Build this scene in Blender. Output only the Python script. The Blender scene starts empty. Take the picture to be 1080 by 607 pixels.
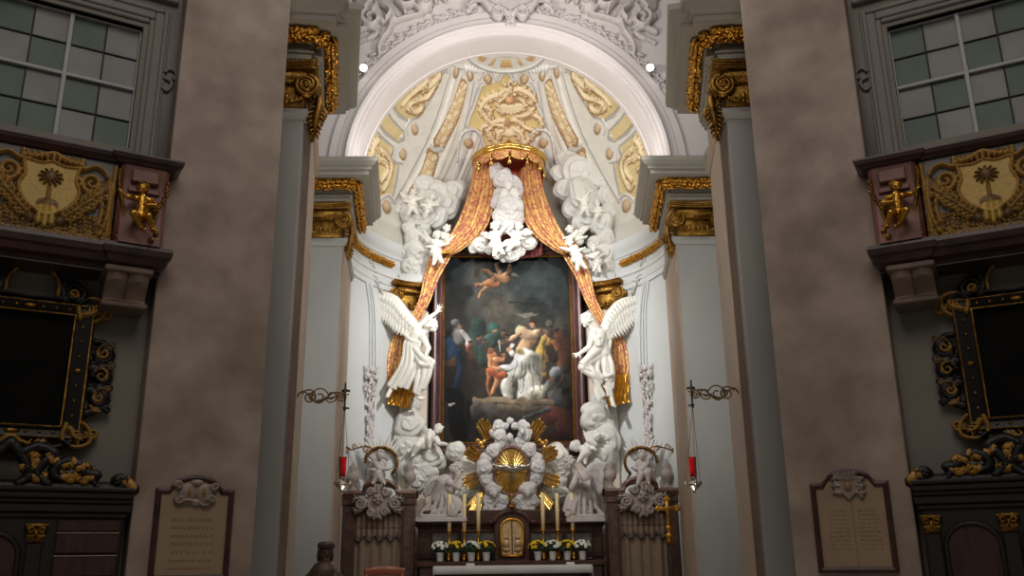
import bpy, math, random
import numpy as np
from mathutils import Vector, Matrix
random.seed(5)
RNG = np.random.default_rng(11)
SC = bpy.context.scene
COL = SC.collection
A = np.array
PI = math.pi

# ------------------------------------------------------------------ camera
FPX = 937.0
CX, PITCH, ROLL, YAW = -0.26, math.radians(16.6), math.radians(0.66), math.radians(1.17)
CO = A([CX, 0.0, 1.6])
FW = A([math.sin(YAW)*math.cos(PITCH), math.cos(YAW)*math.cos(PITCH), math.sin(PITCH)])
_rt = A([math.cos(YAW), -math.sin(YAW), 0.0])
_up = np.cross(_rt, FW)
RT = _rt*math.cos(ROLL) - _up*math.sin(ROLL)
UP = np.cross(RT, FW)
cam = bpy.data.cameras.new('camera')
cam.sensor_width = 36.0
cam.sensor_fit = 'HORIZONTAL'
cam.lens = FPX/1080*36
cam.clip_end = 200
camo = bpy.data.objects.new('camera', cam)
COL.objects.link(camo)
m = Matrix.Identity(4)
for i in range(3):
    m[i][0], m[i][1], m[i][2], m[i][3] = RT[i], UP[i], -FW[i], CO[i]
camo.matrix_world = m
SC.camera = camo

def ray(px, py):
    return FW + RT*((px-540)/FPX) - UP*((py-303.5)/FPX)
def at(px, py, Y):
    """the point of the place at depth Y that the photograph shows at (px, py)"""
    d = ray(px, py)
    return CO + d*((Y-CO[1])/d[1])
def atsphere(px, py, c, r):
    d = ray(px, py); d = d/np.linalg.norm(d)
    oc = CO-A(c); b = d@oc; q = b*b-(oc@oc-r*r)
    return CO + d*(-b+math.sqrt(max(q, 0)))
def atcyl(px, py, c, r):
    d = ray(px, py); d2 = d[:2]; oc = CO[:2]-A(c)[:2]
    a = d2@d2; b = d2@oc; q = b*b-a*(oc@oc-r*r)
    return CO + d*((-b+math.sqrt(max(q, 0)))/a)

# ------------------------------------------------------------------ materials
def lin(c):
    c = A(c, float)/255.0
    return np.where(c <= 0.04045, c/12.92, ((c+0.055)/1.055)**2.4)
MATS = {}
def mat(name, col, rough=0.6, metal=0.0, var=0.15, scale=6.0, bump=0.0, bscale=40.0, col2=None, spec=0.5, detail=4.0, attr=False, contrast=(0.3, 0.7), stretch=None):
    """col / col2: sRGB 0-255 colours mixed by a noise"""
    m = bpy.data.materials.new(name); m.use_nodes = True
    nt = m.node_tree; N = nt.nodes; L = nt.links
    b = N['Principled BSDF']
    b.inputs['Roughness'].default_value = rough
    b.inputs['Metallic'].default_value = metal
    b.inputs['Specular IOR Level'].default_value = spec
    tc = N.new('ShaderNodeTexCoord')
    src = tc.outputs['Object']
    if stretch:
        mp = N.new('ShaderNodeMapping'); mp.inputs['Scale'].default_value = stretch
        L.new(src, mp.inputs['Vector']); src = mp.outputs['Vector']
    nz = N.new('ShaderNodeTexNoise'); nz.inputs['Scale'].default_value = scale; nz.inputs['Detail'].default_value = detail
    L.new(src, nz.inputs['Vector'])
    rp = N.new('ShaderNodeValToRGB')
    rp.color_ramp.elements[0].position = contrast[0]; rp.color_ramp.elements[1].position = contrast[1]
    c = lin(col); c2 = lin(col2) if col2 is not None else c*(1-var)
    rp.color_ramp.elements[0].color = (*c2, 1); rp.color_ramp.elements[1].color = (*c, 1)
    L.new(nz.outputs['Fac'], rp.inputs['Fac'])
    if attr:
        at_ = N.new('ShaderNodeAttribute'); at_.attribute_name = 'Col'
        rp.color_ramp.elements[0].color = (1-var, 1-var, 1-var, 1); rp.color_ramp.elements[1].color = (1, 1, 1, 1)
        mx = N.new('ShaderNodeMix'); mx.data_type = 'RGBA'; mx.blend_type = 'MULTIPLY'
        mx.inputs[0].default_value = 1.0
        L.new(at_.outputs['Color'], mx.inputs[6]); L.new(rp.outputs['Color'], mx.inputs[7])
        L.new(mx.outputs[2], b.inputs['Base Color'])
    else:
        L.new(rp.outputs['Color'], b.inputs['Base Color'])
    if bump:
        n2 = N.new('ShaderNodeTexNoise'); n2.inputs['Scale'].default_value = bscale; n2.inputs['Detail'].default_value = 3
        L.new(src, n2.inputs['Vector'])
        bp = N.new('ShaderNodeBump'); bp.inputs['Strength'].default_value = bump; bp.inputs['Distance'].default_value = 0.02
        L.new(n2.outputs['Fac'], bp.inputs['Height']); L.new(bp.outputs['Normal'], b.inputs['Normal'])
    MATS[name] = m
    return m
def emit(name, col, strength):
    m = bpy.data.materials.new(name); m.use_nodes = True
    b = m.node_tree.nodes['Principled BSDF']
    b.inputs['Base Color'].default_value = (*lin(col), 1)
    b.inputs['Emission Color'].default_value = (*lin(col), 1)
    b.inputs['Emission Strength'].default_value = strength
    MATS[name] = m
    return m

M_ = MATS
mat('pier_stucco', (178, 158, 144), 0.62, col2=(136, 116, 102), scale=2.2, detail=12, contrast=(0.3, 0.7), bump=0.15, bscale=9)
mat('bay_wall', (142, 136, 124), 0.75, var=0.12, scale=1.5)
mat('grey_stucco', (152, 151, 146), 0.55, var=0.1, scale=1.6, stretch=(1, 1, 0.5))
mat('beige_marble', (176, 156, 138), 0.55, col2=(150, 128, 112), scale=3, stretch=(6, 6, 0.7), contrast=(0.25, 0.5))
mat('brown_marble', (128, 104, 90), 0.55, col2=(104, 84, 72), scale=3, stretch=(3, 3, 0.6))
mat('entablature_grey', (150, 145, 134), 0.6, var=0.07, scale=2)
mat('arch_stucco', (212, 204, 200), 0.75, var=0.05, scale=2)
mat('relief_stucco', (200, 192, 188), 0.75, var=0.07, scale=7)
mat('apse_wall', (206, 209, 208), 0.7, var=0.06, scale=1.5)
mat('cream_stucco', (228, 212, 196), 0.7, col2=(214, 196, 182), scale=2)
mat('fresco', (255, 255, 255), 0.8, var=0.1, scale=5, attr=True)
mat('canvas_paint', (255, 255, 255), 0.6, var=0.12, scale=40, attr=True, spec=0.12)
mat('relief_paint', (255, 255, 255), 0.45, var=0.15, scale=20, attr=True, bump=0.2, bscale=60)
mat('gold', (222, 170, 74), 0.3, 1.0, col2=(176, 122, 44), scale=9, bump=0.25, bscale=60)
mat('dark_gold', (172, 130, 62), 0.34, 1.0, col2=(104, 72, 30), scale=12, bump=0.4, bscale=70)
mat('bright_gold', (236, 200, 120), 0.22, 1.0, col2=(206, 156, 66), scale=9, bump=0.15, bscale=50)
mat('silver', (214, 206, 190), 0.28, 1.0, col2=(160, 150, 134), scale=14, bump=0.2)
mat('white_statue', (226, 223, 213), 0.5, var=0.05, scale=4)
mat('cloud_white', (212, 210, 203), 0.65, var=0.06, scale=4)
mat('cloud_grey', (206, 202, 198), 0.65, var=0.08, scale=4)
mat('glory_grey', (200, 195, 193), 0.6, var=0.12, scale=6)
mat('angel_grey', (194, 185, 180), 0.6, var=0.15, scale=6)
mat('door_grey', (160, 148, 140), 0.65, var=0.2, scale=8)
mat('frame_brown', (92, 56, 52), 0.35, col2=(60, 34, 34), scale=5, stretch=(4, 4, 1))
mat('gap_shade', (20, 18, 18), 0.8)  # near-black that paints the shade of the recess behind the frame
mat('altar_marble', (84, 56, 42), 0.35, col2=(48, 31, 25), scale=9, detail=8)
mat('altar_panel', (112, 106, 100), 0.4, col2=(74, 66, 61), scale=12)
mat('altar_wood', (80, 48, 34), 0.4, col2=(54, 31, 23), scale=5, stretch=(1, 1, 5))
mat('door_marble', (92, 66, 54), 0.4, col2=(50, 32, 27), scale=10, detail=8)
mat('door_cornice', (118, 84, 66), 0.4, col2=(86, 58, 45), scale=6)
mat('curtain_beige', (136, 116, 98), 0.85, var=0.12, scale=8)
mat('cloth_white', (204, 200, 197), 0.8, var=0.04, scale=8)
mat('candle_wax', (236, 214, 160), 0.5, var=0.05)
mat('pot_white', (226, 224, 222), 0.5, var=0.03)
mat('leaf_green', (46, 66, 34), 0.6, var=0.4, scale=30)
mat('petal_white', (226, 230, 214), 0.6, var=0.08)
mat('petal_yellow', (236, 196, 22), 0.6, var=0.15, scale=20)
mat('red_glass', (190, 18, 30), 0.15, var=0.3, scale=12)
mat('iron', (52, 44, 38), 0.5, 0.6, var=0.3)
mat('iron_gilt', (120, 94, 60), 0.4, 0.8, var=0.3)
mat('dark_wood', (40, 30, 26), 0.5, col2=(26, 19, 17), scale=5, stretch=(1, 1, 4))
mat('red_wood', (74, 44, 36), 0.5, col2=(54, 30, 26), scale=5, stretch=(4, 4, 1))
mat('chair_wood', (150, 84, 56), 0.3, var=0.2, scale=6)
mat('balcony_marble', (74, 46, 40), 0.35, col2=(44, 26, 24), scale=6, detail=8)
mat('balcony_red', (140, 90, 76), 0.45, col2=(104, 62, 54), scale=5, detail=8)
mat('corbel_stone', (128, 106, 92), 0.6, col2=(96, 78, 68), scale=5)
mat('black_lacquer', (24, 21, 20), 0.4, var=0.2, spec=0.3)
mat('dark_canvas', (22, 19, 17), 0.7, col2=(11, 10, 9), scale=2.5, spec=0.08)
mat('champagne_gilt', (206, 180, 136), 0.4, 0.8, col2=(168, 140, 98), scale=20)
mat('plaque_frame', (82, 50, 40), 0.4, col2=(50, 30, 26), scale=8)
mat('plaque_stone', (152, 128, 104), 0.55, attr=True, var=0.15, scale=4)
mat('window_bar', (176, 176, 176), 0.5, var=0.04)
mat('window_lead', (26, 27, 27), 0.6)
mat('pane_green', (80, 102, 84), 0.45, col2=(64, 84, 70), scale=2.5)
mat('pane_white', (142, 140, 136), 0.45, col2=(120, 118, 116), scale=2.5)
mat('window_grey', (134, 130, 124), 0.6, var=0.06)
mat('floor_stone', (190, 184, 176), 0.5, col2=(166, 160, 152), scale=2)
mat('bust_wood', (92, 70, 54), 0.5, col2=(60, 44, 34), scale=8)
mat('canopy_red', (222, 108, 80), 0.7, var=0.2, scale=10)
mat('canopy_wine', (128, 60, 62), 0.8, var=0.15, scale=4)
emit('lamp_white', (255, 250, 242), 12.0)

def brocade(name, base, gold, scale):
    m = bpy.data.materials.new(name); m.use_nodes = True
    nt = m.node_tree; N = nt.nodes; L = nt.links; b = N['Principled BSDF']
    tc = N.new('ShaderNodeTexCoord')
    nz = N.new('ShaderNodeTexNoise'); nz.inputs['Scale'].default_value = scale; nz.inputs['Detail'].default_value = 2.5
    nz.inputs['Distortion'].default_value = 1.6
    L.new(tc.outputs['Object'], nz.inputs['Vector'])
    rp = N.new('ShaderNodeValToRGB'); rp.color_ramp.elements[0].position = 0.44; rp.color_ramp.elements[1].position = 0.52
    rp.color_ramp.elements[0].color = (*lin(base), 1); rp.color_ramp.elements[1].color = (*lin(gold), 1)
    L.new(nz.outputs['Fac'], rp.inputs['Fac']); L.new(rp.outputs['Color'], b.inputs['Base Color'])
    mr = N.new('ShaderNodeValToRGB'); mr.color_ramp.elements[0].position = 0.44; mr.color_ramp.elements[1].position = 0.52
    mr.color_ramp.elements[0].color = (0, 0, 0, 1); mr.color_ramp.elements[1].color = (0.45, 0.45, 0.45, 1)
    L.new(nz.outputs['Fac'], mr.inputs['Fac']); L.new(mr.outputs['Color'], b.inputs['Metallic'])
    b.inputs['Roughness'].default_value = 0.45
    bp = N.new('ShaderNodeBump'); bp.inputs['Strength'].default_value = 0.4; bp.inputs['Distance'].default_value = 0.01
    L.new(nz.outputs['Fac'], bp.inputs['Height']); L.new(bp.outputs['Normal'], b.inputs['Normal'])
    MATS[name] = m
brocade('brocade', (170, 90, 76), (216, 172, 102), 12.0)

# ------------------------------------------------------------------ mesh building
def nrm(v):
    v = A(v, float); return v/(np.linalg.norm(v)+1e-12)
def cat(pts, k=6, closed=False):
    """smooth curve through the points"""
    P = A(pts, float); n = len(P); out = []
    rngi = range(n if closed else n-1)
    for i in rngi:
        g = (lambda j: P[j % n]) if closed else (lambda j: P[min(max(j, 0), n-1)])
        p0, p1, p2, p3 = g(i-1), g(i), g(i+1), g(i+2)
        for t in np.arange(k)/k:
            out.append(0.5*((2*p1)+(-p0+p2)*t+(2*p0-5*p1+4*p2-p3)*t*t+(-p0+3*p1-3*p2+p3)*t**3))
    if not closed: out.append(P[-1])
    return A(out)
def basis(d):
    d = nrm(d); a = A([0, 0, 1.0]) if abs(d[2]) < 0.9 else A([0, 1.0, 0])
    u = nrm(np.cross(a, d)); return u, np.cross(d, u), d
class MB:
    def __init__(s, M=None, flip=False):
        s.v = []; s.f = []; s.n = 0; s.M = M; s.flip = flip; s.col = []
    def add(s, V, F, col=None):
        V = A(V, float).reshape(-1, 3)
        if s.M is not None: V = s.M(V)
        s.v.append(V); o = s.n
        if s.flip: s.f.extend([tuple(i+o for i in reversed(q)) for q in F])
        else: s.f.extend([tuple(i+o for i in q) for q in F])
        s.n += len(V)
        if col is not None: s.col.append(np.broadcast_to(A(col, float), (len(V), 3)))
        return s
    def grid(s, V, cu=False, cv=False, col=None, keep=None):
        V = A(V, float); nu, nv = V.shape[:2]
        I = np.arange(nu*nv).reshape(nu, nv)
        if cu: I = np.vstack([I, I[:1]])
        if cv: I = np.hstack([I, I[:, :1]])
        q = np.stack([I[:-1, :-1], I[1:, :-1], I[1:, 1:], I[:-1, 1:]], -1)
        if keep is not None: q = q[keep]
        F = [tuple(x) for x in q.reshape(-1, 4).tolist()]
        return s.add(V.reshape(-1, 3), F, None if col is None else A(col).reshape(-1, 3))
    def box(s, x0, x1, y0, y1, z0, z1):
        V = [(x, y, z) for x in (x0, x1) for y in (y0, y1) for z in (z0, z1)]
        return s.add(V, [(0, 1, 3, 2), (4, 6, 7, 5), (0, 4, 5, 1), (2, 3, 7, 6), (0, 2, 6, 4), (1, 5, 7, 3)])
    def bbox(s, x0, x1, y0, y1, z0, z1, b=0.01):
        """box with chamfered edges"""
        def ring(z, e):
            return [(x0+e+b, y0+e, z), (x1-e-b, y0+e, z), (x1-e, y0+e+b, z), (x1-e, y1-e-b, z), (x1-e-b, y1-e, z), (x0+e+b, y1-e, z), (x0+e, y1-e-b, z), (x0+e, y0+e+b, z)]
        R_ = [ring(z0, b), ring(z0+b, 0), ring(z1-b, 0), ring(z1, b)]
        V = [p for r in R_ for p in r]; F = [tuple(range(7, -1, -1)), tuple(range(24, 32))]
        for k in range(3):
            for i in range(8):
                j = (i+1) % 8; F.append((k*8+i, k*8+j, k*8+8+j, k*8+8+i))
        return s.add(V, F)
    def tube(s, pts, rad, n=8, caps=True, flat=1.0, up=None, closed=False):
        P = A(pts, float); k = len(P); r = np.broadcast_to(A(rad, float), (k,))
        T = np.gradient(P, axis=0) if not closed else np.roll(P, -1, 0)-np.roll(P, 1, 0)
        T /= np.linalg.norm(T, axis=1)[:, None]+1e-12
        if up is not None: a = A(up, float)
        else: a = np.eye(3)[np.argmin(np.abs(T[0]))]
        N_ = nrm(a-T[0]*(a@T[0])); rings = []
        th = np.arange(n)*2*PI/n
        for i in range(k):
            if up is not None: N_ = a-T[i]*(a@T[i])
            else: N_ = N_-T[i]*(N_@T[i])
            N_ = nrm(N_); B_ = np.cross(T[i], N_)
            rings.append(P[i]+r[i]*(np.cos(th)[:, None]*B_+flat*np.sin(th)[:, None]*N_))
        V = A(rings).reshape(-1, 3); F = []
        for i in range(k if closed else k-1):
            i2 = (i+1) % k
            for j in range(n):
                j2 = (j+1) % n; F.append((i*n+j, i*n+j2, i2*n+j2, i2*n+j))
        if caps and not closed:
            F.append(tuple(range(n-1, -1, -1))); F.append(tuple((k-1)*n+j for j in range(n)))
        return s.add(V, F)
    def cap(s, a, b, ra, rb, n=10):
        """tapered limb with rounded ends"""
        a = A(a, float); b = A(b, float); d = b-a; L = np.linalg.norm(d); d = d/(L+1e-9)
        pts = [a-d*ra*0.98, a-d*ra*0.75, a-d*ra*0.35, a, (a+b)/2, b, b+d*rb*0.35, b+d*rb*0.75, b+d*rb*0.98]
        rad = [ra*0.2, ra*0.66, ra*0.94, ra, (ra+rb)/2, rb, rb*0.94, rb*0.66, rb*0.2]
        return s.tube(pts, rad, n)
    def lathe(s, prof, o=(0, 0, 0), n=20, cu=False):
        p = A(prof, float); th = np.arange(n)*2*PI/n
        V = np.stack([np.outer(p[:, 0], np.cos(th))+o[0], np.outer(p[:, 0], np.sin(th))+o[1], np.repeat(p[:, 1:2], n, 1)+o[2]], -1)
        k = len(p); F = []
        for i in range(k-1):
            for j in range(n):
                j2 = (j+1) % n; F.append((i*n+j, i*n+j2, (i+1)*n+j2, (i+1)*n+j))
        F.append(tuple(range(n-1, -1, -1))); F.append(tuple((k-1)*n+j for j in range(n)))
        return s.add(V, F)
    def ell(s, c, r, axes=None, nu=14, nv=9, fn=None):
        r = np.broadcast_to(A(r, float), (3,)); th = np.linspace(0, PI, nv); ph = np.arange(nu)*2*PI/nu
        T_, P_ = np.meshgrid(th, ph, indexing='ij')
        D = np.stack([np.sin(T_)*np.cos(P_), np.sin(T_)*np.sin(P_), np.cos(T_)], -1)
        if fn is not None: D = D*fn(T_, P_)[..., None]
        D = D*r
        if axes is not None: D = D@A(axes, float)
        D = D+A(c, float)
        V = np.concatenate([D[0, :1], D[1:-1].reshape(-1, 3), D[-1, :1]]); F = []
        for j in range(nu):
            j2 = (j+1) % nu; F.append((0, 1+j, 1+j2))
            for i in range(nv-3):
                F.append((1+i*nu+j, 1+(i+1)*nu+j, 1+(i+1)*nu+j2, 1+i*nu+j2))
            F.append((1+(nv-3)*nu+j, len(V)-1, 1+(nv-3)*nu+j2))
        return s.add(V, F)
    def prism(s, poly, y0, y1, ax='xz'):
        """outline in two axes, given a thickness along the third"""
        n = len(poly); V = []
        for y in (y0, y1):
            for a, b in poly:
                V.append((a, y, b) if ax == 'xz' else (a, b, y) if ax == 'xy' else (y, a, b))
        F = [tuple(range(n)), tuple(range(2*n-1, n-1, -1))]
        for i in range(n):
            j = (i+1) % n; F.append((i, n+i, n+j, j))
        return s.add(V, F)
    def sweep(s, path, prof, closed=False):
        """moulding: profile of (offset, z) run along a plan path, offset to its right-hand side"""
        P = A(path, float); n = len(P); nrmls = []
        for i in range(n):
            a = P[i]-P[i-1] if (i > 0 or closed) else P[1]-P[0]
            b = P[(i+1) % n]-P[i] if (i < n-1 or closed) else P[-1]-P[-2]
            a = a/np.linalg.norm(a); b = b/np.linalg.norm(b)
            na = A([a[1], -a[0]]); nb = A([b[1], -b[0]]); q = na+nb
            q = q/max((q@na), 0.35) if np.linalg.norm(q) > 1e-6 else na
            nrmls.append(q if (q@na) > 0 else na)
        V = [[(P[i][0]+nrmls[i][0]*o, P[i][1]+nrmls[i][1]*o, z) for o, z in prof] for i in range(n)]
        return s.grid(V, cu=closed)
    def build(s, name, m, parent=None, smooth=True, remesh=None, sm=0, auto=None):
        V = np.concatenate(s.v)
        if parent is not None: V = V-A(ORG[parent])
        me = bpy.data.meshes.new(name)
        me.from_pydata(V.tolist(), [], s.f)
        if isinstance(m, str): m = MATS[m]
        if remesh:
            tmp = bpy.data.objects.new('tmp', me); COL.objects.link(tmp)
            md = tmp.modifiers.new('r', 'REMESH'); md.mode = 'VOXEL'; md.voxel_size = remesh
            if sm:
                ms = tmp.modifiers.new('s', 'SMOOTH'); ms.factor = 0.5; ms.iterations = sm
            dg = bpy.context.evaluated_depsgraph_get()
            me2 = bpy.data.meshes.new_from_object(tmp.evaluated_get(dg))
            bpy.data.objects.remove(tmp); bpy.data.meshes.remove(me); me = me2; me.name = name
        me.materials.clear(); me.materials.append(m)
        me.polygons.foreach_set('use_smooth', [smooth]*len(me.polygons))
        if s.col and not remesh:
            C_ = np.concatenate(s.col); ca = me.color_attributes.new('Col', 'FLOAT_COLOR', 'POINT')
            ca.data.foreach_set('color', np.hstack([C_, np.ones((len(C_), 1))]).astype(np.float32).ravel())
        if smooth and auto:
            me.set_sharp_from_angle(angle=math.radians(auto))
        me.update()
        o = bpy.data.objects.new(name, me); COL.objects.link(o)
        if parent is not None:
            o.parent = parent; ORG[o] = ORG[parent]
        else: ORG[o] = A([0., 0, 0])
        return o
ORG = {}
def tag(o, label, category, group=None):
    o['label'] = label; o['category'] = category
    if group: o['group'] = group
    return o
def thing(name, label, category, loc=(0, 0, 0), group=None, local=False, rotz=0):
    o = bpy.data.objects.new(name, None); COL.objects.link(o)
    o.empty_display_size = 0.1
    o.location = tuple(map(float, loc)); o.rotation_euler = (0, 0, rotz)
    ORG[o] = A([0., 0, 0]) if local else A(loc, float)
    return tag(o, label, category, group)
def struct(o):
    o['kind'] = 'structure'; return o
def dup(root, loc, label=None):
    """a copy of a thing with copies of its parts and their sub-parts"""
    r = root.copy(); COL.objects.link(r); r.location = tuple(map(float, loc))
    if label: r['label'] = label
    for ch in list(root.children):
        c = ch.copy(); COL.objects.link(c); c.parent = r
        for g in list(ch.children):
            d = g.copy(); COL.objects.link(d); d.parent = c
    return r
def mirror(side):
    """things are laid out for the left side (side -1); side 1 is the other one"""
    return (None if side < 0 else (lambda V: V*A([-1., 1, 1]))), side > 0
def mb(side=-1): 
    M, f = mirror(side); return MB(M, f)
def mloc(side, p):
    return (p[0]*(-side), p[1], p[2])
WORD = {-1: 'left', 1: 'right'}

# ------------------------------------------------------------------ carved relief: heights and paint over a plane
class Relief:
    def __init__(s, u0, u1, v0, v1, step, base=0.0, col=(1, 1, 1)):
        s.nu = int((u1-u0)/step)+2; s.nv = int((v1-v0)/step)+2
        s.U, s.V = np.meshgrid(np.linspace(u0, u1, s.nu), np.linspace(v0, v1, s.nv), indexing='ij')
        s.H = np.full(s.U.shape, float(base)); s.C = np.empty(s.U.shape+(3,)); s.C[:] = lin(col) if max(col) > 1 else col
        s.K = np.zeros(s.U.shape, bool)
    def _put(s, mask, h, col, add):
        if add: s.H = np.where(mask, s.H+h, s.H)
        else: s.H = np.where(mask, np.maximum(s.H, h), s.H)
        s.K |= mask
        if col is not None: s.C[mask] = lin(col)
    def stroke(s, pts, r0, r1, h, col=None, add=False, k=6, groove=False):
        P = cat(pts, k) if k else A(pts, float); n = len(P)
        for i in range(n-1):
            a, b = P[i], P[i+1]; ra = r0+(r1-r0)*i/(n-1); rb = r0+(r1-r0)*(i+1)/(n-1); rm = max(ra, rb)
            x0, x1 = min(a[0], b[0])-rm, max(a[0], b[0])+rm; y0, y1 = min(a[1], b[1])-rm, max(a[1], b[1])+rm
            bb = (s.U >= x0) & (s.U <= x1) & (s.V >= y0) & (s.V <= y1)
            if not bb.any(): continue
            u, v = s.U[bb], s.V[bb]; d = b-a; L = d@d+1e-12
            t = np.clip(((u-a[0])*d[0]+(v-a[1])*d[1])/L, 0, 1)
            dist = np.hypot(u-a[0]-t*d[0], v-a[1]-t*d[1]); r = ra+(rb-ra)*t
            ins = dist < r
            hh = h*np.sqrt(np.clip(1-(dist/np.maximum(r, 1e-6))**2, 0, 1))
            if groove: s.H[bb] = np.where(ins, s.H[bb]-hh, s.H[bb])
            else: s.H[bb] = np.where(ins, np.maximum(s.H[bb], hh), s.H[bb])
            kk = s.K[bb]; s.K[bb] = kk | ins
            if col is not None:
                c = s.C[bb]; c[ins] = lin(col); s.C[bb] = c
        return s
    def blob(s, u, v, ru, rv, h, col=None, rot=0, base=0.0):
        c, n = math.cos(rot), math.sin(rot)
        x = ((s.U-u)*c+(s.V-v)*n)/ru; y = (-(s.U-u)*n+(s.V-v)*c)/rv
        q = 1-x*x-y*y; mk = q > 0
        s._put(mk, base+h*np.sqrt(np.clip(q, 0, 1)), col, False)
        return s
    def inside(s, poly):
        P = A(poly, float); ins = np.zeros(s.U.shape, bool); n = len(P)
        for i in range(n):
            (x0, y0), (x1, y1) = P[i], P[(i+1) % n]
            c = ((y0 > s.V) != (y1 > s.V)) & (s.U < (x1-x0)*(s.V-y0)/((y1-y0) if abs(y1-y0) > 1e-12 else 1e-12)+x0)
            ins ^= c
        return ins
    def poly(s, P, h, col=None, setto=True):
        mk = s.inside(P)
        if setto: s.H = np.where(mk, h, s.H)
        else: s.H = np.where(mk, np.maximum(s.H, h), s.H)
        s.K |= mk
        if col is not None: s.C[mk] = lin(col)
        return s
    def scroll(s, c, r, turns, a0, w0, w1, h, col=None, d=1, tail=None):
        """spiral volute; tail = points that lead into it"""
        t = np.linspace(0, 1, int(14*turns)+4); rr = r*(1-0.86*t); an = a0+d*t*turns*2*PI
        P = np.stack([c[0]+rr*np.cos(an), c[1]+rr*np.sin(an)], -1)
        if tail is not None: P = np.vstack([cat(list(tail)+[P[0]], 6)[:-1], P])
        return s.stroke(P, w0, w1, h, col, k=0)
    def leaf(s, a, b, w, h, col=None, bend=0.2, lobes=3):
        """acanthus leaf from a to b"""
        a = A(a, float); b = A(b, float); d = b-a; n = A([-d[1], d[0]])
        mid = (a+b)/2+n*bend
        s.stroke([a, mid, b], w*0.5, w*0.16, h, col)
        for i in range(1, lobes+1):
            t = i/(lobes+1); p = (1-t)**2*a+2*t*(1-t)*mid+t*t*b
            for sg in (-1, 1):
                q = p+nrm(d)*w*0.75+nrm(n)*sg*w*0.8
                s.stroke([p, (p+q)/2+nrm(n)*sg*w*0.15, q], w*0.3, w*0.1, h*0.8, col, k=3)
        return s
    def build(s, name, m, parent, fmap, cut=False, rough=0.0, flip=False):
        H = s.H
        if rough: H = H+rough*(RNG.random(H.shape)-0.5)*(s.K if cut else 1)
        V = fmap(s.U, s.V, H); q = MB(flip=flip)
        keep = None
        if cut:
            K = s.K.copy(); E = K.copy()
            E[1:] |= K[:-1]; E[:-1] |= K[1:]; E[:, 1:] |= K[:, :-1]; E[:, :-1] |= K[:, 1:]
            keep = E[:-1, :-1] & E[1:, :-1] & E[1:, 1:] & E[:-1, 1:]
        q.grid(V, col=s.C, keep=keep)
        if cut:
            me_used = sorted({i for f in q.f for i in f}); rm = {o: i for i, o in enumerate(me_used)}
            q.v = [np.concatenate(q.v)[me_used]]; q.col = [np.concatenate(q.col)[me_used]]
            q.f = [tuple(rm[i] for i in f) for f in q.f]; q.n = len(me_used)
        return q.build(name, m, parent)

# ------------------------------------------------------------------ figures
def head(q, c, r, face, up=(0, 0, 1)):
    c = A(c, float); f = nrm(face); u = A(up, float); u = nrm(u-f*(u@f)); sd = np.cross(f, u); ax = [sd, f, u]
    q.ell(c-f*0.08*r+u*0.12*r, (0.8*r, 0.92*r, 0.9*r), ax)
    q.ell(c+f*0.22*r-u*0.38*r, (0.6*r, 0.62*r, 0.56*r), ax)
    q.ell(c+f*0.62*r-u*0.8*r, 0.19*r, ax)
    q.cap(c+f*0.84*r+u*0.12*r, c+f*1.02*r-u*0.2*r, 0.09*r, 0.15*r, 6)
    q.cap(c+f*0.76*r+u*0.24*r-sd*0.36*r, c+f*0.76*r+u*0.24*r+sd*0.36*r, 0.13*r, 0.13*r, 6)
    q.cap(c+f*0.79*r-u*0.48*r-sd*0.14*r, c+f*0.79*r-u*0.48*r+sd*0.14*r, 0.08*r, 0.08*r, 6)
    for g in (-1, 1):
        q.ell(c+f*0.58*r-u*0.24*r+sd*g*0.36*r, 0.27*r, ax, 8, 6)
        q.ell(c+f*0.78*r+u*0.04*r+sd*g*0.3*r, 0.1*r, ax, 8, 6)
        q.ell(c-f*0.05*r-u*0.08*r+sd*g*0.8*r, (0.1*r, 0.16*r, 0.24*r), ax, 8, 6)
def hair(q, c, r, face, up=(0, 0, 1), n=26, long=0.0, seed=1):
    rg = np.random.default_rng(seed); c = A(c, float); f = nrm(face); u = A(up, float); u = nrm(u-f*(u@f)); sd = np.cross(f, u)
    k = 0
    while k < n:
        d = nrm(rg.normal(size=3))
        if d[1] > 0.45 and d[2] < 0.5: continue
        if d[2] < -0.45: continue
        p = c+(sd*d[0]*0.82+f*(d[1]*0.9-0.06)+u*(d[2]*0.9+0.16))*r
        s_ = r*(0.2+0.1*rg.random())
        q.ell(p, s_, None, 8, 6); k += 1
    q.ell(c-f*0.14*r+u*0.2*r, (0.84*r, 0.9*r, 0.86*r), [sd, f, u])
    if long:
        for i in range(7):
            a = (i-3)*0.3; p = c-f*0.55*r+sd*a*1.6*r
            q.tube(cat([p, p-u*long*0.5*r-f*0.2*r, p-u*long*r+sd*0.2*a*r], 4), np.linspace(0.24, 0.1, 9)*r, 6)
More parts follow.
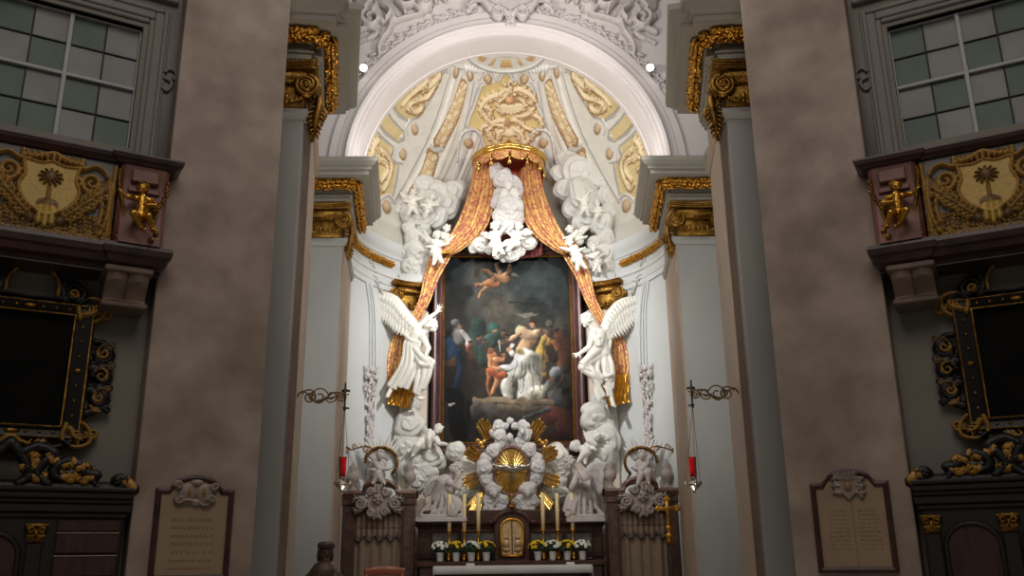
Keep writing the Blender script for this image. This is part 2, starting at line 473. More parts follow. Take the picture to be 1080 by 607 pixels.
def hand(q, w, d, nrm_, L, curl=0.5, spread=0.25, left=False):
    """palm and five fingers from the wrist w along d; the palm faces nrm_"""
    w = A(w, float); d = nrm(d); n = A(nrm_, float); n = nrm(n-d*(n@d)); sd = np.cross(d, n)*(1 if left else -1)
    q.ell(w+d*0.27*L, (0.22*L, 0.3*L, 0.1*L), [sd, d, n], 10, 7)
    q.cap(w-d*0.06*L, w+d*0.2*L, 0.13*L, 0.14*L, 8)
    for i, (o, l) in enumerate(((-0.17, 0.42), (-0.06, 0.5), (0.06, 0.47), (0.17, 0.36))):
        b = w+d*(0.5-abs(o)*0.25)*L+sd*o*L; r_ = 0.052*L
        fd = nrm(d+sd*o*spread*5)
        p1 = b+fd*l*0.45*L+n*0.12*curl*L; p2 = p1+nrm(fd+n*curl)*l*0.32*L; p3 = p2+nrm(fd*0.8+n*curl*1.8)*l*0.26*L
        q.cap(b, p1, r_*1.15, r_, 7); q.cap(p1, p2, r_, r_*0.9, 7); q.cap(p2, p3, r_*0.9, r_*0.75, 7)
    t0 = w+d*0.14*L-sd*0.17*L; t1 = t0+nrm(d*0.7-sd*0.9+n*0.2)*0.24*L; t2 = t1+nrm(d-sd*0.2+n*0.4*curl)*0.2*L
    q.cap(t0, t1, 0.075*L, 0.062*L, 7); q.cap(t1, t2, 0.06*L, 0.046*L, 7)
def ik(a, b, l1, l2, pole):
    a = A(a, float); b = A(b, float); d = b-a; L = np.linalg.norm(d)
    if L > (l1+l2)*0.995:
        s_ = L/((l1+l2)*0.995); l1 *= s_; l2 *= s_
    d = d/(L+1e-9); x = (l1*l1-l2*l2+L*L)/(2*L+1e-9); h = math.sqrt(max(l1*l1-x*x, 0))
    p = A(pole, float); p = p-d*(p@d); return a+d*x+nrm(p)*h
def foot(q, an, d, s_, r=0.036):
    an = A(an, float); d = nrm(d)
    q.cap(an, an+d*0.13*s_, r*s_, r*0.85*s_, 8); q.cap(an-d*0.02*s_, an-d*0.03*s_+A([0, 0, -0.025*s_]), r*s_, r*0.9*s_, 8)
    sd = nrm(np.cross(d, A([0, 0, 1.0]))+A([1e-4, 0, 0]))
    for i in range(5):
        o = (i-2)*0.016*s_; q.cap(an+d*0.13*s_+sd*o, an+d*(0.165-0.008*abs(i-1))*s_+sd*o, 0.0115*s_, 0.009*s_, 6)
def wing(q, lead, trail, n=12, th=0.02, off=(0, -1, 0), rows=((1.0, 0), (0.66, 1), (0.38, 2))):
    """feathers from the leading edge to the trailing edge, in overlapping rows"""
    lead = cat(lead, 8); trail = cat(trail, 8); off = A(off, float)
    def pick(P, t):
        x = t*(len(P)-1); i = min(int(x), len(P)-2); return P[i]+(P[i+1]-P[i])*(x-i)
    span = np.linalg.norm(lead[-1]-lead[0])
    for fr, lv in rows:
        for i in range(n):
            t = (i+0.5*(lv % 2))/(n-1)
            if t > 1: continue
            a = pick(lead, t); b = pick(trail, t); b = a+(b-a)*fr; d = b-a; L = np.linalg.norm(d)
            if L < 1e-3: continue
            w = max(span/n*0.85, L*0.1); e = off*th*(0.6+lv)*1.0
            k = 7; tt = np.linspace(0, 1, k)
            P = a[None]+d[None]*tt[:, None]+e[None]*(1-0.3*tt[:, None])+off[None]*(th*0.8*np.sin(tt*PI))[:, None]
            r = w*A([0.5, 0.8, 0.95, 1.0, 0.95, 0.75, 0.25])*0.72
            q.tube(P, r, 8, flat=0.28, up=off)
    q.tube(lead+off*th, np.linspace(span*0.085, span*0.03, len(lead)), 8)
def robe(q, a, b, ra, rb, n=14, amp=0.3, core=True, sq=(1, 1), seed=0, sway=0.0):
    """pleated cloth between ring a and hem b (centres); folds run down it"""
    rg = np.random.default_rng(seed); a = A(a, float); b = A(b, float); u, v, w = basis(b-a)
    if core: q.cap(a, b, ra*0.85, rb*0.82, 12)
    for i in range(n):
        an = 2*PI*i/n+rg.uniform(-0.12, 0.12)
        d = u*math.cos(an)*sq[0]+v*math.sin(an)*sq[1]
        p0 = a+d*ra*0.9; p3 = b+d*rb*(1+rg.uniform(-0.1, 0.12))
        tw = (u*math.cos(an+1.5)+v*math.sin(an+1.5))*rb*sway*rg.uniform(-1, 1)
        p1 = p0+(p3-p0)*0.35+tw*0.5; p2 = p0+(p3-p0)*0.7+tw
        q.tube(cat([p0, p1, p2, p3], 4), np.linspace(ra*amp*0.6, rb*amp, 13), 7)
def puff(q, c, r, ax=(0, -1, 0), flat=0.7, k=3.0, amp=0.07, seed=0):
    amp = amp*1.9
    """round cloud lobe carved with a spiral"""
    rg = np.random.default_rng(seed); d = nrm(A(ax, float)+rg.normal(size=3)*0.22); u, v, w = basis(d)
    ph0 = rg.uniform(0, 6.28); sg = rg.choice([-1, 1])
    def fn(T, P):
        x = (T/(PI/2)*k+sg*(P+ph0)/(2*PI)) % 1.0
        env = np.clip(T/0.25, 0, 1)*np.clip((PI-T)/0.6, 0, 1)
        return 1-amp*0.5+amp*(np.minimum(x/0.75, (1-x)/0.25)**1.0)*env+0.07*np.sin(3*P+ph0)*np.sin(T)+0.05*np.sin(5*P+2*ph0)*np.sin(2*T+ph0)
    q.ell(c, (r, r, r*flat), [u, v, w], 48, 40, fn)
# ------------------------------------------------------------------ plan of the place (left half; the right half is its mirror image)
SX, SY = 3.72, 8.7
KB, ZF = 0.9165, -0.1458         # the bays stand forward of the chancel pilasters; ZF is the floor in bay units
C30, S30 = math.cos(PI/6), math.sin(PI/6)
def bayv(V):
    """(s along the bay wall, d out of it, z) -> place, for the left bay"""
    return np.stack([KB*(-SX-V[..., 0]*C30+V[..., 1]*S30), KB*(SY-V[..., 0]*S30-V[..., 1]*C30), 1.6+(V[..., 2]-1.6)*KB], -1)
def baymb(side):
    k = -1 if side > 0 else 1
    return MB(lambda V: bayv(V)*A([k, 1., 1]), side > 0)
def bayp(side, s, d, z):
    p = bayv(A([s, d, z], float)); return (p[0]*(-1 if side > 0 else 1), p[1], p[2])
def bayrel(side):
    k = -1 if side > 0 else 1
    return lambda d0: (lambda U, V, H: bayv(np.stack([U, d0+H, V], -1))*A([k, 1., 1]))
ZC, RC, YC = 8.3, 2.76, 15.3            # arch springing, arch radius, axis of the apse
RA = 3.0                                # radius of the apse
ENT = [(-3.3, 9.2), (-2.45, 9.29), (-2.455, 9.38), (-2.37, 9.4), (-2.63, 10.9), (-3.65, 10.95), (-3.65, 13.66), (-2.69, 13.66), (-2.89, 15.62)]
PROF = [(-0.2, 7.08), (0.03, 7.08), (0.03, 7.14), (0.055, 7.145), (0.055, 7.22), (0.085, 7.23), (0.085, 7.25), (0.02, 7.26), (0.02, 7.37), (0.07, 7.39), (0.12, 7.49),
        (0.36, 7.5), (0.36, 7.57), (0.4, 7.575), (0.41, 7.61), (0.45, 7.63), (0.5, 7.68), (0.51, 7.75), (-0.2, 7.78)]

# floor, step, back of the nave
q = MB(); q.box(-9, 9, -8, 19, -0.2, 0); struct(q.build('floor', 'floor_stone', smooth=False))
q = MB(); q.box(-2.9, 2.9, 13.8, 18.6, 0, 0.3); q.box(-2.2, 2.2, 15.0, 18.6, 0.3, 0.45)
struct(q.build('floor_sanctuary', 'floor_stone', smooth=False))

for sd in (-1, 1):
    w = WORD[sd]
    # front pier, oblique face in mottled stucco
    q = baymb(sd)
    q.prism([(0, 0), (-1.165, 0), (-1.2, -0.74), (0.0, -0.74)], ZF, 12, 'xy')
    o = struct(q.build('wall_pier_'+w, 'pier_stucco', smooth=False))
    bv = o.modifiers.new('b', 'BEVEL'); bv.width = 0.012; bv.segments = 2
    # front pilaster: grey face and beige return
    q = mb(sd)
    q.prism([(-3.3, 9.2), (-2.45, 9.29), (-2.455, 9.6), (-3.3, 9.6)], 0, 6.5, 'xy')
    o = struct(q.build('wall_pilaster_'+w, 'grey_stucco', smooth=False))
    bv = o.modifiers.new('b', 'BEVEL'); bv.width = 0.014; bv.segments = 2
    q = mb(sd); q.sweep(ENT[0:3]+[(-2.456, 9.5)], [(0, 6.4), (0.02, 6.4), (0.03, 6.43), (0.05, 6.46), (0.05, 6.52), (-0.1, 6.53)])
    struct(q.build('trim_pilaster_'+w, 'grey_stucco', smooth=False))
    q = mb(sd)
    q.prism([(-2.6, 9.39), (-2.37, 9.4), (-2.6, 10.72), (-2.63, 10.9), (-3.66, 10.95), (-3.66, 9.6)], 0, 6.5, 'xy')
    o = struct(q.build('wall_return_'+w, 'beige_marble', smooth=False))
    q = mb(sd)
    q.prism([(-2.46, 9.385), (-2.376, 9.396), (-2.384, 9.44), (-2.46, 9.44)], 0, 6.5, 'xy')
    struct(q.build('wall_strip_'+w, 'brown_marble', smooth=False))
    q = mb(sd); q.sweep([(-2.5, 9.38), (-2.37, 9.4), (-2.63, 10.9)], [(0, 6.4), (0.02, 6.4), (0.03, 6.43), (0.05, 6.46), (0.05, 6.52), (-0.1, 6.53)])
    struct(q.build('trim_return_'+w, 'beige_marble', smooth=False))
    # chancel side wall and second pilaster
    q = mb(sd); q.box(-4.0, -3.65, 10.9, 13.8, 0, 7.7)
    struct(q.build('wall_chancel_'+w, 'grey_stucco', smooth=False))
    q = mb(sd); q.prism([(-3.7, 13.66), (-2.715, 13.66), (-2.72, 13.95), (-3.7, 13.95)], 0, 6.5, 'xy')
    struct(q.build('wall_inner_pilaster_'+w, 'grey_stucco', smooth=False))
    q = mb(sd); q.prism([(-2.72, 13.66), (-2.7, 13.645), (-2.69, 13.66), (-2.89, 15.62), (-3.7, 15.62), (-3.7, 13.9), (-2.73, 13.9)], 0, 6.5, 'xy')
    struct(q.build('wall_inner_return_'+w, 'beige_marble', smooth=False))
    q = mb(sd); q.sweep([(-3.6, 13.66), (-2.69, 13.66), (-2.89, 15.62)], [(0, 6.4), (0.02, 6.4), (0.03, 6.43), (0.05, 6.46), (0.05, 6.52), (-0.1, 6.53)])
    struct(q.build('trim_inner_pilaster_'+w, 'grey_stucco', smooth=False))
    # core above the capitals
    q = mb(sd)
    q.prism([(-3.3, 9.22), (-2.46, 9.3), (-2.38, 9.42), (-2.64, 10.9), (-3.67, 10.95), (-3.67, 13.7), (-2.7, 13.68), (-2.9, 15.62), (-4.0, 15.62), (-4.0, 10.6), (-3.3, 10.6)], 6.5, 7.72, 'xy')
    struct(q.build('wall_attic_'+w, 'entablature_grey', smooth=False))
    q = mb(sd); q.sweep(ENT, PROF)
    # row of dentils under the frieze
    for (a, b) in ((ENT[0], ENT[1]), (ENT[3], ENT[4]), (ENT[6], ENT[7]), (ENT[7], ENT[8])):
        a = A(a); b = A(b); L = np.linalg.norm(b-a); t = (b-a)/L; n = A([t[1], -t[0]])
        for k in range(int(L/0.05)):
            c = a+t*(0.03+k*0.05)+n*0.06
            q.add([(*(c+t*i*0.014+n*j*0.016), 7.15+z*0.025) for i in (-1, 1) for j in (-1, 1) for z in (0, 1)],
                  [(0, 1, 3, 2), (4, 6, 7, 5), (0, 4, 5, 1), (2, 3, 7, 6), (0, 2, 6, 4), (1, 5, 7, 3)])
    struct(q.build('trim_entablature_'+w, 'entablature_grey', smooth=False))

def leafy(q, path, z, r, off, step=0.022, seed=0):
    """gilded leaf moulding: overlapping leaves in two rows along a plan path"""
    rg = np.random.default_rng(seed); P = A(path, float)
    for i in range(len(P)-1):
        a, b = P[i], P[i+1]; L = np.linalg.norm(b-a); t = (b-a)/L; n = A([t[1], -t[0]])
        for k in range(int(L/step)+1):
            c = a+t*min(k*step, L)
            for j in range(4):
                an = -1.75+j*0.85+rg.uniform(-0.25, 0.25)
                dv = A([n[0]*math.cos(an), n[1]*math.cos(an), math.sin(an)])
                p = A([c[0]+n[0]*off*0.8, c[1]+n[1]*off*0.8, z])+dv*r*0.7
                u = nrm(A([t[0], t[1], 0])+A([0, 0, 1])*rg.uniform(-0.9, 0.9)); v = nrm(np.cross(dv, u))
                q.ell(p+dv*r*rg.uniform(-0.1, 0.35), (r*rg.uniform(0.4, 0.7), r*0.28, r*rg.uniform(0.2, 0.5)), [u, v, dv], 6, 5)
        q.tube([(a[0]+n[0]*off*0.8, a[1]+n[1]*off*0.8, z), (b[0]+n[0]*off*0.8, b[1]+n[1]*off*0.8, z)], r*0.72, 8)
def offset_path(path, off):
    P = A(path, float); out = []
    for i in range(len(P)):
        a = P[i]-P[i-1] if i > 0 else P[1]-P[0]; b = P[i+1]-P[i] if i < len(P)-1 else P[-1]-P[-2]
        a = a/np.linalg.norm(a); b = b/np.linalg.norm(b); na = A([a[1], -a[0]]); nb = A([b[1], -b[0]]); s_ = na+nb
        s_ = s_/max(s_@na, 0.35); out.append(P[i]+s_*off)
    return out
for sd in (-1, 1):
    q = mb(sd); leafy(q, offset_path(ENT[0:5], 0.13), 7.43, 0.085, 0.02, seed=3)
    o = q.build('gilded_moulding', 'gold'); tag(o, f'gilded leaf moulding under the cornice of the front grey pilaster, {WORD[sd]} of the arch', 'moulding', 'gilded leaf mouldings')
    q = mb(sd); leafy(q, offset_path(ENT[4:9], 0.13), 7.43, 0.085, 0.02, seed=4)
    o = q.build('gilded_moulding', 'gold'); tag(o, f'zigzag gilded leaf moulding under the inner cornice, {WORD[sd]} of the altar', 'moulding', 'gilded leaf mouldings')

# ------------------------------------------------------------------ gilded capitals
def spiral(c, r, turns, a0, d, n=44, taper=0.86):
    t = np.linspace(0, 1, n); rr = r*(1-taper*t); an = a0+d*t*turns*2*PI
    return np.stack([c[0]+rr*np.cos(an), np.full(n, c[1]), c[2]+rr*np.sin(an)], -1)
def capital(name, label, loc, rot, side, w=0.76, h=0.55, drop=True, m='dark_gold', group='gilded capitals', swag=True):
    t = thing(name, label, 'capital', mloc(side, loc), group, local=True, rotz=rot*(-side))
    f = side > 0; Mx = (lambda V: V*A([-1., 1, 1])) if f else None
    q = MB(Mx, f)
    q.bbox(-w*0.5, w*0.5, -0.05, 0.22, 0, h*0.86, 0.02)
    q.build('bell', 'dark_gold', t)
    q = MB(Mx, f)
    xs = np.linspace(-w*0.66, w*0.66, 15)
    for z0, z1, e in ((0.86, 0.91, 0.0), (0.91, 0.96, 0.02), (0.96, 1.0, 0.045)):
        fr = [(x, -0.19-e+0.07*(1-(x/(w*0.66))**2)) for x in xs]
        q.prism([(xs[0], 0.22)]+fr+[(xs[-1], 0.22)], z0*h, z1*h, 'xy')
    q.build('abacus', m, t)
    q = MB(Mx, f)
    q.tube([(-w*0.5, -0.1, 0.66*h), (w*0.5, -0.1, 0.66*h)], 0.075, 12)
    for k in range(13):
        x = -w*0.36+k*w*0.06; q.ell((x, -0.155, 0.64*h), (0.014, 0.022, 0.04), None, 8, 6)
    for k in range(20):
        x = -w*0.38+k*w*0.04; q.ell((x, -0.15, 0.48*h), 0.011, None, 6, 5)
    q.build('echinus', m, t)
    for sg in (-1, 1):
        q = MB(Mx, f); c = (sg*w*0.5, -0.12, 0.48*h); r = 0.14
        P = spiral(c, r, 2.6, PI/2, -sg); P[:, 1] -= np.linspace(0, 0.05, len(P))
        q.tube(P, np.linspace(0.024, 0.012, len(P)), 7)
        q.ell((c[0], c[1]-0.045, c[2]), (0.022, 0.03, 0.022), None, 10, 7)
        n = 24; th = np.arange(n)*2*PI/n
        V = [[(c[0]+rr*math.cos(a), c[1]+y, c[2]+rr*math.sin(a)) for a in th] for rr, y in ((0.001, -0.02), (r*0.5, -0.015), (r*0.96, 0.0), (r*0.8, 0.1), (r, 0.22), (0.001, 0.22))]
        q.grid(A(V).transpose(1, 0, 2), cu=True)
        for k in range(4):
            q.tube(cat([(c[0]+sg*r*0.6, c[1]+0.03+k*0.045, c[2]+r*0.8), (c[0]+sg*r*1.12, c[1]+0.03+k*0.045, c[2]), (c[0]+sg*r*0.6, c[1]+0.03+k*0.045, c[2]-r*0.85)], 5), 0.018, 6)
        q.build('volute', m, t)
    if swag:
        q = MB(Mx, f); rg = np.random.default_rng(8)
        for k in range(26):
            x = (k/25-0.5)*w*0.86; z = 0.1*h+0.9*(x/w)**2*h*0.55
            q.ell((x, -0.09-rg.random()*0.03, z+rg.uniform(-0.02, 0.02)), (0.03, 0.025, 0.022), None, 7, 5)
        for x in (-w*0.22, 0, w*0.22):
            q.ell((x, -0.12, 0.2*h), (0.035, 0.03, 0.05), None, 8, 6)
        q.build('garland', m, t)
    if drop:
        q = MB(Mx, f); x = w*0.5+0.13; rg = np.random.default_rng(9)
        q.tube(spiral((x, 0.06, -0.02), 0.1, 1.8, PI/2, -1, 30), np.linspace(0.028, 0.012, 30), 7)
        q.tube(spiral((x-0.02, 0.04, -0.2), 0.07, 1.6, PI/2, 1, 26), np.linspace(0.024, 0.01, 26), 7)
        for k in range(9):
            z = 0.3*h-k*0.055; wv = 0.1*(1-abs(k-3)/8)
            for g in (-1, 1):
                q.tube(cat([(x-0.02, 0.05, z), (x-0.02+g*wv*0.7, 0.0, z-0.02), (x-0.02+g*wv*1.2, 0.02, z-0.07)], 4), np.linspace(0.026, 0.008, 9), 6)
        q.tube(cat([(x-0.05, 0.1, 0.5*h), (x+0.02, -0.02, 0.1), (x-0.01, 0.0, -0.15), (x-0.04, 0.08, -0.36)], 5), np.linspace(0.06, 0.02, 16), 8)
        q.build('acanthus', m, t)
    return t
for sd in (-1, 1):
    capital('gilded_capital', f'large gilded ionic capital on the front grey pilaster, {WORD[sd]} of the arch', (-2.81, 9.27, 6.53), math.radians(6), sd)
    capital('gilded_capital', f'gilded ionic capital on the inner pilaster beside the apse, {WORD[sd]} of the altar', (-3.06, 13.64, 6.53), 0, sd, w=0.68)

# ------------------------------------------------------------------ side bays: wall, window, balcony, framed painting, confessional
SM = 1.085                               # middle of a bay
GX0, GX1, GZ0, GZ1 = SM-0.71, SM+0.71, 5.8, 7.29
nwin = 0
for sd in (-1, 1):
    w = WORD[sd]; nwin += 1
    q = baymb(sd)
    for (a, b, c, d) in ((-0.06, GX0, ZF, 10.5), (GX1, 2.6, ZF, 10.5), (GX0, GX1, ZF, GZ0), (GX0, GX1, GZ1, 10.5)):
        q.box(a, b, -0.6, -0.3, c, d)
    struct(q.build('wall_bay_'+w, 'bay_wall', smooth=False))
    q = baymb(sd)   # moulded surround, stepping towards the glass
    for k, (a0, a1, d0, d1) in enumerate(((0.0, 0.06, -0.32, -0.36), (0.05, 0.11, -0.3, -0.26), (0.1, 0.2, -0.3, -0.235), (0.19, 0.24, -0.3, -0.21), (0.23, 0.27, -0.3, -0.25))):
        for (x0, x1, z0, z1) in ((GX0-a1, GX0-a0, GZ0-0.1, GZ1+a1), (GX1+a0, GX1+a1, GZ0-0.1, GZ1+a1), (GX0-a0, GX1+a0, GZ1+a0, GZ1+a1)):
            q.bbox(x0, x1, min(-0.42, d1), max(d0, d1), z0, z1, 0.012)
    # lintel above the surround and the S scroll beside it
    q.bbox(GX0-0.33, GX1+0.33, -0.3, -0.2, GZ1+0.36, GZ1+0.42, 0.015)
    o = q.build(f'window_{nwin}', 'window_grey', smooth=False); struct(o)
    for sg in (-1, 1):
        g = baymb(sd); sc = SM+sg*0.985
        P = [(sc+sg*0.05+0.06*math.cos(a), -0.24, 6.76+0.06*math.sin(a)) for a in np.linspace(0, 4.4, 14)]
        g.tube(P, 0.018, 6); g.tube(cat([(sc-sg*0.02, -0.24, 6.7), (sc+sg*0.07, -0.24, 6.66), (sc+sg*0.03, -0.24, 6.55), (sc-sg*0.03, -0.24, 6.58)], 5), 0.02, 6)
        g.bbox(sc-0.13, sc+0.13, -0.31, -0.27, GZ0-0.1, GZ1+0.3, 0.01)
        g.build('window_scroll', 'window_grey', o)
    g = baymb(sd)
    g.bbox(SM-0.022, SM+0.022, -0.47, -0.38, GZ0, GZ1, 0.006)
    g.bbox(GX0, GX1, -0.47, -0.385, 6.53, 6.57, 0.006)
    for (a, b, c, d) in ((GX0, GX0+0.02, GZ0, GZ1), (GX1-0.02, GX1, GZ0, GZ1), (GX0, GX1, GZ0, GZ0+0.025), (GX0, GX1, GZ1-0.02, GZ1)):
        g.bbox(a, b, -0.47, -0.39, c, d, 0.005)
    g.build('window_frame', 'window_bar', o, smooth=False)
    g = baymb(sd)
    for x in (GX0+0.355, GX1-0.355): g.bbox(x-0.008, x+0.008, -0.465, -0.42, GZ0, GZ1, 0.003)
    for z in (6.17, 6.925): g.bbox(GX0, GX1, -0.465, -0.42, z-0.008, z+0.008, 0.003)
    g.build('window_lead', 'window_lead', o, smooth=False)
    pat = ['GWGW', 'WGWW', 'GWGW', 'WGWG'] if sd < 0 else ['WGWG', 'GWGW', 'WGWG', 'GWGG']
    # rows from the top; columns from the pier outwards
    if sd < 0: pat = ['WGWG', 'WWGW', 'WGWG', 'GWGG']
    else: pat = ['GWWG', 'GWGW', 'WGWG', 'GWGW']
    xs = [GX0, GX0+0.355, SM, GX1-0.355, GX1]; zs = [GZ1, 6.925, 6.55, 6.17, GZ0]
    for c in 'GW':
        g = baymb(sd)
        for r_ in range(4):
            for k in range(4):
                if pat[r_][k] == c: g.box(xs[k], xs[k+1], -0.455, -0.44, zs[r_+1], zs[r_])
        p = g.build('window_panes', 'pane_green' if c == 'G' else 'pane_white', o, smooth=False); p['label'] = 'green glass panes' if c == 'G' else 'milky glass panes'
    # gilded shell over the window
    t = thing('gilded_shell', f'small gilded ornament above the {w} bay window', 'ornament', bayp(sd, SM-0.45, -0.2, 7.6))
    g = baymb(sd)
    for k in range(7):
        a = (k-3)*0.4; g.tube(cat([(SM-0.45, -0.2, 7.6), (SM-0.45+0.06*math.sin(a), -0.17, 7.6+0.05*math.cos(a)), (SM-0.45+0.11*math.sin(a), -0.2, 7.6+0.09*math.cos(a))], 4), np.linspace(0.02, 0.008, 9), 6)
    g.build('shell', 'dark_gold', t)

# ------------------------------------------------------------------ arch, spandrels, apse
def arc_sweep(q, prof, z_low=7.62, n=72):
    """profile of (radius, depth) carried round the arch and down its stilts"""
    V = [[(-r, y, z_low) for r, y in prof]]
    for a in np.linspace(PI, 0, n): V.append([(r*math.cos(a), y, ZC+r*math.sin(a)) for r, y in prof])
    V.append([(r, y, z_low) for r, y in prof]); q.grid(V)
q = MB()
arc_sweep(q, [(2.76, 15.62), (2.76, 15.52), (2.745, 15.51), (2.745, 15.47), (2.76, 15.46), (2.76, 15.2), (2.765, 15.0), (2.765, 14.95)])
struct(q.build('wall_arch_soffit', 'arch_stucco', auto=30))
q = MB()
arc_sweep(q, [(2.765, 14.95), (2.775, 14.88), (2.83, 14.87), (2.84, 14.84), (2.89, 14.83), (2.91, 14.77), (2.96, 14.75), (2.99, 14.77), (3.0, 14.83), (3.12, 14.84), (3.122, 14.865), (3.14, 14.865), (3.142, 14.83), (3.27, 14.83), (3.3, 14.86), (3.3, 14.9), (6.2, 14.9)])
struct(q.build('trim_archivolt', 'arch_stucco', auto=25))
q = MB(); arc_sweep(q, [(2.76, 15.62), (4.6, 15.62)]); struct(q.build('wall_arch_back', 'arch_stucco'))
q = MB(); th = np.linspace(-0.1, PI+0.1, 80)
V = [[(-RA*math.cos(a), YC+RA*math.sin(a), z) for z in (0, 2, 4, 6, 7.3)] for a in th]
q.grid(V); struct(q.build('wall_apse', 'apse_wall'))
# fascias and cornice of the apse
arcp = [(-(RA-0.02)*math.cos(a), YC+(RA-0.02)*math.sin(a)) for a in np.linspace(0.04, PI-0.04, 70)]
q = MB(); q.sweep(arcp, [(-0.05, 6.62), (0.02, 6.64), (0.02, 6.74), (0.035, 6.75), (0.035, 6.9), (0.06, 6.92), (0.06, 6.96), (0.02, 6.98), (0.02, 7.12), (0.03, 7.14), (0.03, 7.32), (0.06, 7.34), (0.07, 7.42), (0.1, 7.46), (0.12, 7.58), (0.12, 7.66), (-0.1, 7.72)])
struct(q.build('trim_apse_cornice', 'apse_wall', auto=30))
for sd in (-1, 1):
    pth = [(-(RA-0.06)*math.cos(a), YC+(RA-0.06)*math.sin(a)) for a in np.linspace(0.12, 0.66, 14)]
    q = mb(sd); leafy(q, pth, 7.2, 0.06, 0.02, seed=6)
    tag(q.build('gilded_moulding', 'gold'), f'curved gilded leaf moulding round the apse wall, {WORD[sd]} of the painting', 'moulding', 'gilded leaf mouldings')
# ------------------------------------------------------------------ dome fresco
DC = (0, YC, 8.1)
def dome_uv(px, py):
    p = atsphere(px, py, DC, RA)-A(DC); b = math.asin(max(-1, min(1, p[2]/RA))); a = math.atan2(p[0], p[1])
    return (RA*a*math.cos(b), RA*b)
def dpts(L): return [dome_uv(*p) for p in L]
na, nb_ = 560, 330
al = np.linspace(-1.66, 1.66, na); be = np.concatenate([np.linspace(-0.55, -0.02, 12), np.linspace(0, RA*PI/2*0.995, nb_)])
rl = Relief(0, 1, 0, 1, 0.5)
AL, BE = np.meshgrid(al, be, indexing='ij')
BB = np.maximum(BE, 0)/RA
rl.U = RA*AL*np.cos(BB); rl.V = BE; rl.H = np.zeros(AL.shape); rl.K = np.zeros(AL.shape, bool); rl.C = np.empty(AL.shape+(3,))
STONE, STONE2, LINE, OCHRE, ORN, ORN2, ORN3 = (212, 208, 196), (198, 196, 188), (166, 163, 157), (204, 184, 136), (220, 202, 164), (158, 124, 84), (180, 148, 104)
rl.C[:] = lin(STONE)
FU = rl.U.copy()
def sym(f):
    """paint on both halves: the left-half shapes are laid on the folded plane"""
    rl.U = -np.abs(FU); f(); rl.U = FU
def d2(px, py): return dome_uv(px, py)
def ribs():
    # rising bands with fine grooves
    for lt, lb, wd, c in (((494, 80), (446, 215), 0.05, (222, 219, 208)), ((504, 92), (468, 215), 0.045, (190, 190, 186)), ((511, 92), (480, 200), 0.03, (224, 221, 211)), ((482, 76), (424, 215), 0.05, (224, 221, 211)), ((476, 76), (415, 215), 0.015, LINE), ((500, 86), (462, 200), 0.014, LINE), ((515, 92), (490, 190), 0.012, LINE), ((487, 80), (433, 215), 0.012, LINE)):
        mid = ((lt[0]*0.5+lb[0]*0.5)+6, lt[1]*0.5+lb[1]*0.5)
        rl.stroke(dpts([lt, (lt[0]*0.75+lb[0]*0.25+4, lt[1]*0.75+lb[1]*0.25), mid, (lt[0]*0.25+lb[0]*0.75+4, lt[1]*0.25+lb[1]*0.75), lb]), wd, wd*1.4, 0.035 if c != LINE else 0.012, c)
sym(ribs)
def side_panels():
    P1 = [(471, 74), (466, 77), (459, 94), (452, 106), (441.5, 122), (436, 123), (431, 127), (415, 113), (428, 96), (450, 80)]
    rl.stroke(dpts(P1+P1[:1]), 0.045, 0.045, 0.02, LINE, k=2); rl.poly(dpts(P1), -0.02, OCHRE)
    P2 = [(408, 120), (425.3, 139.5), (419.6, 148.8), (398, 128)]
    rl.stroke(dpts(P2+P2[:1]), 0.04, 0.04, 0.02, LINE, k=2); rl.poly(dpts(P2), -0.02, OCHRE)
    P3 = [(395.4, 138), (414, 156), (411, 163), (415, 172), (419.6, 173), (413.8, 204), (405, 215), (378, 190), (382, 150)]
    rl.stroke(dpts(P3+P3[:1]), 0.05, 0.05, 0.02, LINE, k=2); rl.poly(dpts(P3), -0.02, OCHRE)
sym(side_panels)
def husks():
    for (top, bot, w0, w1, n) in (((489, 88), (463, 151), 0.09, 0.14, 9), ((456, 163), (437, 205), 0.14, 0.15, 5)):
        rl.stroke(dpts([top, ((top[0]+bot[0])/2+3, (top[1]+bot[1])/2), bot]), w0*1.15, w1*1.15, 0.012, ORN2)
        for k in range(n):
            t = (k+0.5)/n; x = top[0]+(bot[0]-top[0])*t+3*4*t*(1-t)/1.0*0.75; y = top[1]+(bot[1]-top[1])*t
            u, v = dome_uv(x, y); r = w0+(w1-w0)*t
            for g in (-0.45, 0.45):
                rl.blob(u+g*r*0.9, v-g*0.02, r*0.55, 0.14, 0.05, ORN if (k+int(g > 0)) % 2 else (206, 182, 142), rot=-0.5)
            rl.stroke([(u-r, v+0.03), (u, v-0.06), (u+r, v+0.03)], 0.012, 0.012, 0.052, ORN3, k=3)
    rl.stroke(dpts([(454, 154), (459, 158), (466, 157)]), 0.05, 0.05, 0.05, (190, 188, 182))
sym(husks)
def centre_panel():
    P = [(538.5, 78), (530.5, 78), (529, 83), (521, 87), (508.6, 90.4), (501, 112), (493.6, 132), (501, 135), (508, 142), (511.8, 153.6), (512, 172), (538.5, 172)]
    rl.stroke(dpts(P[1:-1]), 0.075, 0.085, 0.03, LINE, k=2); rl.stroke(dpts(P[1:-1]), 0.045, 0.05, 0.04, STONE2, k=2)
    rl.poly(dpts(P+[(541, 172), (541, 78)]), -0.02, (204, 182, 124))
sym(centre_panel)
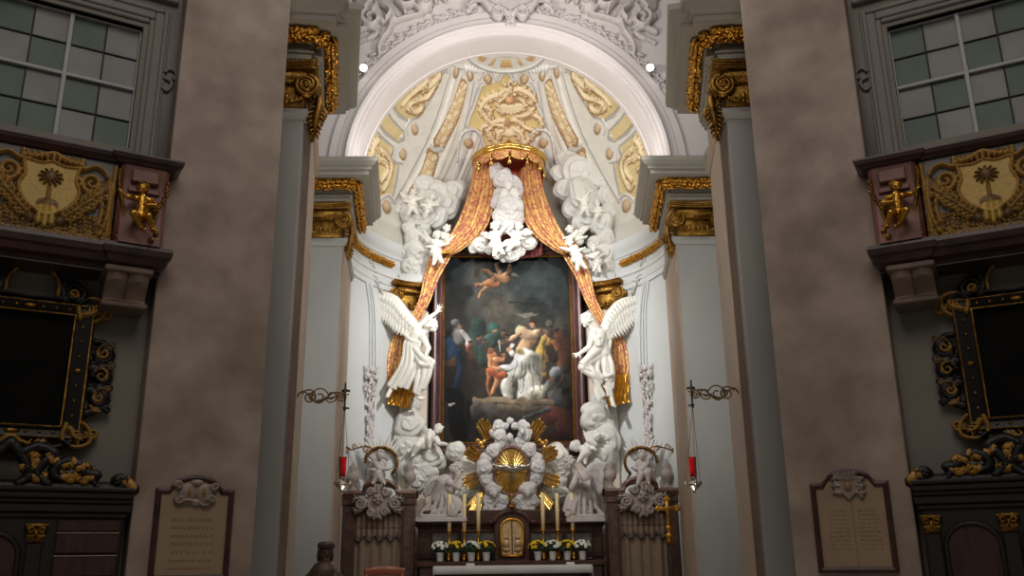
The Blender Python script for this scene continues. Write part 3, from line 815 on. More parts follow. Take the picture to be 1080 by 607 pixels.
# ornament of the middle panel: shell, mask and scrolling leaves
def lobed(pts, r0, r1, h=0.07):
    """painted acanthus scroll: brown edge, pale body, leaf lobes on both sides"""
    P = cat(dpts(pts), 5); n = len(P); T = np.gradient(P, axis=0); T /= np.linalg.norm(T, axis=1)[:, None]; N_ = np.stack([-T[:, 1], T[:, 0]], -1)
    L = []
    for i in range(1, n, 3):
        t = i/(n-1); r = r0+(r1-r0)*t
        for g in (-1, 1): L.append((P[i], P[i]+N_[i]*g*r*0.85+T[i]*r*0.7, r*0.62))
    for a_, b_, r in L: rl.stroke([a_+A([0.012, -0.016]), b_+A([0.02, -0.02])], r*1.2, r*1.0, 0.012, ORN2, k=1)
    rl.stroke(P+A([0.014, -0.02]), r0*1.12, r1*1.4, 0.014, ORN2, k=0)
    for a_, b_, r in L: rl.stroke([a_, b_], r, r*0.75, h*0.7, (210, 188, 150), k=1)
    rl.stroke(P, r0*0.78, r1*0.8, h, ORN, k=0)
    rl.stroke(P+A([0.01, -0.02])*1.2, r0*0.16, r1*0.14, h*1.02, ORN3, k=0)
def orn(pts, r0, r1, h=0.07): lobed(pts, r0*1.15, r1*1.1, h)
def side_scrolls():
    for pts, r in (([(463, 80), (453, 90), (441, 92), (436, 102), (445, 109), (440, 117), (429, 114)], 0.085), ([(450, 84), (444, 90), (432, 100), (424, 110)], 0.06), ([(458, 90), (450, 102), (440, 104)], 0.05), ([(436, 118), (432, 110), (438, 106)], 0.04),
                   ([(398, 148), (392, 158), (398, 166), (406, 170), (408, 180), (402, 190)], 0.075), ([(402, 158), (410, 166), (412, 178), (404, 200), (398, 194)], 0.05), ([(392, 160), (388, 172), (396, 180)], 0.05)):
        lobed(pts, r*1.2, r*0.5)
sym(side_scrolls)
for pts, r0, r1 in (([(535, 104), (528, 100), (518, 102), (510, 108), (507, 116), (512, 123), (519, 124)], 0.09, 0.04), ([(512, 112), (517, 116), (516, 121)], 0.06, 0.03), ([(536, 99), (545, 94), (554, 97), (562, 103), (560, 108)], 0.1, 0.05),
                    ([(528, 98), (533, 94), (539, 96), (543, 99)], 0.06, 0.03), ([(535, 128), (526, 127), (516, 131), (508, 134), (508, 140)], 0.075, 0.03), ([(541, 126), (550, 125), (558, 120), (567, 123), (571, 131), (566, 140), (558, 136)], 0.07, 0.035),
                    ([(548, 128), (554, 134), (562, 136)], 0.05, 0.03), ([(532, 136), (526, 140), (525, 148)], 0.08, 0.04), ([(541, 136), (548, 140), (550, 148), (556, 150), (556, 144)], 0.08, 0.03), ([(520, 132), (514, 138), (520, 142)], 0.05, 0.03), ([(536, 90), (538, 84), (541, 88)], 0.03, 0.02), ([(533, 89), (530, 86)], 0.03, 0.02), ([(543, 88), (545, 85)], 0.03, 0.02)):
    orn(pts, r0, r1)
for pts, r0, r1 in (([(530, 118), (526, 110), (530, 104)], 0.07, 0.03), ([(548, 116), (553, 110), (549, 104)], 0.07, 0.03), ([(512, 124), (520, 130), (530, 132)], 0.05, 0.04), ([(562, 114), (556, 120), (546, 122)], 0.05, 0.03), ([(516, 142), (522, 150), (530, 152)], 0.06, 0.03), ([(562, 142), (552, 152), (544, 152)], 0.06, 0.03), ([(538, 92), (533, 100), (526, 106)], 0.05, 0.03)): orn(pts, r0, r1)
u, v = dome_uv(539, 112)
rl.blob(u, v, 0.24, 0.2, 0.02, ORN2)
for k in range(9):
    a = PI+k*PI/8; rl.stroke([(u, v+0.03), (u+0.2*math.cos(a), v+0.02+0.17*math.sin(a))], 0.03, 0.045, 0.08, ORN, k=2)
rl.blob(*dome_uv(537, 105), 0.085, 0.09, 0.11, (206, 160, 116)); rl.blob(*dome_uv(535, 126), 0.06, 0.06, 0.1, ORN3); rl.blob(*dome_uv(537, 140), 0.12, 0.1, 0.09, ORN)
def bosses():
    for (x, y, r) in ((514, 82, 0.095), (493.6, 150, 0.11), (495.3, 78.6, 0.085), (480.5, 74.3, 0.085), (436.9, 135, 0.1), (424.2, 161.4, 0.105), (407, 217, 0.13)):
        u, v = dome_uv(x, y); ky = 1.3 if y < 90 else 1.0
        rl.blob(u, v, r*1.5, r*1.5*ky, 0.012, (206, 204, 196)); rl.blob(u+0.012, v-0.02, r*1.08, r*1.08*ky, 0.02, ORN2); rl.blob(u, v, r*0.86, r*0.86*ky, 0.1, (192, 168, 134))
    for pts in ([(508, 143), (500, 137), (489, 140), (484, 152), (482, 170)], [(523, 84), (519, 76), (510, 75), (505, 84)], [(432, 127), (428, 134), (430, 142)], [(416, 158), (416, 168), (424, 172)], [(400, 226), (400, 212), (410, 206), (416, 214)], [(488, 72), (476, 68), (472, 76)]):
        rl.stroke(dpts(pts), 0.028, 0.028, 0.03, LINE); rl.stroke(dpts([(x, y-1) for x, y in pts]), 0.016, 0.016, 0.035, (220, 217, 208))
    rl.stroke(dpts([(491, 71), (497, 72), (504, 74), (511, 73)]), 0.05, 0.05, 0.06, (226, 224, 218))
    for k in range(6): rl.blob(*dome_uv(492+k*3.4, 72.5), 0.035, 0.09, 0.08, (214, 212, 206))
sym(bosses)
# ring round the crown
zb = RA*math.radians(74.2); zr = RA*math.radians(83.5)
mk = rl.V > zb; rl.C[mk] = lin((198, 196, 186)); rl.H[mk] = 0.03
mk = (rl.V > zb) & (rl.V < zb+0.045); rl.C[mk] = lin(LINE); rl.H[mk] = 0.05
mk = (rl.V > zb+0.05) & (rl.V < zb+0.08); rl.C[mk] = lin((226, 223, 214)); rl.H[mk] = 0.06
mk = rl.V > zr; rl.C[mk] = lin((204, 178, 112)); rl.H[mk] = -0.02
mk = (rl.V > zr-0.03) & (rl.V < zr); rl.C[mk] = lin((170, 164, 150))
for k in range(-4, 5):
    a0 = k*0.52; m_ = (rl.V > zb+0.14) & (rl.V < zr-0.09) & (np.abs(AL-a0) < (0.2 if k % 2 == 0 else 0.07))
    rl.C[m_] = lin((206, 178, 118)); rl.H[m_] = 0.01
    m2 = m_ & (np.abs(rl.V-(zb+zr)/2-0.03*np.sin(AL*60)) < 0.05); rl.C[m2] = lin(ORN3); rl.H[m2] = 0.05
# foot of the dome
mk = rl.V < 0.0; rl.C[mk] = lin((200, 196, 184))
mk = (rl.V > -0.06) & (rl.V < -0.03); rl.C[mk] = lin((120, 112, 100)); rl.H[mk] = -0.02
R_ = RA-rl.H*0.8
V = np.stack([R_*np.sin(AL)*np.cos(BB), YC+R_*np.cos(AL)*np.cos(BB), DC[2]+np.where(BE > 0, R_*np.sin(BB), BE)], -1)
q = MB(flip=True); q.grid(V, col=rl.C); struct(q.build('ceiling_dome', 'fresco'))

# ------------------------------------------------------------------ stucco over the arch
YS = 14.88
def sp(L): return [(at(x, y, YS)[0], at(x, y, YS)[2]) for x, y in L]
for sd in (-1, 1):
    rl = Relief(-3.1, -0.4, 9.3, 12.2, 0.014)
    S = rl.stroke
    for pts, a, b, h in (([(376, -6), (386, 4), (398, 14), (404, 24)], 0.2, 0.1, 0.16), ([(384, -8), (398, 0), (412, 12), (416, 22)], 0.16, 0.08, 0.2), ([(379, 18), (390, 26), (400, 30)], 0.12, 0.06, 0.14), ([(377, 34), (388, 30), (398, 36), (388, 42)], 0.1, 0.05, 0.12),
                         ([(414, 22), (410, 34), (404, 42), (400, 52), (401, 58)], 0.09, 0.05, 0.16), ([(412, 26), (420, 22), (434, 18), (446, 16)], 0.08, 0.05, 0.14), ([(400, -10), (414, -2), (424, 8), (428, 16)], 0.12, 0.05, 0.22), ([(416, -8), (428, -2), (438, 8), (444, 16)], 0.1, 0.05, 0.2),
                         ([(430, -10), (440, -6), (452, 2), (454, 12)], 0.12, 0.05, 0.22), ([(450, -12), (462, -6), (470, 2)], 0.12, 0.05, 0.18), ([(464, -10), (476, -6), (490, -4)], 0.1, 0.05, 0.14), ([(378, 46), (386, 42), (394, 36)], 0.05, 0.03, 0.1), ([(386, 12), (392, 6), (398, 8), (394, 16)], 0.06, 0.04, 0.26), ([(404, 8), (412, 16), (408, 24)], 0.05, 0.03, 0.26)):
        S(sp(pts), a*0.75, b*0.75, h)
    rl.scroll(sp([(431, 2)])[0], 0.22, 1.6, 1.0, 0.05, 0.025, 0.26); rl.scroll(sp([(392, 22)])[0], 0.2, 1.5, 2.0, 0.05, 0.025, 0.22); rl.scroll(sp([(452, 6)])[0], 0.16, 1.4, 0.4, 0.045, 0.02, 0.26)
    rl.blob(*sp([(447, 8)])[0], 0.16, 0.15, 0.24); rl.blob(*sp([(412, -4)])[0], 0.18, 0.16, 0.2); rl.blob(*sp([(384, 4)])[0], 0.2, 0.22, 0.14)
    rg = np.random.default_rng(3)
    for k in range(46):     # leafy edge along the archivolt
        a = math.radians(100+k*1.35*1.0); r = 3.38+0.05*math.sin(k*1.7)
        u, v = r*math.cos(a), ZC+r*math.sin(a); d = A([-math.sin(a), math.cos(a)]); n = A([math.cos(a), math.sin(a)])
        rl.leaf((u, v), A([u, v])+d*0.12+n*(0.08 if k % 2 else -0.05), 0.05, 0.09, bend=0.15, lobes=2)
    k = 1 if sd < 0 else -1
    o = rl.build('stucco_relief', 'relief_stucco', None, lambda U, V, H: np.stack([k*U, 14.905-H, V], -1), cut=True, rough=0.006, flip=sd > 0)
    tag(o, f'white stucco relief of drapery, scrolls and leaves over the {WORD[sd]} haunch of the arch', 'relief')
t = thing('stucco_cartouche', 'white stucco cartouche with scrolled frame at the crown of the arch', 'cartouche', (0.03, 14.75, 11.3))
rl = Relief(-1.0, 1.0, 10.8, 12.4, 0.012)
cx_, cz_ = at(538, -6, 14.75)[[0, 2]]
SH = [(cx_+x, cz_+z) for x, z in ((-0.52, 0.6), (-0.56, 0.2), (-0.5, -0.1), (-0.36, -0.28), (-0.14, -0.36), (0, -0.48), (0.14, -0.36), (0.36, -0.28), (0.5, -0.1), (0.56, 0.2), (0.52, 0.6))]
rl.poly(cat(SH, 5), 0.06)
f1 = lambda U, V, H: np.stack([U, 14.78-H, V], -1)
rl.build('shield', 'relief_stucco', t, f1, cut=True)
rl = Relief(-1.1, 1.1, 10.7, 12.4, 0.012)
rl.stroke(SH, 0.06, 0.06, 0.14)
for g in (-1, 1):
    rl.scroll((cx_+g*0.22, cz_-0.45), 0.12, 1.7, PI/2, 0.045, 0.02, 0.18, d=-g); rl.scroll((cx_+g*0.6, cz_-0.02), 0.14, 1.6, PI*0.5, 0.05, 0.022, 0.16, d=g)
    for k in range(6):
        a = A([cx_+g*(0.56+0.02*k), cz_+0.35-k*0.12]); rl.leaf(a, a+A([g*0.16, -0.16]), 0.06, 0.12, bend=0.1*g)
    rl.stroke([(cx_+g*0.5, cz_-0.15), (cx_+g*0.36, cz_-0.36), (cx_+g*0.22, cz_-0.35)], 0.06, 0.04, 0.15)
rl.leaf((cx_, cz_-0.42), (cx_, cz_-0.66), 0.1, 0.16, bend=0.0)
rl.build('scroll_frame', 'relief_stucco', t, f1, cut=True, rough=0.004)
for sd in (-1, 1):
    p = at(384, 72, 14.7); p = mloc(sd, p)
    t = thing('spotlight', f'small lit spotlight on the {WORD[sd]} shoulder of the white arch', 'spotlight', p, 'arch spotlights')
    q = MB(); q.tube([(p[0], p[1]+0.16, p[2]+0.05), (p[0], p[1]-0.06, p[2]-0.02)], [0.06, 0.075], 14); q.box(p[0]-0.02, p[0]+0.02, p[1], p[1]+0.22, p[2]+0.05, p[2]+0.1); q.build('housing', 'cloth_white', t)
    q = MB(); q.ell((p[0], p[1]-0.075, p[2]-0.03), (0.068, 0.04, 0.068)); q.build('lamp', 'lamp_white', t)
# ------------------------------------------------------------------ altarpiece
YP = 17.62
def xz(px, py, Y): p = at(px, py, Y); return p[0], p[2]
fx0, fz1 = xz(455.5, 262, YP); fx1, _ = xz(617, 262, YP); _, fz0 = xz(540, 475, YP)
fx0, fx1 = -1.53, 1.53
ix0, ix1 = -1.29, 1.29; _, iz1 = xz(538, 271.5, YP); _, iz0 = xz(538, 466, YP)
t = thing('altarpiece', 'large dark altarpiece painting of a crowded martyrdom scene in a brown frame', 'painting', (0, YP, fz0))
# painted canvas; drawn in a frame of 338 x 507 units
nx, ny = 330, 480
X, Yc = np.meshgrid(np.linspace(57, 395, nx), np.linspace(60, 567, ny), indexing='ij')
IMG = np.empty((nx, ny, 3))
X0, Y0_ = X.copy(), Yc.copy(); rg = np.random.default_rng(31); wx = np.zeros(X.shape); wy = np.zeros(X.shape); wn = np.zeros(X.shape)
for _ in range(16):
    a = rg.uniform(0, 6.28); f_ = rg.uniform(0.06, 0.35); ph = rg.uniform(0, 6.28, 3); s_ = np.sin
    wx += s_(f_*(X0*math.cos(a)+Y0_*math.sin(a))+ph[0])*0.09/f_; wy += s_(f_*(X0*math.sin(a)-Y0_*math.cos(a))+ph[1])*0.09/f_; pass
def vnoise(step):
    G_ = rg.random((int(340/step)+3, int(510/step)+3)); u = (X0-57)/step; v = (Y0_-60)/step; i = u.astype(int); j_ = v.astype(int); fu = u-i; fv = v-j_; fu = fu*fu*(3-2*fu); fv = fv*fv*(3-2*fv)
    return (G_[i, j_]*(1-fu)+G_[i+1, j_]*fu)*(1-fv)+(G_[i, j_+1]*(1-fu)+G_[i+1, j_+1]*fu)*fv
wx = wx*0.4+(vnoise(26)-0.5)*9+(vnoise(9)-0.5)*4; wy = wy*0.4+(vnoise(26)-0.5)*9+(vnoise(9)-0.5)*4
wn = (vnoise(60)-0.5)*1.6+(vnoise(22)-0.5)*1.2+(vnoise(8)-0.5)*0.7
X = X0+wx; Yc = Y0_+wy      # hand-drawn wobble of the brush
def sm(x): x = np.clip(x, 0, 1); return x*x*(3-2*x)
g = sm((Yc-60)/320)[..., None]
IMG[:] = A([50, 58, 60])*(1-g)+A([62, 54, 44])*g
def dab(x, y, rx, ry, col, rot=0, soft=0.5, sh=0.0, a=1.0):
    c, n = math.cos(rot), math.sin(rot); dx = X-x; dy = Yc-y
    u = (dx*c+dy*n)/rx; v = (-dx*n+dy*c)/ry; d = np.sqrt(u*u+v*v)
    al_ = (sm((1-d)/soft)*a)[..., None]
    cc = A(col, float)*(1+sh*np.clip(-(dx/rx+dy/ry)*0.7, -1, 1))[..., None]
    IMG[:] = IMG*(1-al_)+np.clip(cc, 0, 255)*al_
def limb(pts, r0, r1, col, soft=0.28, sh=0.75, a=1.0):
    P = cat(pts, 5); D = np.full(X.shape, 1e9); NX = np.zeros(X.shape); n = len(P)
    for i in range(n-1):
        p, q_ = P[i], P[i+1]; d = q_-p; L = d@d+1e-9; tt = np.clip(((X-p[0])*d[0]+(Yc-p[1])*d[1])/L, 0, 1)
        ex = X-p[0]-tt*d[0]; ey = Yc-p[1]-tt*d[1]; r = r0+(r1-r0)*(i+tt)/(n-1); dd = np.hypot(ex, ey)/r
        b_ = dd < D; D = np.where(b_, dd, D); NX = np.where(b_, (ex+ey)/r, NX)
    al_ = (sm((1-D)/soft)*a)[..., None]; cc = A(col, float)*(1-sh*np.clip(NX*0.7, -1, 1))[..., None]
    IMG[:] = IMG*(1-al_)+np.clip(cc, 0, 255)*al_
dab(90, 110, 90, 90, (40, 47, 54), a=0.8, soft=0.9); dab(150, 130, 60, 110, (112, 108, 96), a=0.8, soft=0.9); dab(205, 210, 90, 90, (104, 94, 78), a=0.85, soft=0.9)
dab(330, 150, 130, 110, (60, 76, 74), a=0.7, soft=0.9); dab(330, 255, 120, 50, (120, 112, 92), a=0.6, soft=0.9); dab(150, 95, 25, 30, (140, 134, 116), a=0.7, soft=0.9)
dab(95, 180, 36, 60, (32, 34, 32), soft=0.6, a=0.9); dab(75, 230, 45, 70, (48, 46, 40), soft=0.8); dab(120, 155, 22, 26, (34, 35, 33), soft=0.7)
dab(300, 205, 62, 22, (44, 50, 48), soft=0.4, a=0.9); dab(325, 235, 40, 35, (38, 42, 40), soft=0.5, a=0.85); dab(290, 190, 26, 18, (36, 40, 38), soft=0.5); dab(355, 190, 20, 22, (38, 42, 42), soft=0.6); dab(280, 225, 40, 6, (116, 112, 96), soft=0.5)
limb([(232, 186), (330, 192)], 5, 5, (50, 56, 54)); dab(335, 245, 10, 12, (104, 100, 84), soft=0.5)
for p in (([(196, 118), (222, 122)], 15, 13, (206, 140, 92)), ([(190, 122), (165, 132), (146, 140)], 9, 6, (196, 124, 80)), ([(186, 130), (168, 150), (152, 172)], 10, 5, (204, 136, 88)), ([(212, 108), (200, 92), (198, 76)], 7, 5, (222, 160, 116)), ([(226, 112), (234, 100), (236, 82)], 7, 5, (222, 160, 116)),
          ([(186, 108), (170, 98), (158, 94)], 6, 4, (204, 138, 92)), ([(176, 134), (205, 136)], 8, 7, (178, 104, 64))): limb(*p)
dab(228, 126, 9, 9, (176, 112, 72), sh=0.4); dab(247, 112, 14, 6, (126, 124, 108), soft=0.6)
# rider, horse and crowd on one side
dab(100, 410, 60, 110, (38, 30, 24), soft=0.6); dab(74, 350, 30, 22, (124, 84, 50), sh=0.5, soft=0.5); dab(70, 440, 22, 80, (54, 42, 34), soft=0.6)
dab(96, 282, 24, 30, (150, 146, 142), sh=0.5); dab(86, 246, 15, 14, (118, 120, 118), sh=0.6, soft=0.4); dab(96, 256, 8, 8, (180, 118, 80), soft=0.5)
limb([(108, 272), (124, 292), (120, 314)], 9, 8, (176, 172, 166)); dab(120, 318, 10, 14, (176, 84, 54), sh=0.4); limb([(60, 298), (74, 326), (64, 340)], 22, 12, (40, 84, 138), sh=0.5); limb([(96, 330), (100, 370), (92, 420)], 12, 9, (26, 46, 74))
dab(128, 330, 16, 40, (98, 70, 48), soft=0.8, a=0.8); dab(140, 300, 10, 9, (150, 106, 72), soft=0.6); dab(135, 390, 22, 46, (52, 38, 30), soft=0.6)
limb([(146, 248), (150, 290), (160, 340)], 22, 26, (42, 60, 54)); dab(188, 258, 20, 17, (48, 88, 78), sh=0.5, soft=0.4); dab(189, 268, 9, 10, (160, 106, 72), sh=0.3); limb([(190, 288), (170, 310), (165, 350)], 24, 22, (44, 66, 58))
# executioner
limb([(282, 300), (270, 330), (272, 352)], 26, 22, (196, 146, 104)); limb([(262, 268), (282, 280), (300, 278)], 20, 17, (226, 178, 138)); limb([(256, 272), (232, 292), (206, 300)], 9, 6, (214, 158, 116)); limb([(306, 272), (322, 282), (334, 296)], 10, 7, (206, 150, 108))
dab(296, 240, 15, 14, (52, 36, 28), soft=0.4); dab(292, 250, 9, 10, (196, 138, 98), sh=0.3, soft=0.5); dab(206, 300, 6, 5, (204, 120, 84)); limb([(206, 292), (206, 322)], 2, 2, (190, 190, 186))
limb([(326, 290), (312, 320), (310, 356), (318, 388)], 10, 13, (196, 152, 66)); limb([(338, 292), (328, 320), (326, 352)], 7, 9, (168, 122, 50)); limb([(272, 336), (300, 344), (316, 372)], 10, 16, (200, 182, 120))
# old man in white and the youth
limb([(262, 338), (244, 366), (206, 374)], 17, 9, (226, 222, 208)); limb([(276, 346), (284, 390), (280, 440)], 34, 36, (222, 216, 200)); limb([(256, 384), (224, 406), (226, 446)], 22, 16, (214, 208, 188)); limb([(290, 440), (320, 430)], 26, 14, (196, 188, 166))
for p in (([(262, 350), (262, 400), (250, 444)], 3), ([(282, 360), (290, 410), (288, 448)], 3), ([(236, 400), (232, 440)], 2.5), ([(300, 380), (308, 430)], 3)): limb(p[0], p[1], p[1], (158, 152, 134), a=0.7)
dab(232, 318, 13, 13, (196, 138, 100), sh=0.3); dab(240, 328, 11, 12, (226, 222, 212), sh=0.3, soft=0.5); dab(238, 306, 10, 6, (214, 210, 200), soft=0.6); dab(264, 326, 14, 10, (182, 156, 100), soft=0.5)
limb([(186, 336), (190, 362), (194, 384)], 15, 13, (196, 118, 70)); limb([(196, 344), (212, 352), (216, 340)], 7, 6, (206, 132, 84)); limb([(184, 346), (184, 366), (206, 374)], 7, 6, (210, 136, 88)); dab(182, 322, 11, 11, (146, 84, 52), sh=0.4)
limb([(194, 386), (196, 412), (180, 446)], 11, 6, (204, 126, 78)); limb([(180, 380), (172, 408), (176, 440)], 10, 5, (186, 108, 64)); limb([(182, 380), (200, 392), (216, 390)], 12, 9, (178, 86, 46))
dab(214, 336, 9, 9, (174, 108, 72), sh=0.3)
# onlookers and soldier on the other side
dab(358, 272, 13, 13, (60, 40, 30), sh=0.3); dab(352, 276, 7, 9, (178, 110, 70)); limb([(368, 292), (378, 330), (372, 368)], 22, 24, (92, 50, 32)); limb([(348, 296), (360, 320)], 9, 10, (150, 84, 48)); dab(330, 270, 9, 9, (134, 100, 76), soft=0.6)
dab(384, 300, 16, 30, (104, 54, 34), soft=0.6, a=0.7); limb([(330, 320), (345, 345)], 14, 14, (58, 44, 32))
limb([(340, 420), (352, 444), (372, 450)], 24, 20, (96, 98, 96)); limb([(332, 420), (318, 440), (310, 452)], 12, 9, (120, 118, 104)); dab(352, 384, 18, 18, (126, 130, 130), sh=0.7, soft=0.3); dab(344, 400, 9, 10, (172, 96, 60)); limb([(362, 372), (372, 394)], 5, 7, (70, 74, 76)); limb([(376, 392), (356, 420), (338, 446), (316, 472)], 1.6, 1.6, (150, 110, 70))
limb([(376, 430), (384, 470)], 12, 14, (52, 46, 40))
# steps, rocks, foreground
limb([(140, 458), (340, 462)], 9, 9, (142, 120, 94), sh=0.3); limb([(200, 478), (340, 480)], 10, 10, (108, 92, 72), sh=0.3); limb([(150, 480), (190, 492)], 26, 22, (84, 78, 70)); dab(250, 500, 80, 30, (72, 64, 52), soft=0.7)
limb([(84, 440), (92, 490), (100, 540)], 24, 30, (16, 15, 16)); limb([(118, 460), (128, 520)], 8, 6, (22, 20, 19)); limb([(72, 468), (84, 462)], 5, 4, (190, 186, 176)); dab(150, 520, 40, 50, (44, 40, 34), soft=0.8)
limb([(330, 500), (360, 500), (380, 540)], 26, 34, (92, 44, 34)); limb([(330, 560), (390, 560)], 20, 22, (56, 26, 22)); limb([(270, 508), (310, 490), (330, 480)], 9, 6, (86, 90, 86)); dab(240, 550, 90, 30, (34, 30, 26), soft=0.8, a=0.9)
for (x, y, r, c) in ((216, 276, 8, (120, 86, 62)), (318, 262, 7, (124, 92, 68)), (344, 258, 7, (112, 80, 60)), (150, 286, 8, (124, 84, 58)), (166, 302, 8, (104, 70, 50)), (128, 300, 7, (116, 78, 54)), (226, 284, 6, (98, 70, 52)), (384, 262, 8, (104, 72, 54))):
    dab(x, y+16, r*1.7, 15, (66, 52, 44), soft=0.7, a=0.8); dab(x, y, r, r*1.15, c, soft=0.4, sh=0.5); dab(x-1, y-r*0.7, r*0.9, r*0.6, (46, 34, 28), soft=0.6)
for (x, y, s_) in ((292, 251, 1), (232, 317, 1.1), (182, 323, 0.9), (352, 276, 0.9), (344, 400, 0.8), (189, 268, 0.8), (228, 126, 0.7)):
    dab(x-3*s_, y-1.5*s_, 1.8*s_, 1.1*s_, (60, 36, 26), soft=0.6); dab(x+3*s_, y-1*s_, 1.8*s_, 1.1*s_, (60, 36, 26), soft=0.6); dab(x-0.5*s_, y+4.5*s_, 2.4*s_, 1*s_, (110, 56, 42), soft=0.7); dab(x+5*s_, y+2*s_, 3*s_, 6*s_, (120, 76, 54), soft=0.8, a=0.6)
for pts in ([(252, 350), (246, 380), (232, 412)], [(270, 352), (272, 390), (262, 440)], [(292, 356), (304, 396), (312, 430)], [(240, 372), (222, 378), (208, 376)], [(246, 410), (244, 440)], [(322, 300), (316, 330), (316, 376)], [(332, 300), (322, 334), (326, 372)], [(186, 300), (176, 330), (172, 356)], [(66, 306), (72, 326), (62, 340)]):
    limb(pts, 1.8, 2.6, (70, 60, 46), soft=0.8, a=0.55); limb([(x-3, y-1) for x, y in pts], 1.6, 2.2, (236, 228, 206) if pts[0][1] > 345 else (150, 130, 90), soft=0.9, a=0.35)
dab(62, 300, 10, 260, (34, 36, 38), soft=0.9, a=0.5); dab(226, 62, 200, 18, (34, 40, 44), soft=0.9, a=0.6)
for _ in range(1):
    IMG = (IMG+np.roll(IMG, 1, 0)+np.roll(IMG, -1, 0)+np.roll(IMG, 1, 1)+np.roll(IMG, -1, 1))/5
lum = IMG.mean(-1, keepdims=True); IMG = lum+(IMG-lum)*0.82
vg = np.clip(np.minimum(np.minimum(X0-57, 395-X0)/70, np.minimum(Y0_-60, 567-Y0_)/90), 0, 1)[..., None]; IMG = IMG*(0.72+0.28*vg)
IMG = np.clip(IMG*(1+0.3*wn)[..., None]*0.74+RNG.normal(size=(nx, ny, 1))*3, 0, 255)
U = (X0-57)/338*(ix1-ix0)+ix0; Vv = iz1-(Y0_-60)/507*(iz1-iz0)
q = MB(); q.grid(np.stack([U, np.full(U.shape, YP-0.005), Vv], -1), col=lin(IMG).reshape(-1, 3)); q.build('canvas', 'canvas_paint', t)
def rectsweep(q, x0, x1, z0, z1, prof):
    """frame profile of (outward offset, depth) round a rectangle"""
    V = [[(x0-o, y, z0-o) for o, y in prof], [(x1+o, y, z0-o) for o, y in prof], [(x1+o, y, z1+o) for o, y in prof], [(x0-o, y, z1+o) for o, y in prof]]
    q.grid(V, cu=True)
q = MB(); rectsweep(q, ix0, ix1, iz0, iz1, [(-0.004, YP), (-0.004, YP-0.05), (0.012, YP-0.065), (0.03, YP-0.05), (0.034, YP)])
q.build('gold_slip', 'gold', t, smooth=False)
q = MB(); rectsweep(q, ix0-0.03, ix1+0.03, iz0-0.03, iz1+0.03, [(0, YP), (0, YP-0.06), (0.03, YP-0.09), (0.05, YP-0.1), (0.075, YP-0.09), (0.08, YP-0.12), (0.12, YP-0.16), (0.16, YP-0.17), (0.185, YP-0.16), (0.19, YP-0.13), (0.21, YP-0.11), (0.215, YP+0.06)])
q.build('frame', 'frame_brown', t, smooth=False)
q = MB(); q.box(-1.74, 1.74, YP+0.05, YP+0.12, fz0-0.1, fz1+0.12); q.build('shade_backing', 'gap_shade', t, smooth=False)  # dark sheet standing in for the deep shade round the frame

# flanking pilasters of the altarpiece
for sd in (-1, 1):
    q = mb(sd); q.bbox(-2.13, -1.6, 17.3, 17.9, 0, 6.3, 0.03); q.bbox(-2.0, -1.73, 17.285, 17.4, 2.0, 6.0, 0.012)
    struct(q.build('wall_altar_pilaster_'+WORD[sd], 'cream_stucco', smooth=False))
    q = mb(sd); q.bbox(-2.2, -1.5, 17.2, 17.9, 6.86, 7.05, 0.02); q.bbox(-2.14, -1.55, 17.28, 17.9, 7.05, 7.42, 0.02); q.bbox(-2.2, -1.5, 17.3, 17.9, 7.42, 7.62, 0.03)
    struct(q.build('trim_altar_entablature_'+WORD[sd], 'apse_wall', smooth=False))
    capital('gilded_capital', f'small gilded capital beside the painting above the big angel, {WORD[sd]} of the frame', (-2.0, 17.3, 6.3), math.radians(28), sd, w=0.58, h=0.56, drop=False, m='dark_gold', swag=True)
q = MB(); q.box(-2.0, 2.0, 17.72, 17.8, 1.9, 4.0); struct(q.build('wall_altar_back', 'cream_stucco', smooth=False))

# ------------------------------------------------------------------ canopy and curtains
YR = 17.15
rc = at(536.8, 171.5, YR); RR = 0.745
t = thing('altar_canopy', 'round crown canopy with gilded rim, red scalloped valance and tassels', 'canopy', rc)
q = MB(); th = np.linspace(0, 2*PI, 60, endpoint=False)
for r_, dz, w_ in ((RR, 0, 0.05), (RR+0.02, 0.05, 0.035), (RR-0.03, -0.05, 0.025)):
    q.tube([(rc[0]+r_*math.cos(a), rc[1]+r_*math.sin(a), rc[2]+dz) for a in th], w_, 8, closed=True)
q.build('rim', 'bright_gold', t)
q = MB()
prof = [(RR-0.02, 0.02), (RR*0.92, 0.1), (RR*0.72, 0.2), (RR*0.4, 0.27), (0.08, 0.3)]
q.grid(A([[(rc[0]+r_*math.cos(a), rc[1]+r_*math.sin(a), rc[2]+z) for r_, z in prof] for a in th]), cu=True); q.build('lining', 'canopy_red', t)
q = MB(); 
q.lathe([(0.1, 0.28), (0.16, 0.34), (0.12, 0.42), (0.05, 0.48), (0.03, 0.52)], rc, 14); q.build('finial', 'gold', t)
# back cloth inside, full height of the opening
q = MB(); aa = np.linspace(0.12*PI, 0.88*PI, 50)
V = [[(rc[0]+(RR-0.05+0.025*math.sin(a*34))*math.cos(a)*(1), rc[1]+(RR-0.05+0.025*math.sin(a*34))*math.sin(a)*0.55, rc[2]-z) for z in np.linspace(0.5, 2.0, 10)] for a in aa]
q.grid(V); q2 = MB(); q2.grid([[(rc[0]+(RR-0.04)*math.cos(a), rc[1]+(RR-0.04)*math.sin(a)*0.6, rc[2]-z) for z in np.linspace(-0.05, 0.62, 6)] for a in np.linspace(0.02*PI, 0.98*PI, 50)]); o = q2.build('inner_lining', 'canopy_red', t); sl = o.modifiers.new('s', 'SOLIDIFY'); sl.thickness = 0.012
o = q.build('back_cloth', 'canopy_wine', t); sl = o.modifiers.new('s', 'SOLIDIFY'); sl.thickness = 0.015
q = MB(); qq = MB(); qf = MB(); nS = 12
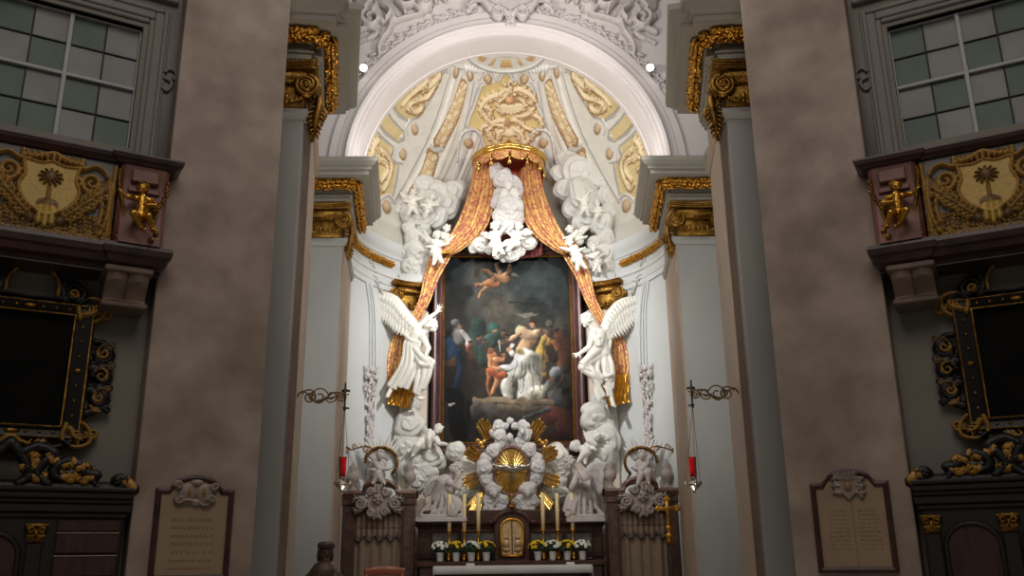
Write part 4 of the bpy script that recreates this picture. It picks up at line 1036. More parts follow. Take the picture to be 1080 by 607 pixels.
for k in range(nS):     # scallops of the valance all round
    a0 = 2*PI*(k+0.5)/nS; da = PI/nS*0.98
    if math.sin(a0) > 0.7: continue
    us = np.linspace(-1, 1, 13); V = []; edge = []
    for u in us:
        a = a0+u*da; dep = 0.05+0.14*math.sqrt(max(0, 1-u*u)); col_ = []
        for z in np.linspace(0, 1, 6): col_.append((rc[0]+(RR-0.02)*math.cos(a), rc[1]+(RR-0.02)*math.sin(a), rc[2]-0.04-dep*z))
        V.append(col_); edge.append(col_[-1])
    q.grid(V); qf.tube(edge, 0.014, 6)
    a = a0+da; c = A([rc[0]+(RR-0.02)*math.cos(a), rc[1]+(RR-0.02)*math.sin(a), rc[2]-0.17])
    qq.ell(c-A([0, 0, 0.03]), (0.03, 0.03, 0.03), None, 8, 6); qq.tube([c-A([0, 0, 0.05]), c-A([0, 0, 0.08]), c-A([0, 0, 0.17])], [0.02, 0.03, 0.045], 8)
o = q.build('valance', 'brocade', t); sl = o.modifiers.new('s', 'SOLIDIFY'); sl.thickness = 0.012
qf.build('valance_fringe', 'bright_gold', t); qq.build('tassels', 'bright_gold', t)

def sheet(q, le, re, Y0, folds, amp, k=8, ph=0.0, Y1=None, bulge=0.0):
    """pleated cloth between two edges"""
    L = cat([at(*p, Y0) for p in le], k); R__ = cat([at(*p, Y0) for p in re], k); n = len(L); m_ = folds*10+1
    s_ = np.linspace(0, 1, m_); V = np.empty((n, m_, 3))
    for i in range(n):
        t_ = i/(n-1); y_ = 0 if Y1 is None else (Y1-Y0)*t_
        w_ = np.linalg.norm(R__[i]-L[i]); a_ = min(amp, w_*0.5/folds)
        c = s_+0.02*np.sin(2*PI*folds*s_*0.5+t_*5)
        V[i] = L[i]+(R__[i]-L[i])*c[:, None]
        V[i, :, 1] += y_-a_*np.abs(np.sin(PI*folds*s_+ph+0.8*math.sin(t_*3)))-bulge*np.sin(PI*s_)
    q.grid(V)
for sd in (-1, 1):
    t = thing('altar_curtain', f'red and gold brocade curtain falling from the canopy down the {WORD[sd]} side of the painting', 'curtain', mloc(sd, at(470, 262, 17.2)), 'canopy curtains')
    q = mb(sd)
    sheet(q, [(499, 170), (497, 190), (491, 212), (482, 235), (471, 254), (459, 268)], [(521, 180), (521, 205), (517, 228), (508, 246), (493, 259), (476, 270)], 17.05, 6, 0.17, bulge=0.1)
    o = q.build('upper_drape', 'brocade', t); sl = o.modifiers.new('s', 'SOLIDIFY'); sl.thickness = 0.015
    q = mb(sd)
    sheet(q, [(461, 256), (452, 273), (446.6, 290), (441.6, 315), (431, 337), (414, 357), (407, 388), (410, 402)], [(480, 263), (471, 278), (463, 292), (452, 320), (439, 342), (426, 358), (425, 388), (421, 402)], 17.18, 4, 0.1, bulge=0.05)
    o = q.build('lower_drape', 'brocade', t); sl = o.modifiers.new('s', 'SOLIDIFY'); sl.thickness = 0.015
    q = mb(sd)
    p0 = at(457, 268, 17.05); p1 = at(479, 266, 17.05)
    q.tube(cat([p0, (p0+p1)/2+A([0, -0.12, -0.03]), p1], 6), 0.035, 8); q.build('tie_band', 'gold', t)
    q = mb(sd)
    sheet(q, [(423, 404), (424, 412), (420, 419)], [(437, 401), (438, 414), (435, 420)], 17.1, 5, 0.05, bulge=0.04)
    sheet(q, [(409, 416), (409, 422), (408, 426)], [(432, 418), (432, 426), (430, 431)], 17.05, 8, 0.04, bulge=0.05)
    sheet(q, [(408, 396), (408, 408), (409, 418)], [(424, 397), (430, 410), (432, 420)], 17.12, 6, 0.05, bulge=0.04)
    o = q.build('gold_fringe', 'gold', t); sl = o.modifiers.new('s', 'SOLIDIFY'); sl.thickness = 0.02

# ------------------------------------------------------------------ clouds
def pxm(x, y, Y): return float((at(x, y, Y)-CO)@FW)/FPX
def cloud(name, label, puffs, Y, m='cloud_white', flat=0.6, group=None, seed=0, k=2.6, amp=0.075):
    q = MB()
    for i, pf in enumerate(puffs):
        x, y, r = pf[:3]; dy = pf[3] if len(pf) > 3 else 0
        s_ = pxm(x, y, Y); p = at(x, y, Y+dy); puff(q, p, r*s_, (0, -1, -0.25), flat, k, amp, seed*50+i)
    o = q.build(name, m); return tag(o, label, 'cloud', group)
cloud('stucco_cloud', 'white stucco cloud with two putti climbing the dome above the left curtain', [(447, 195, 12, .1), (462, 203, 13, .12), (478, 203, 13, .15), (470, 217, 15, .1), (484, 199, 9, .2), (455, 214, 13), (441, 210, 12), (423, 218, 9), (434, 227, 12, -.05), (447, 229, 13), (460, 228, 13, .05), (431, 240, 7, -.05), (437, 252, 11), (447, 243, 8), (438, 268, 15), (446, 257, 10), (434, 281, 11), (445, 274, 10), (430, 266, 8)], 17.3, seed=1)
cloud('stucco_cloud', 'tall flat white cloud with rounded lobes on the dome above the right curtain', [(598, 169, 13, .15), (614, 163, 13, .2), (630, 170, 13, .15), (590, 183, 10, .15), (611, 183, 19, .08), (632, 186, 15, .08), (641, 206, 11, .05), (596, 200, 12, .08), (617, 205, 20, .0), (642, 224, 10, 0), (606, 219, 13, 0), (621, 226, 15, -.05), (633, 236, 13, -.05), (613, 234, 10), (639, 251, 10), (628, 257, 9), (638, 267, 11, -.03), (640, 281, 10), (626, 274, 10, -.1), (633, 290, 8)], 17.3, flat=0.5, seed=2)
cloud('stucco_cloud', 'small grey-white cloud column hanging under the crown canopy', [(524, 181, 9), (531, 189, 11, -.05), (541, 195, 10), (546, 202, 8, .05), (537, 206, 10, -.05), (528, 213, 10, .05), (538, 220, 14, -.05), (530, 229, 11), (544, 229, 10), (535, 238, 9), (526, 205, 7, .1)], 16.95, m='cloud_grey', seed=3)
cloud('stucco_cloud', 'white cloud under two putti over the top edge of the painting', [(500, 260, 7), (507, 258, 9, -.05), (515, 262, 6), (540, 267, 9, -.1), (532, 271, 6), (547, 265, 7), (557, 255, 9), (552, 249, 7, .05), (526, 268, 6)], 17.15, seed=4)
cloud('stucco_cloud', 'pale swirling cloud stack below the left big angel, beside the lower frame', [(433, 428, 11, .1), (432, 447, 16), (424, 462, 9), (430, 472, 14), (443, 466, 10, .1), (436, 489, 17), (453, 480, 14), (448, 497, 13), (440, 505, 13), (462, 487, 9, .1), (481, 476, 10, .1), (428, 490, 10, .1)], 17.2, seed=5)
cloud('stucco_cloud', 'pale swirling cloud stack below the right big angel, beside the lower frame', [(633, 424, 11, .1), (623, 433, 10), (629, 442, 16), (640, 434, 9, .1), (638, 464, 17), (628, 460, 11, .1), (634, 481, 16), (643, 476, 9), (631, 495, 13), (622, 485, 9, .1), (607, 470, 6, -.2), (640, 450, 10)], 17.2, seed=6)
cloud('stucco_cloud', 'white cloud lobe behind the golden rays, beside the left kneeling angel', [(481, 477, 11), (492, 490, 10), (496, 508, 11), (490, 520, 10), (500, 525, 10), (486, 505, 9), (503, 500, 12)], 17.35, m='white_statue', seed=7)
cloud('stucco_cloud', 'white cloud lobe behind the golden rays, beside the right kneeling angel', [(587, 479, 12), (592, 493, 11), (580, 490, 11), (588, 509, 11), (579, 520, 11), (592, 522, 10), (575, 505, 12)], 17.35, m='white_statue', seed=8)

# ------------------------------------------------------------------ glory over the tabernacle
YG = 16.95
gc = at(539.5, 497, YG); gs = pxm(539, 497, YG)
t = thing('glory', 'oval golden glory with silver dove, wreathed in grey clouds and gilded rays above the tabernacle', 'glory', (gc[0], YG, at(540, 545, YG)[2]))
q = MB()
for i, (x, y, r, dy) in enumerate(((526, 449, 6.5, 0), (521, 456, 5, .05), (527, 459, 7, -.05), (528, 467, 7, 0), (521, 475, 8, -.05), (513, 484, 7, 0), (511, 493, 8.5, -.05), (514, 505, 8.5, 0), (520, 517, 9, -.08), (517, 528, 8, -.05), (552, 449, 6.5, 0), (557, 455, 5, .05), (553, 459, 7, -.05), (549, 467, 7, 0), (558, 474, 8, -.05), (565, 483, 7, 0), (567, 492, 8, -.05), (564, 504, 8.5, 0), (557, 516, 9, -.08), (561, 528, 8, -.05),
        (538, 443.5, 3.6, 0), (533, 449, 4, 0), (543, 449, 4, 0), (537, 464, 5, -.05), (538, 470, 6, 0), (530, 527, 7, -.05), (547, 527, 7, -.05), (516, 539, 8, -.05), (524, 543, 7, -.1), (556, 538, 8, -.05), (561, 543, 7, -.1), (550, 534, 6, -.05), (528, 535, 6, -.05), (508, 488, 5, .05), (570, 488, 5, .05), (509, 500, 5, .05), (569, 500, 5, .05))):
    puff(q, at(x, y, YG+dy), r*gs, (0, -1, -0.2), 0.75, 2.2, 0.09, 700+i)
q.build('cloud_wreath', 'glory_grey', t)
for (x, y, r, fc) in ((521, 520, 5, (0.4, -1, 0.1)), (557, 519, 5, (-0.4, -1, 0.1)), (537.5, 461, 4, (0, -1, -0.2)), (517, 538, 4.6, (0.3, -1, 0)), (560, 539, 4.6, (-0.3, -1, 0)), (551, 455, 3.6, (-.3, -1, -.2))):
    q = MB(); p = at(x, y, YG-0.2); head(q, p, r*gs, fc); hair(q, p, r*gs, fc, n=14, seed=int(x)); q.build('cherub_head', 'glory_grey', t, remesh=0.012, sm=1)
nr = 120; a_ = np.linspace(0, 2*PI, nr*2, endpoint=False)
q = MB(); rr_ = np.linspace(0.02, 1, 10)
V = [[(gc[0]+r_*17*gs*math.cos(a), YG-0.1-0.1*(1-r_*r_)-(0.014 if k % 2 else 0)*r_, gc[2]+r_*24*gs*math.sin(a)) for r_ in rr_] for k, a in enumerate(a_[::4])]
q.grid(V, cu=True); q.add([(gc[0]+0.02*17*gs*math.cos(a), YG-0.2, gc[2]+0.02*24*gs*math.sin(a)) for a in a_[::4]], [tuple(range(len(a_[::4])))])
q.build('medallion', 'bright_gold', t, smooth=False)
q = MB(); q.tube([(gc[0]+18*gs*math.cos(a), YG-0.1, gc[2]+25*gs*math.sin(a)) for a in a_[::4]], 0.035, 8, closed=True); q.build('medallion_rim', 'door_cornice', t)
q = MB(); dv = at(540, 494.5, YG-0.26)
q.cap(dv+A([0, 0, 0.03]), dv-A([0, -0.02, 0.09]), 0.045, 0.03, 10); q.ell(dv+A([0, -0.03, 0.07]), 0.032); q.cap(dv+A([0, -0.06, 0.065]), dv+A([0, -0.09, 0.05]), 0.01, 0.004, 6)
for g in (-1, 1):
    wing(q, [dv+A([g*0.03, 0, 0.02]), dv+A([g*0.12, 0, 0.07]), dv+A([g*0.24, 0, 0.06]), dv+A([g*0.34, 0, 0.09])], [dv+A([g*0.04, 0, -0.06]), dv+A([g*0.14, 0, -0.05]), dv+A([g*0.26, 0, -0.02]), dv+A([g*0.36, 0, 0.07])], 8, 0.012)
    for k in (-1, 0, 1): q.cap(dv-A([0, -0.02, 0.08]), dv+A([k*0.03, 0.02, -0.17]), 0.014, 0.008, 6)
q.build('dove', 'silver', t)
RB = (((517, 462), (506, 441), 7), ((508, 484), (491, 474), 7), ((507, 503), (487, 510), 7), ((511, 520), (496, 540), 7), ((561, 462), (572, 441), 7), ((570, 484), (589, 474), 7), ((571, 503), (591, 509), 7), ((567, 520), (581, 538), 7))
for i, (a, b, wpx) in enumerate(RB):
    q = MB(); rg = np.random.default_rng(90+i); d = nrm(A(b, float)-A(a, float)); n = A([-d[1], d[0]])
    for k in range(-3, 4):
        o_ = k*wpx*0.26; l = 1.0-0.07*abs(k)+rg.uniform(-0.12, 0.1); spread = 1.25
        s0 = A(a)+n*o_; s1 = A(a)+(A(b)-A(a))*l+n*o_*spread
        p0 = at(*s0, YG+0.1); p1 = at(*s1, YG-0.05-0.04*(k % 2)); r0 = 0.95*gs
        q.tube([p0, p0+(p1-p0)*0.97, p1], [r0*0.8, r0*1.35, r0*1.1], 6)
    q.build('ray_bundle', 'bright_gold', t, smooth=False)
q = MB()
for x in (507, 572):
    for (dx, dy, r) in ((0, 0, 3.4), (-3, -3, 2.6), (4, -2, 2.6), (2, 4, 2.8)): q.ell(at(x+dx, 467+dy, YG+0.05), r*gs)
q.build('fruit_boss', 'bright_gold', t)
# ------------------------------------------------------------------ statues
def J(Y): return lambda x, y, d=0.0: at(x, y, Y+d)
def putto(label, hd, pel, hands, feet, Y, face=(0, -1, -0.1), wings=None, group='white stucco putti', m='white_statue', hr=None, dyh=-0.05, cloth=False, seed=1, kn=(0, -1, 0.3)):
    j = J(Y); H_ = j(*hd[:2], hd[2] if len(hd) > 2 else dyh); P_ = j(*pel); s_ = np.linalg.norm(H_-P_)/0.43; ft = 1.22
    t = thing('putto', label, 'statue', P_, group)
    u = nrm(H_-P_); N_ = H_-u*0.13*s_; Ch = H_-u*0.2*s_; r = (hr or 0.115)*s_
    f = nrm(face); sd = nrm(np.cross(f, u))
    q = MB()
    q.cap(P_, P_+u*0.12*s_, 0.12*s_*1.1, 0.12*s_*1.1, 12); q.cap(P_+u*0.1*s_+f*0.03*s_, Ch, 0.12*s_, 0.105*s_, 12); q.cap(Ch, N_, 0.07*s_, 0.048*s_, 10); q.cap(N_, H_, 0.048*s_, 0.05*s_, 8)
    shs = [Ch+sd*g*0.1*s_+u*0.02*s_ for g in (-1, 1)]
    q.cap(shs[0], shs[1], 0.058*s_, 0.058*s_, 10)
    for sp_, hp in zip(shs, hands):
        if hp is None: continue
        hp = j(*hp); dv = hp-sp_; Ln = np.linalg.norm(dv); hp = sp_+dv*min(1.0, 0.36*s_/Ln); pole = A([0, -0.3, -1.0]); e = ik(sp_, hp, 0.2*s_, 0.19*s_, pole)
        q.cap(sp_, e, 0.064*s_*ft, 0.052*s_*ft, 9); q.cap(e, hp, 0.053*s_*ft, 0.034*s_*ft, 9)
        hand(q, hp, hp-e, A([0, -1, -0.2]), 0.12*s_, 0.7, 0.12, left=False)
    for g, fp in zip((-1, 1), feet):
        if fp is None: continue
        hp = P_+sd*g*0.06*s_-u*0.03*s_; fp = j(*fp); dv = fp-hp; Ln = np.linalg.norm(dv); fp = hp+dv*min(1.0, 0.4*s_/Ln); k_ = ik(hp, fp, 0.23*s_, 0.21*s_, A(kn))
        q.cap(hp, k_, 0.1*s_*ft, 0.072*s_*ft, 10); q.cap(k_, fp, 0.074*s_*ft, 0.042*s_*ft, 10)
        foot(q, fp, nrm(fp-k_)*0.5+A([0, -0.9, 0]), 0.7*s_, 0.045)
    head(q, H_, r, f, u)
    q.build('body', m, t, remesh=max(0.011*s_, 0.006), sm=1)
    q = MB(); hair(q, H_, r*1.02, f, u, n=20, seed=seed); q.build('hair', m, t)
    for wg in (wings or []):
        q = MB(); wing(q, [j(*p) for p in wg[0]], [j(*p) for p in wg[1]], 7, 0.018*s_); q.build('wing', m, t)
    if cloth:
        q = MB()
        for k in range(5): q.tube(cat([P_+sd*0.12*s_+u*(0.06-0.03*k)*s_, P_-A([0, 0.13*s_, 0])+u*(0.03-0.04*k)*s_, P_-sd*0.13*s_-u*0.03*k*s_], 5), 0.035*s_, 7)
        q.build('loincloth', m, t)
    return t
putto('white winged putto gripping the curtain tie above the left corner of the painting', (461, 248), (460, 265), ((453, 260, -.1), (470, 257, -.1)), ((457, 279, -.1), (467, 277, -.1)), 16.95, face=(0.4, -1, 0.1), wings=[([(457, 256, .05), (452, 249, .05), (448, 244, .05)], [(456, 260, .05), (450, 256, .05), (447, 249, .05)])], seed=2)
putto('white putto peeping over the curtain behind its winged companion, left of the canopy', (471.5, 241), (466, 256, .1), ((478, 250, -.05), (464, 250, 0)), (None, None), 17.02, face=(0.5, -1, -0.1), seed=3)
putto('white putto with spread arms and legs hanging over the top right corner of the painting', (600.5, 256), (608, 271), ((590, 262, -.1), (616, 262, -.05)), ((608, 288, -.1), (621, 285, -.1)), 16.95, face=(-0.4, -1, 0), seed=4)
putto('white winged putto leaning above its companion at the top right corner of the painting', (601, 242), (611, 254, .1), ((594, 252, -.05), (616, 250, 0)), (None, None), 17.02, face=(-0.5, -1, -0.1), wings=[([(608, 247, 0), (613, 241, 0), (619, 239, 0)], [(610, 252, 0), (616, 247, 0), (620, 242, 0)])], seed=5)
putto('white putto reclining on the small cloud beside the right curtain tie', (626, 262), (630, 276, .05), ((620, 270, -.05), (636, 268, 0)), ((624, 288, -.08), (634, 288, -.08)), 17.05, face=(-0.5, -1, -0.1), seed=6)
putto('tiny white winged putto perched on the cloud high above the left curtain', (436, 203), (435, 216, -.05), ((427, 212, -.1), (443, 209, -.1)), ((431, 226, -.1), (440, 225, -.1)), 17.1, face=(0.2, -1, -0.3), wings=[([(431, 208, 0), (427, 204, 0), (423, 203, 0)], [(430, 213, 0), (426, 210, 0), (423, 206, 0)])], seed=7)
putto('tiny white putto leaning out of the left dome cloud, second of the two', (456, 208), (452, 220, -.05), ((446, 216, -.1), (460, 216, -.1)), ((449, 229, -.1), None), 17.1, face=(0.3, -1, -0.3), wings=[([(458, 213, 0), (462, 211, 0), (464, 207, 0)], [(458, 217, 0), (461, 217, 0), (465, 212, 0)])], seed=8)
putto('tiny white putto with a raised arm on the tall cloud above the right curtain', (615, 205), (616, 218, -.05), ((607, 209, -.1), (626, 197, -.1)), ((612, 226, -.1), (620, 226, -.1)), 17.08, face=(-0.2, -1, -0.3), seed=9)
putto('tiny white putto sunk to its chest in the tall cloud above the right curtain', (630, 215), (630, 226, -.02), ((624, 223, -.1), (637, 222, -.1)), ((627, 232, -.08), None), 17.08, face=(-0.3, -1, -0.3), seed=10)
putto('white winged putto raising an arm over the top edge of the painting', (522, 239), (523, 257), ((514, 250, -.1), (532, 240, -.05)), ((521, 269, -.15), (531, 267, -.15)), 16.85, face=(0.3, -1, 0), wings=[([(518, 249, .05), (513, 245, .05), (507, 246, .05)], [(518, 253, .05), (513, 250, .05), (508, 248, .05)])], seed=11)
putto('white winged putto over the painting top, facing its companion with the raised arm', (547, 239), (543, 255), ((537, 246, -.1), (550, 251, -.1)), ((534, 265, -.15), (528, 260, -.1)), 16.85, face=(-0.4, -1, 0), wings=[([(549, 246, .05), (555, 241, .05), (561, 245, .05)], [(549, 251, .05), (555, 249, .05), (561, 247, .05)])], seed=12)
t = thing('winged_cherub_head', 'white winged cherub head on the cloud column inside the canopy', 'statue', at(538, 200, 16.75))
q = MB(); head(q, at(536, 196, 16.78), 0.1, (0.1, -1, -0.3)); q.build('head', 'white_statue', t, remesh=0.01, sm=1)
q = MB(); hair(q, at(536, 196, 16.78), 0.1, (0.1, -1, -0.3), n=16, seed=4); q.build('hair', 'white_statue', t)
for pts in (([(539, 200), (544, 198), (547, 204)], [(539, 205), (542, 210), (545, 212)]), ([(533, 200), (529, 202), (527, 208)], [(535, 204), (533, 209), (529, 211)])):
    q = MB(); wing(q, [at(*p, 16.8) for p in pts[0]], [at(*p, 16.8) for p in pts[1]], 6, 0.015); q.build('wing', 'white_statue', t)
putto('white cherub lying on a cloud at the lower left corner of the frame', (462.5, 452.5), (448, 466, .02), ((470, 468, -.15), (453, 475, -.12)), ((432, 475, -.05), (436, 479, -.1)), 16.95, face=(0.6, -1, -0.1), wings=[([(455, 459, .05), (451, 453, .05), (448, 449, .05)], [(452, 464, .05), (448, 460, .05), (446, 454, .05)])], seed=13, group='cherubs beside the lower frame')
putto('white cherub with one arm thrown up at the lower right corner of the frame', (629, 460), (618, 474, .02), ((613, 453, -.1), (627, 473, -.12)), ((610, 486, -.1), (617, 487, -.1)), 16.95, face=(-0.6, -1, 0), seed=14, group='cherubs beside the lower frame')

def big_angel(label, Y, hd, face, joints, hands, folds, wingpts, feet, seed, hr=0.128, m='white_statue', fr=2.9, legs=True, hsize=0.19, hup=(0, 0, 1)):
    j = J(Y); t = thing('angel_statue', label, 'statue', j(*joints['pelvis']), None); s_ = pxm(*joints['pelvis'][:2], Y)
    g = {k: j(*v) for k, v in joints.items()}; H_ = j(*hd)
    q = MB()
    q.cap(g['pelvis'], g['waist'], 0.165, 0.13, 14); q.cap(g['waist'], g['chest'], 0.13, 0.165, 14); q.cap(g['chest'], g['neck'], 0.13, 0.065, 12); q.cap(g['neck'], H_, 0.06, 0.06, 10)
    q.cap(g['shA'], g['shB'], 0.075, 0.075, 12); q.cap(g['chest'], g['shA'], 0.11, 0.075, 10); q.cap(g['chest'], g['shB'], 0.11, 0.075, 10)
    for a in 'AB':
        if 'ha'+a not in g: continue
        q.cap(g['sh'+a], g['el'+a], 0.07, 0.055, 10); q.cap(g['el'+a], g['ha'+a], 0.056, 0.036, 10)
        hd_ = hands[a]; hand(q, g['ha'+a], hd_[0], hd_[1], hsize, hd_[2], hd_[3], hd_[4])
    for a in 'AB':
        if 'kn'+a not in g: continue
        q.cap(g['pelvis'], g['kn'+a], 0.12, 0.085, 12); q.cap(g['kn'+a], g['an'+a], 0.082, 0.045, 12)
        if a in feet: foot(q, g['an'+a], feet[a], 1.3)
    head(q, H_, hr, face, hup)
    q.build('body', m, t, remesh=0.0095, sm=2)
    q = MB(); hair(q, H_, hr*1.02, face, hup, n=46, seed=seed); q.build('hair', m, t)
    q = MB()
    for fo in folds:
        pts = [j(*p) for p in fo[0]]; r = (fo[1] if len(fo) > 1 else fr)*s_
        q.tube(cat(pts, 6), np.linspace(r*0.85, r*1.15, 6*(len(pts)-1)+1), 8)
    q.build('drapery', m, t, remesh=0.013, sm=3)
    for wp in wingpts:
        q = MB(); wing(q, [j(*p) for p in wp[0]], [j(*p) for p in wp[1]], wp[2], wp[3] if len(wp) > 3 else 0.035); q.build('wing', m, t)
    return t
big_angel('large white angel statue stretching one arm up towards the left side of the painting', 16.85, (455.5, 344, -.15), (0.75, -0.6, 0.05),
    dict(pelvis=(434, 371, 0), waist=(434, 363, -.02), chest=(441, 354, -.05), neck=(448, 350, -.1), shA=(439, 347, -.02), shB=(447, 357, -.2), elA=(450, 337, -.08), haA=(461, 329, -.12), elB=(452, 367, -.3), haB=(448, 377, -.34), knA=(455, 382, -.3), anA=(446, 409, -.2), knB=(425, 393, -.12), anB=(412, 411, -.1)),
    {'A': (at(466, 318, 16.7)-at(461, 329, 16.73), (0.3, -1, 0), 0.15, 0.5, False), 'B': (at(445, 383, 16.5)-at(448, 377, 16.51), (-0.3, -1, 0.2), 0.7, 0.2, True)},
    [([(428, 360, -.05), (424, 384, -.1), (410, 407, -.08)],), ([(431, 361, -.12), (428, 387, -.16), (415, 410, -.12)],), ([(434, 363, -.16), (433, 386, -.2), (421, 408, -.14)],), ([(437, 366, -.18), (446, 377, -.3), (455, 382, -.36)], 3.6), ([(436, 370, -.14), (445, 384, -.3), (455, 384, -.36)], 3.4), ([(432, 372, -.1), (436, 392, -.2), (428, 408, -.14)],), ([(455, 383, -.34), (452, 396, -.3), (446, 410, -.22)], 3.2), ([(449, 384, -.32), (446, 400, -.28), (440, 416, -.2)],), ([(444, 382, -.26), (440, 400, -.24), (438, 414, -.2)],), ([(441, 380, -.22), (434, 398, -.2), (428, 410, -.16)],),
     ([(438, 414, -.2), (442, 420, -.18), (448, 419, -.16)], 2), ([(446, 408, -.2), (443, 414, -.2), (440, 420, -.18)], 2), ([(427, 353, -.02), (433, 358, -.14), (444, 362, -.22)], 2.4), ([(428, 358, -.02), (436, 363, -.16), (444, 365, -.22)], 2.6), ([(429, 362, 0), (437, 366, -.16), (443, 368, -.2)], 2.4), ([(424, 352, .05), (430, 352, -.04), (440, 349, -.1)], 2.0), ([(430, 378, 0), (420, 396, -.02), (409, 409, -.04)], 2.4)],
    [([(440, 347, .08), (428, 331, .1), (417, 316, .12), (402, 310, .14), (384, 311, .16)], [(433, 356, .06), (419, 353, .1), (409, 344, .12), (398, 335, .14), (384, 316, .16)], 17, 0.04)],
    {'B': (-0.25, -0.5, -0.7)}, 21)
big_angel('large white angel statue with lowered open hand beside the right side of the painting', 16.85, (618.5, 338, -.15), (-0.75, -0.6, -0.2),
    dict(pelvis=(635, 373, 0), waist=(634, 364, -.02), chest=(630, 354, -.06), neck=(624, 346, -.1), shA=(625, 352, -.2), shB=(637, 349, .02), elA=(621, 366, -.24), haA=(612, 372, -.3), elB=(643, 360, .06), haB=(642, 370, 0), knA=(614, 387, -.32), anA=(636, 397, -.2), knB=(641, 399, -.15), anB=(645, 420, -.12)),
    {'A': (at(603, 376, 16.5)-at(612, 372, 16.55), (-0.2, -1, 0.3), 0.15, 0.6, True), 'B': ((0.1, -0.2, -1), (-1, -0.5, 0), 0.6, 0.2, False)},
    [([(637, 365, -.08), (624, 374, -.26), (613, 385, -.36)], 3.6), ([(635, 371, -.06), (622, 382, -.26), (612, 389, -.36)], 3.4), ([(614, 390, -.34), (625, 396, -.28), (636, 398, -.22)], 3.2), ([(618, 393, -.3), (628, 402, -.24), (633, 421, -.18)], 2.6), ([(626, 396, -.26), (632, 408, -.22), (637, 418, -.18)], 2.6), ([(640, 370, -.02), (645, 385, -.1), (645, 402, -.16)], 3.2), ([(628, 363, -.14), (623, 372, -.26), (616, 381, -.34)], 2.8), ([(638, 376, -.06), (638, 390, -.16), (640, 402, -.18)], 3.0),
     ([(632, 378, -.12), (630, 390, -.22), (636, 400, -.2)], 2.8), ([(640, 357, -.02), (634, 362, -.14), (626, 364, -.2)], 2.4), ([(640, 361, -.02), (633, 366, -.14), (625, 368, -.2)], 2.4), ([(641, 366, 0), (634, 370, -.1), (628, 371, -.16)], 2.4), ([(641, 392, -.1), (646, 402, -.14), (645, 410, -.14)], 2.4), ([(628, 404, -.2), (628, 414, -.2), (632, 424, -.18)], 2.0), ([(626, 349, -.2), (627, 356, -.26), (630, 364, -.24)], 2.0), ([(637, 349, -.05), (635, 356, -.18), (633, 364, -.22)], 2.0), ([(625, 351, -.18), (631, 356, -.26), (637, 353, -.1)], 1.8), ([(632, 350, -.15), (631, 357, -.24), (632, 365, -.24)], 2.0), ([(634, 404, -.14), (640, 410, -.16), (642, 418, -.14)], 2.0), ([(622, 386, -.3), (628, 394, -.3), (634, 404, -.2)], 2.6)],
    [([(637, 347, .08), (643, 331, .1), (654, 319, .12), (668, 315, .14), (682, 315, .16)], [(645, 358, .06), (658, 354, .1), (668, 345, .12), (678, 336, .14), (683, 320, .16)], 17, 0.04)],
    {'A': (0.8, -0.4, 0.1), 'B': (0.1, -0.5, -0.8)}, 22)
KN = dict(fr=2.6, hr=0.125, m='angel_grey')
big_angel('grey kneeling angel, hands raised to its cheek, left of the golden glory', 16.75, (481.5, 496, -.2), (0.6, -0.7, -0.35),
    dict(pelvis=(464, 526, 0), waist=(465, 518, -.05), chest=(470, 509, -.1), neck=(476, 502, -.16), shA=(464, 507, .02), shB=(475, 509, -.28), elA=(476, 517, -.3), haA=(481, 508, -.38), elB=(484, 514, -.4), haB=(485, 506, -.36), knA=(478, 536, -.3), anA=(456, 541, -.1), knB=(484, 535, -.15), anB=(462, 541, 0)),
    {'A': ((0.2, -0.2, 1), (0.6, 0.6, 0), 0.4, 0.2, False), 'B': ((-0.1, -0.1, 1), (-0.6, 0.5, 0), 0.4, 0.2, True)},
    [([(461, 516, 0), (454, 528, 0), (450, 542, 0)],), ([(464, 517, -.1), (460, 530, -.1), (456, 543, -.1)],), ([(467, 518, -.16), (466, 530, -.2), (462, 543, -.2)],), ([(469, 519, -.2), (472, 530, -.28), (468, 543, -.28)],), ([(471, 519, -.2), (480, 529, -.34), (483, 539, -.36)], 3.2), ([(471, 517, -.18), (482, 526, -.3), (489, 538, -.3)], 3), ([(474, 528, -.3), (477, 536, -.38), (474, 543, -.36)], 3), ([(482, 534, -.34), (481, 540, -.38), (478, 544, -.36)], 2.6), ([(486, 536, -.3), (487, 541, -.32), (485, 544, -.3)], 2.6), ([(462, 512, .04), (468, 516, -.16), (476, 518, -.26)], 2.4), ([(463, 508, .04), (469, 511, -.16), (474, 514, -.26)], 2.4), ([(455, 530, 0), (448, 537, 0), (445, 544, 0)], 2.4)],
    [([(466, 504, .1), (458, 503, .1), (451, 509, .1), (447, 518, .1)], [(465, 514, .1), (459, 519, .1), (453, 523, .1), (448, 524, .1)], 11, 0.03)],
    {}, 23, **KN)
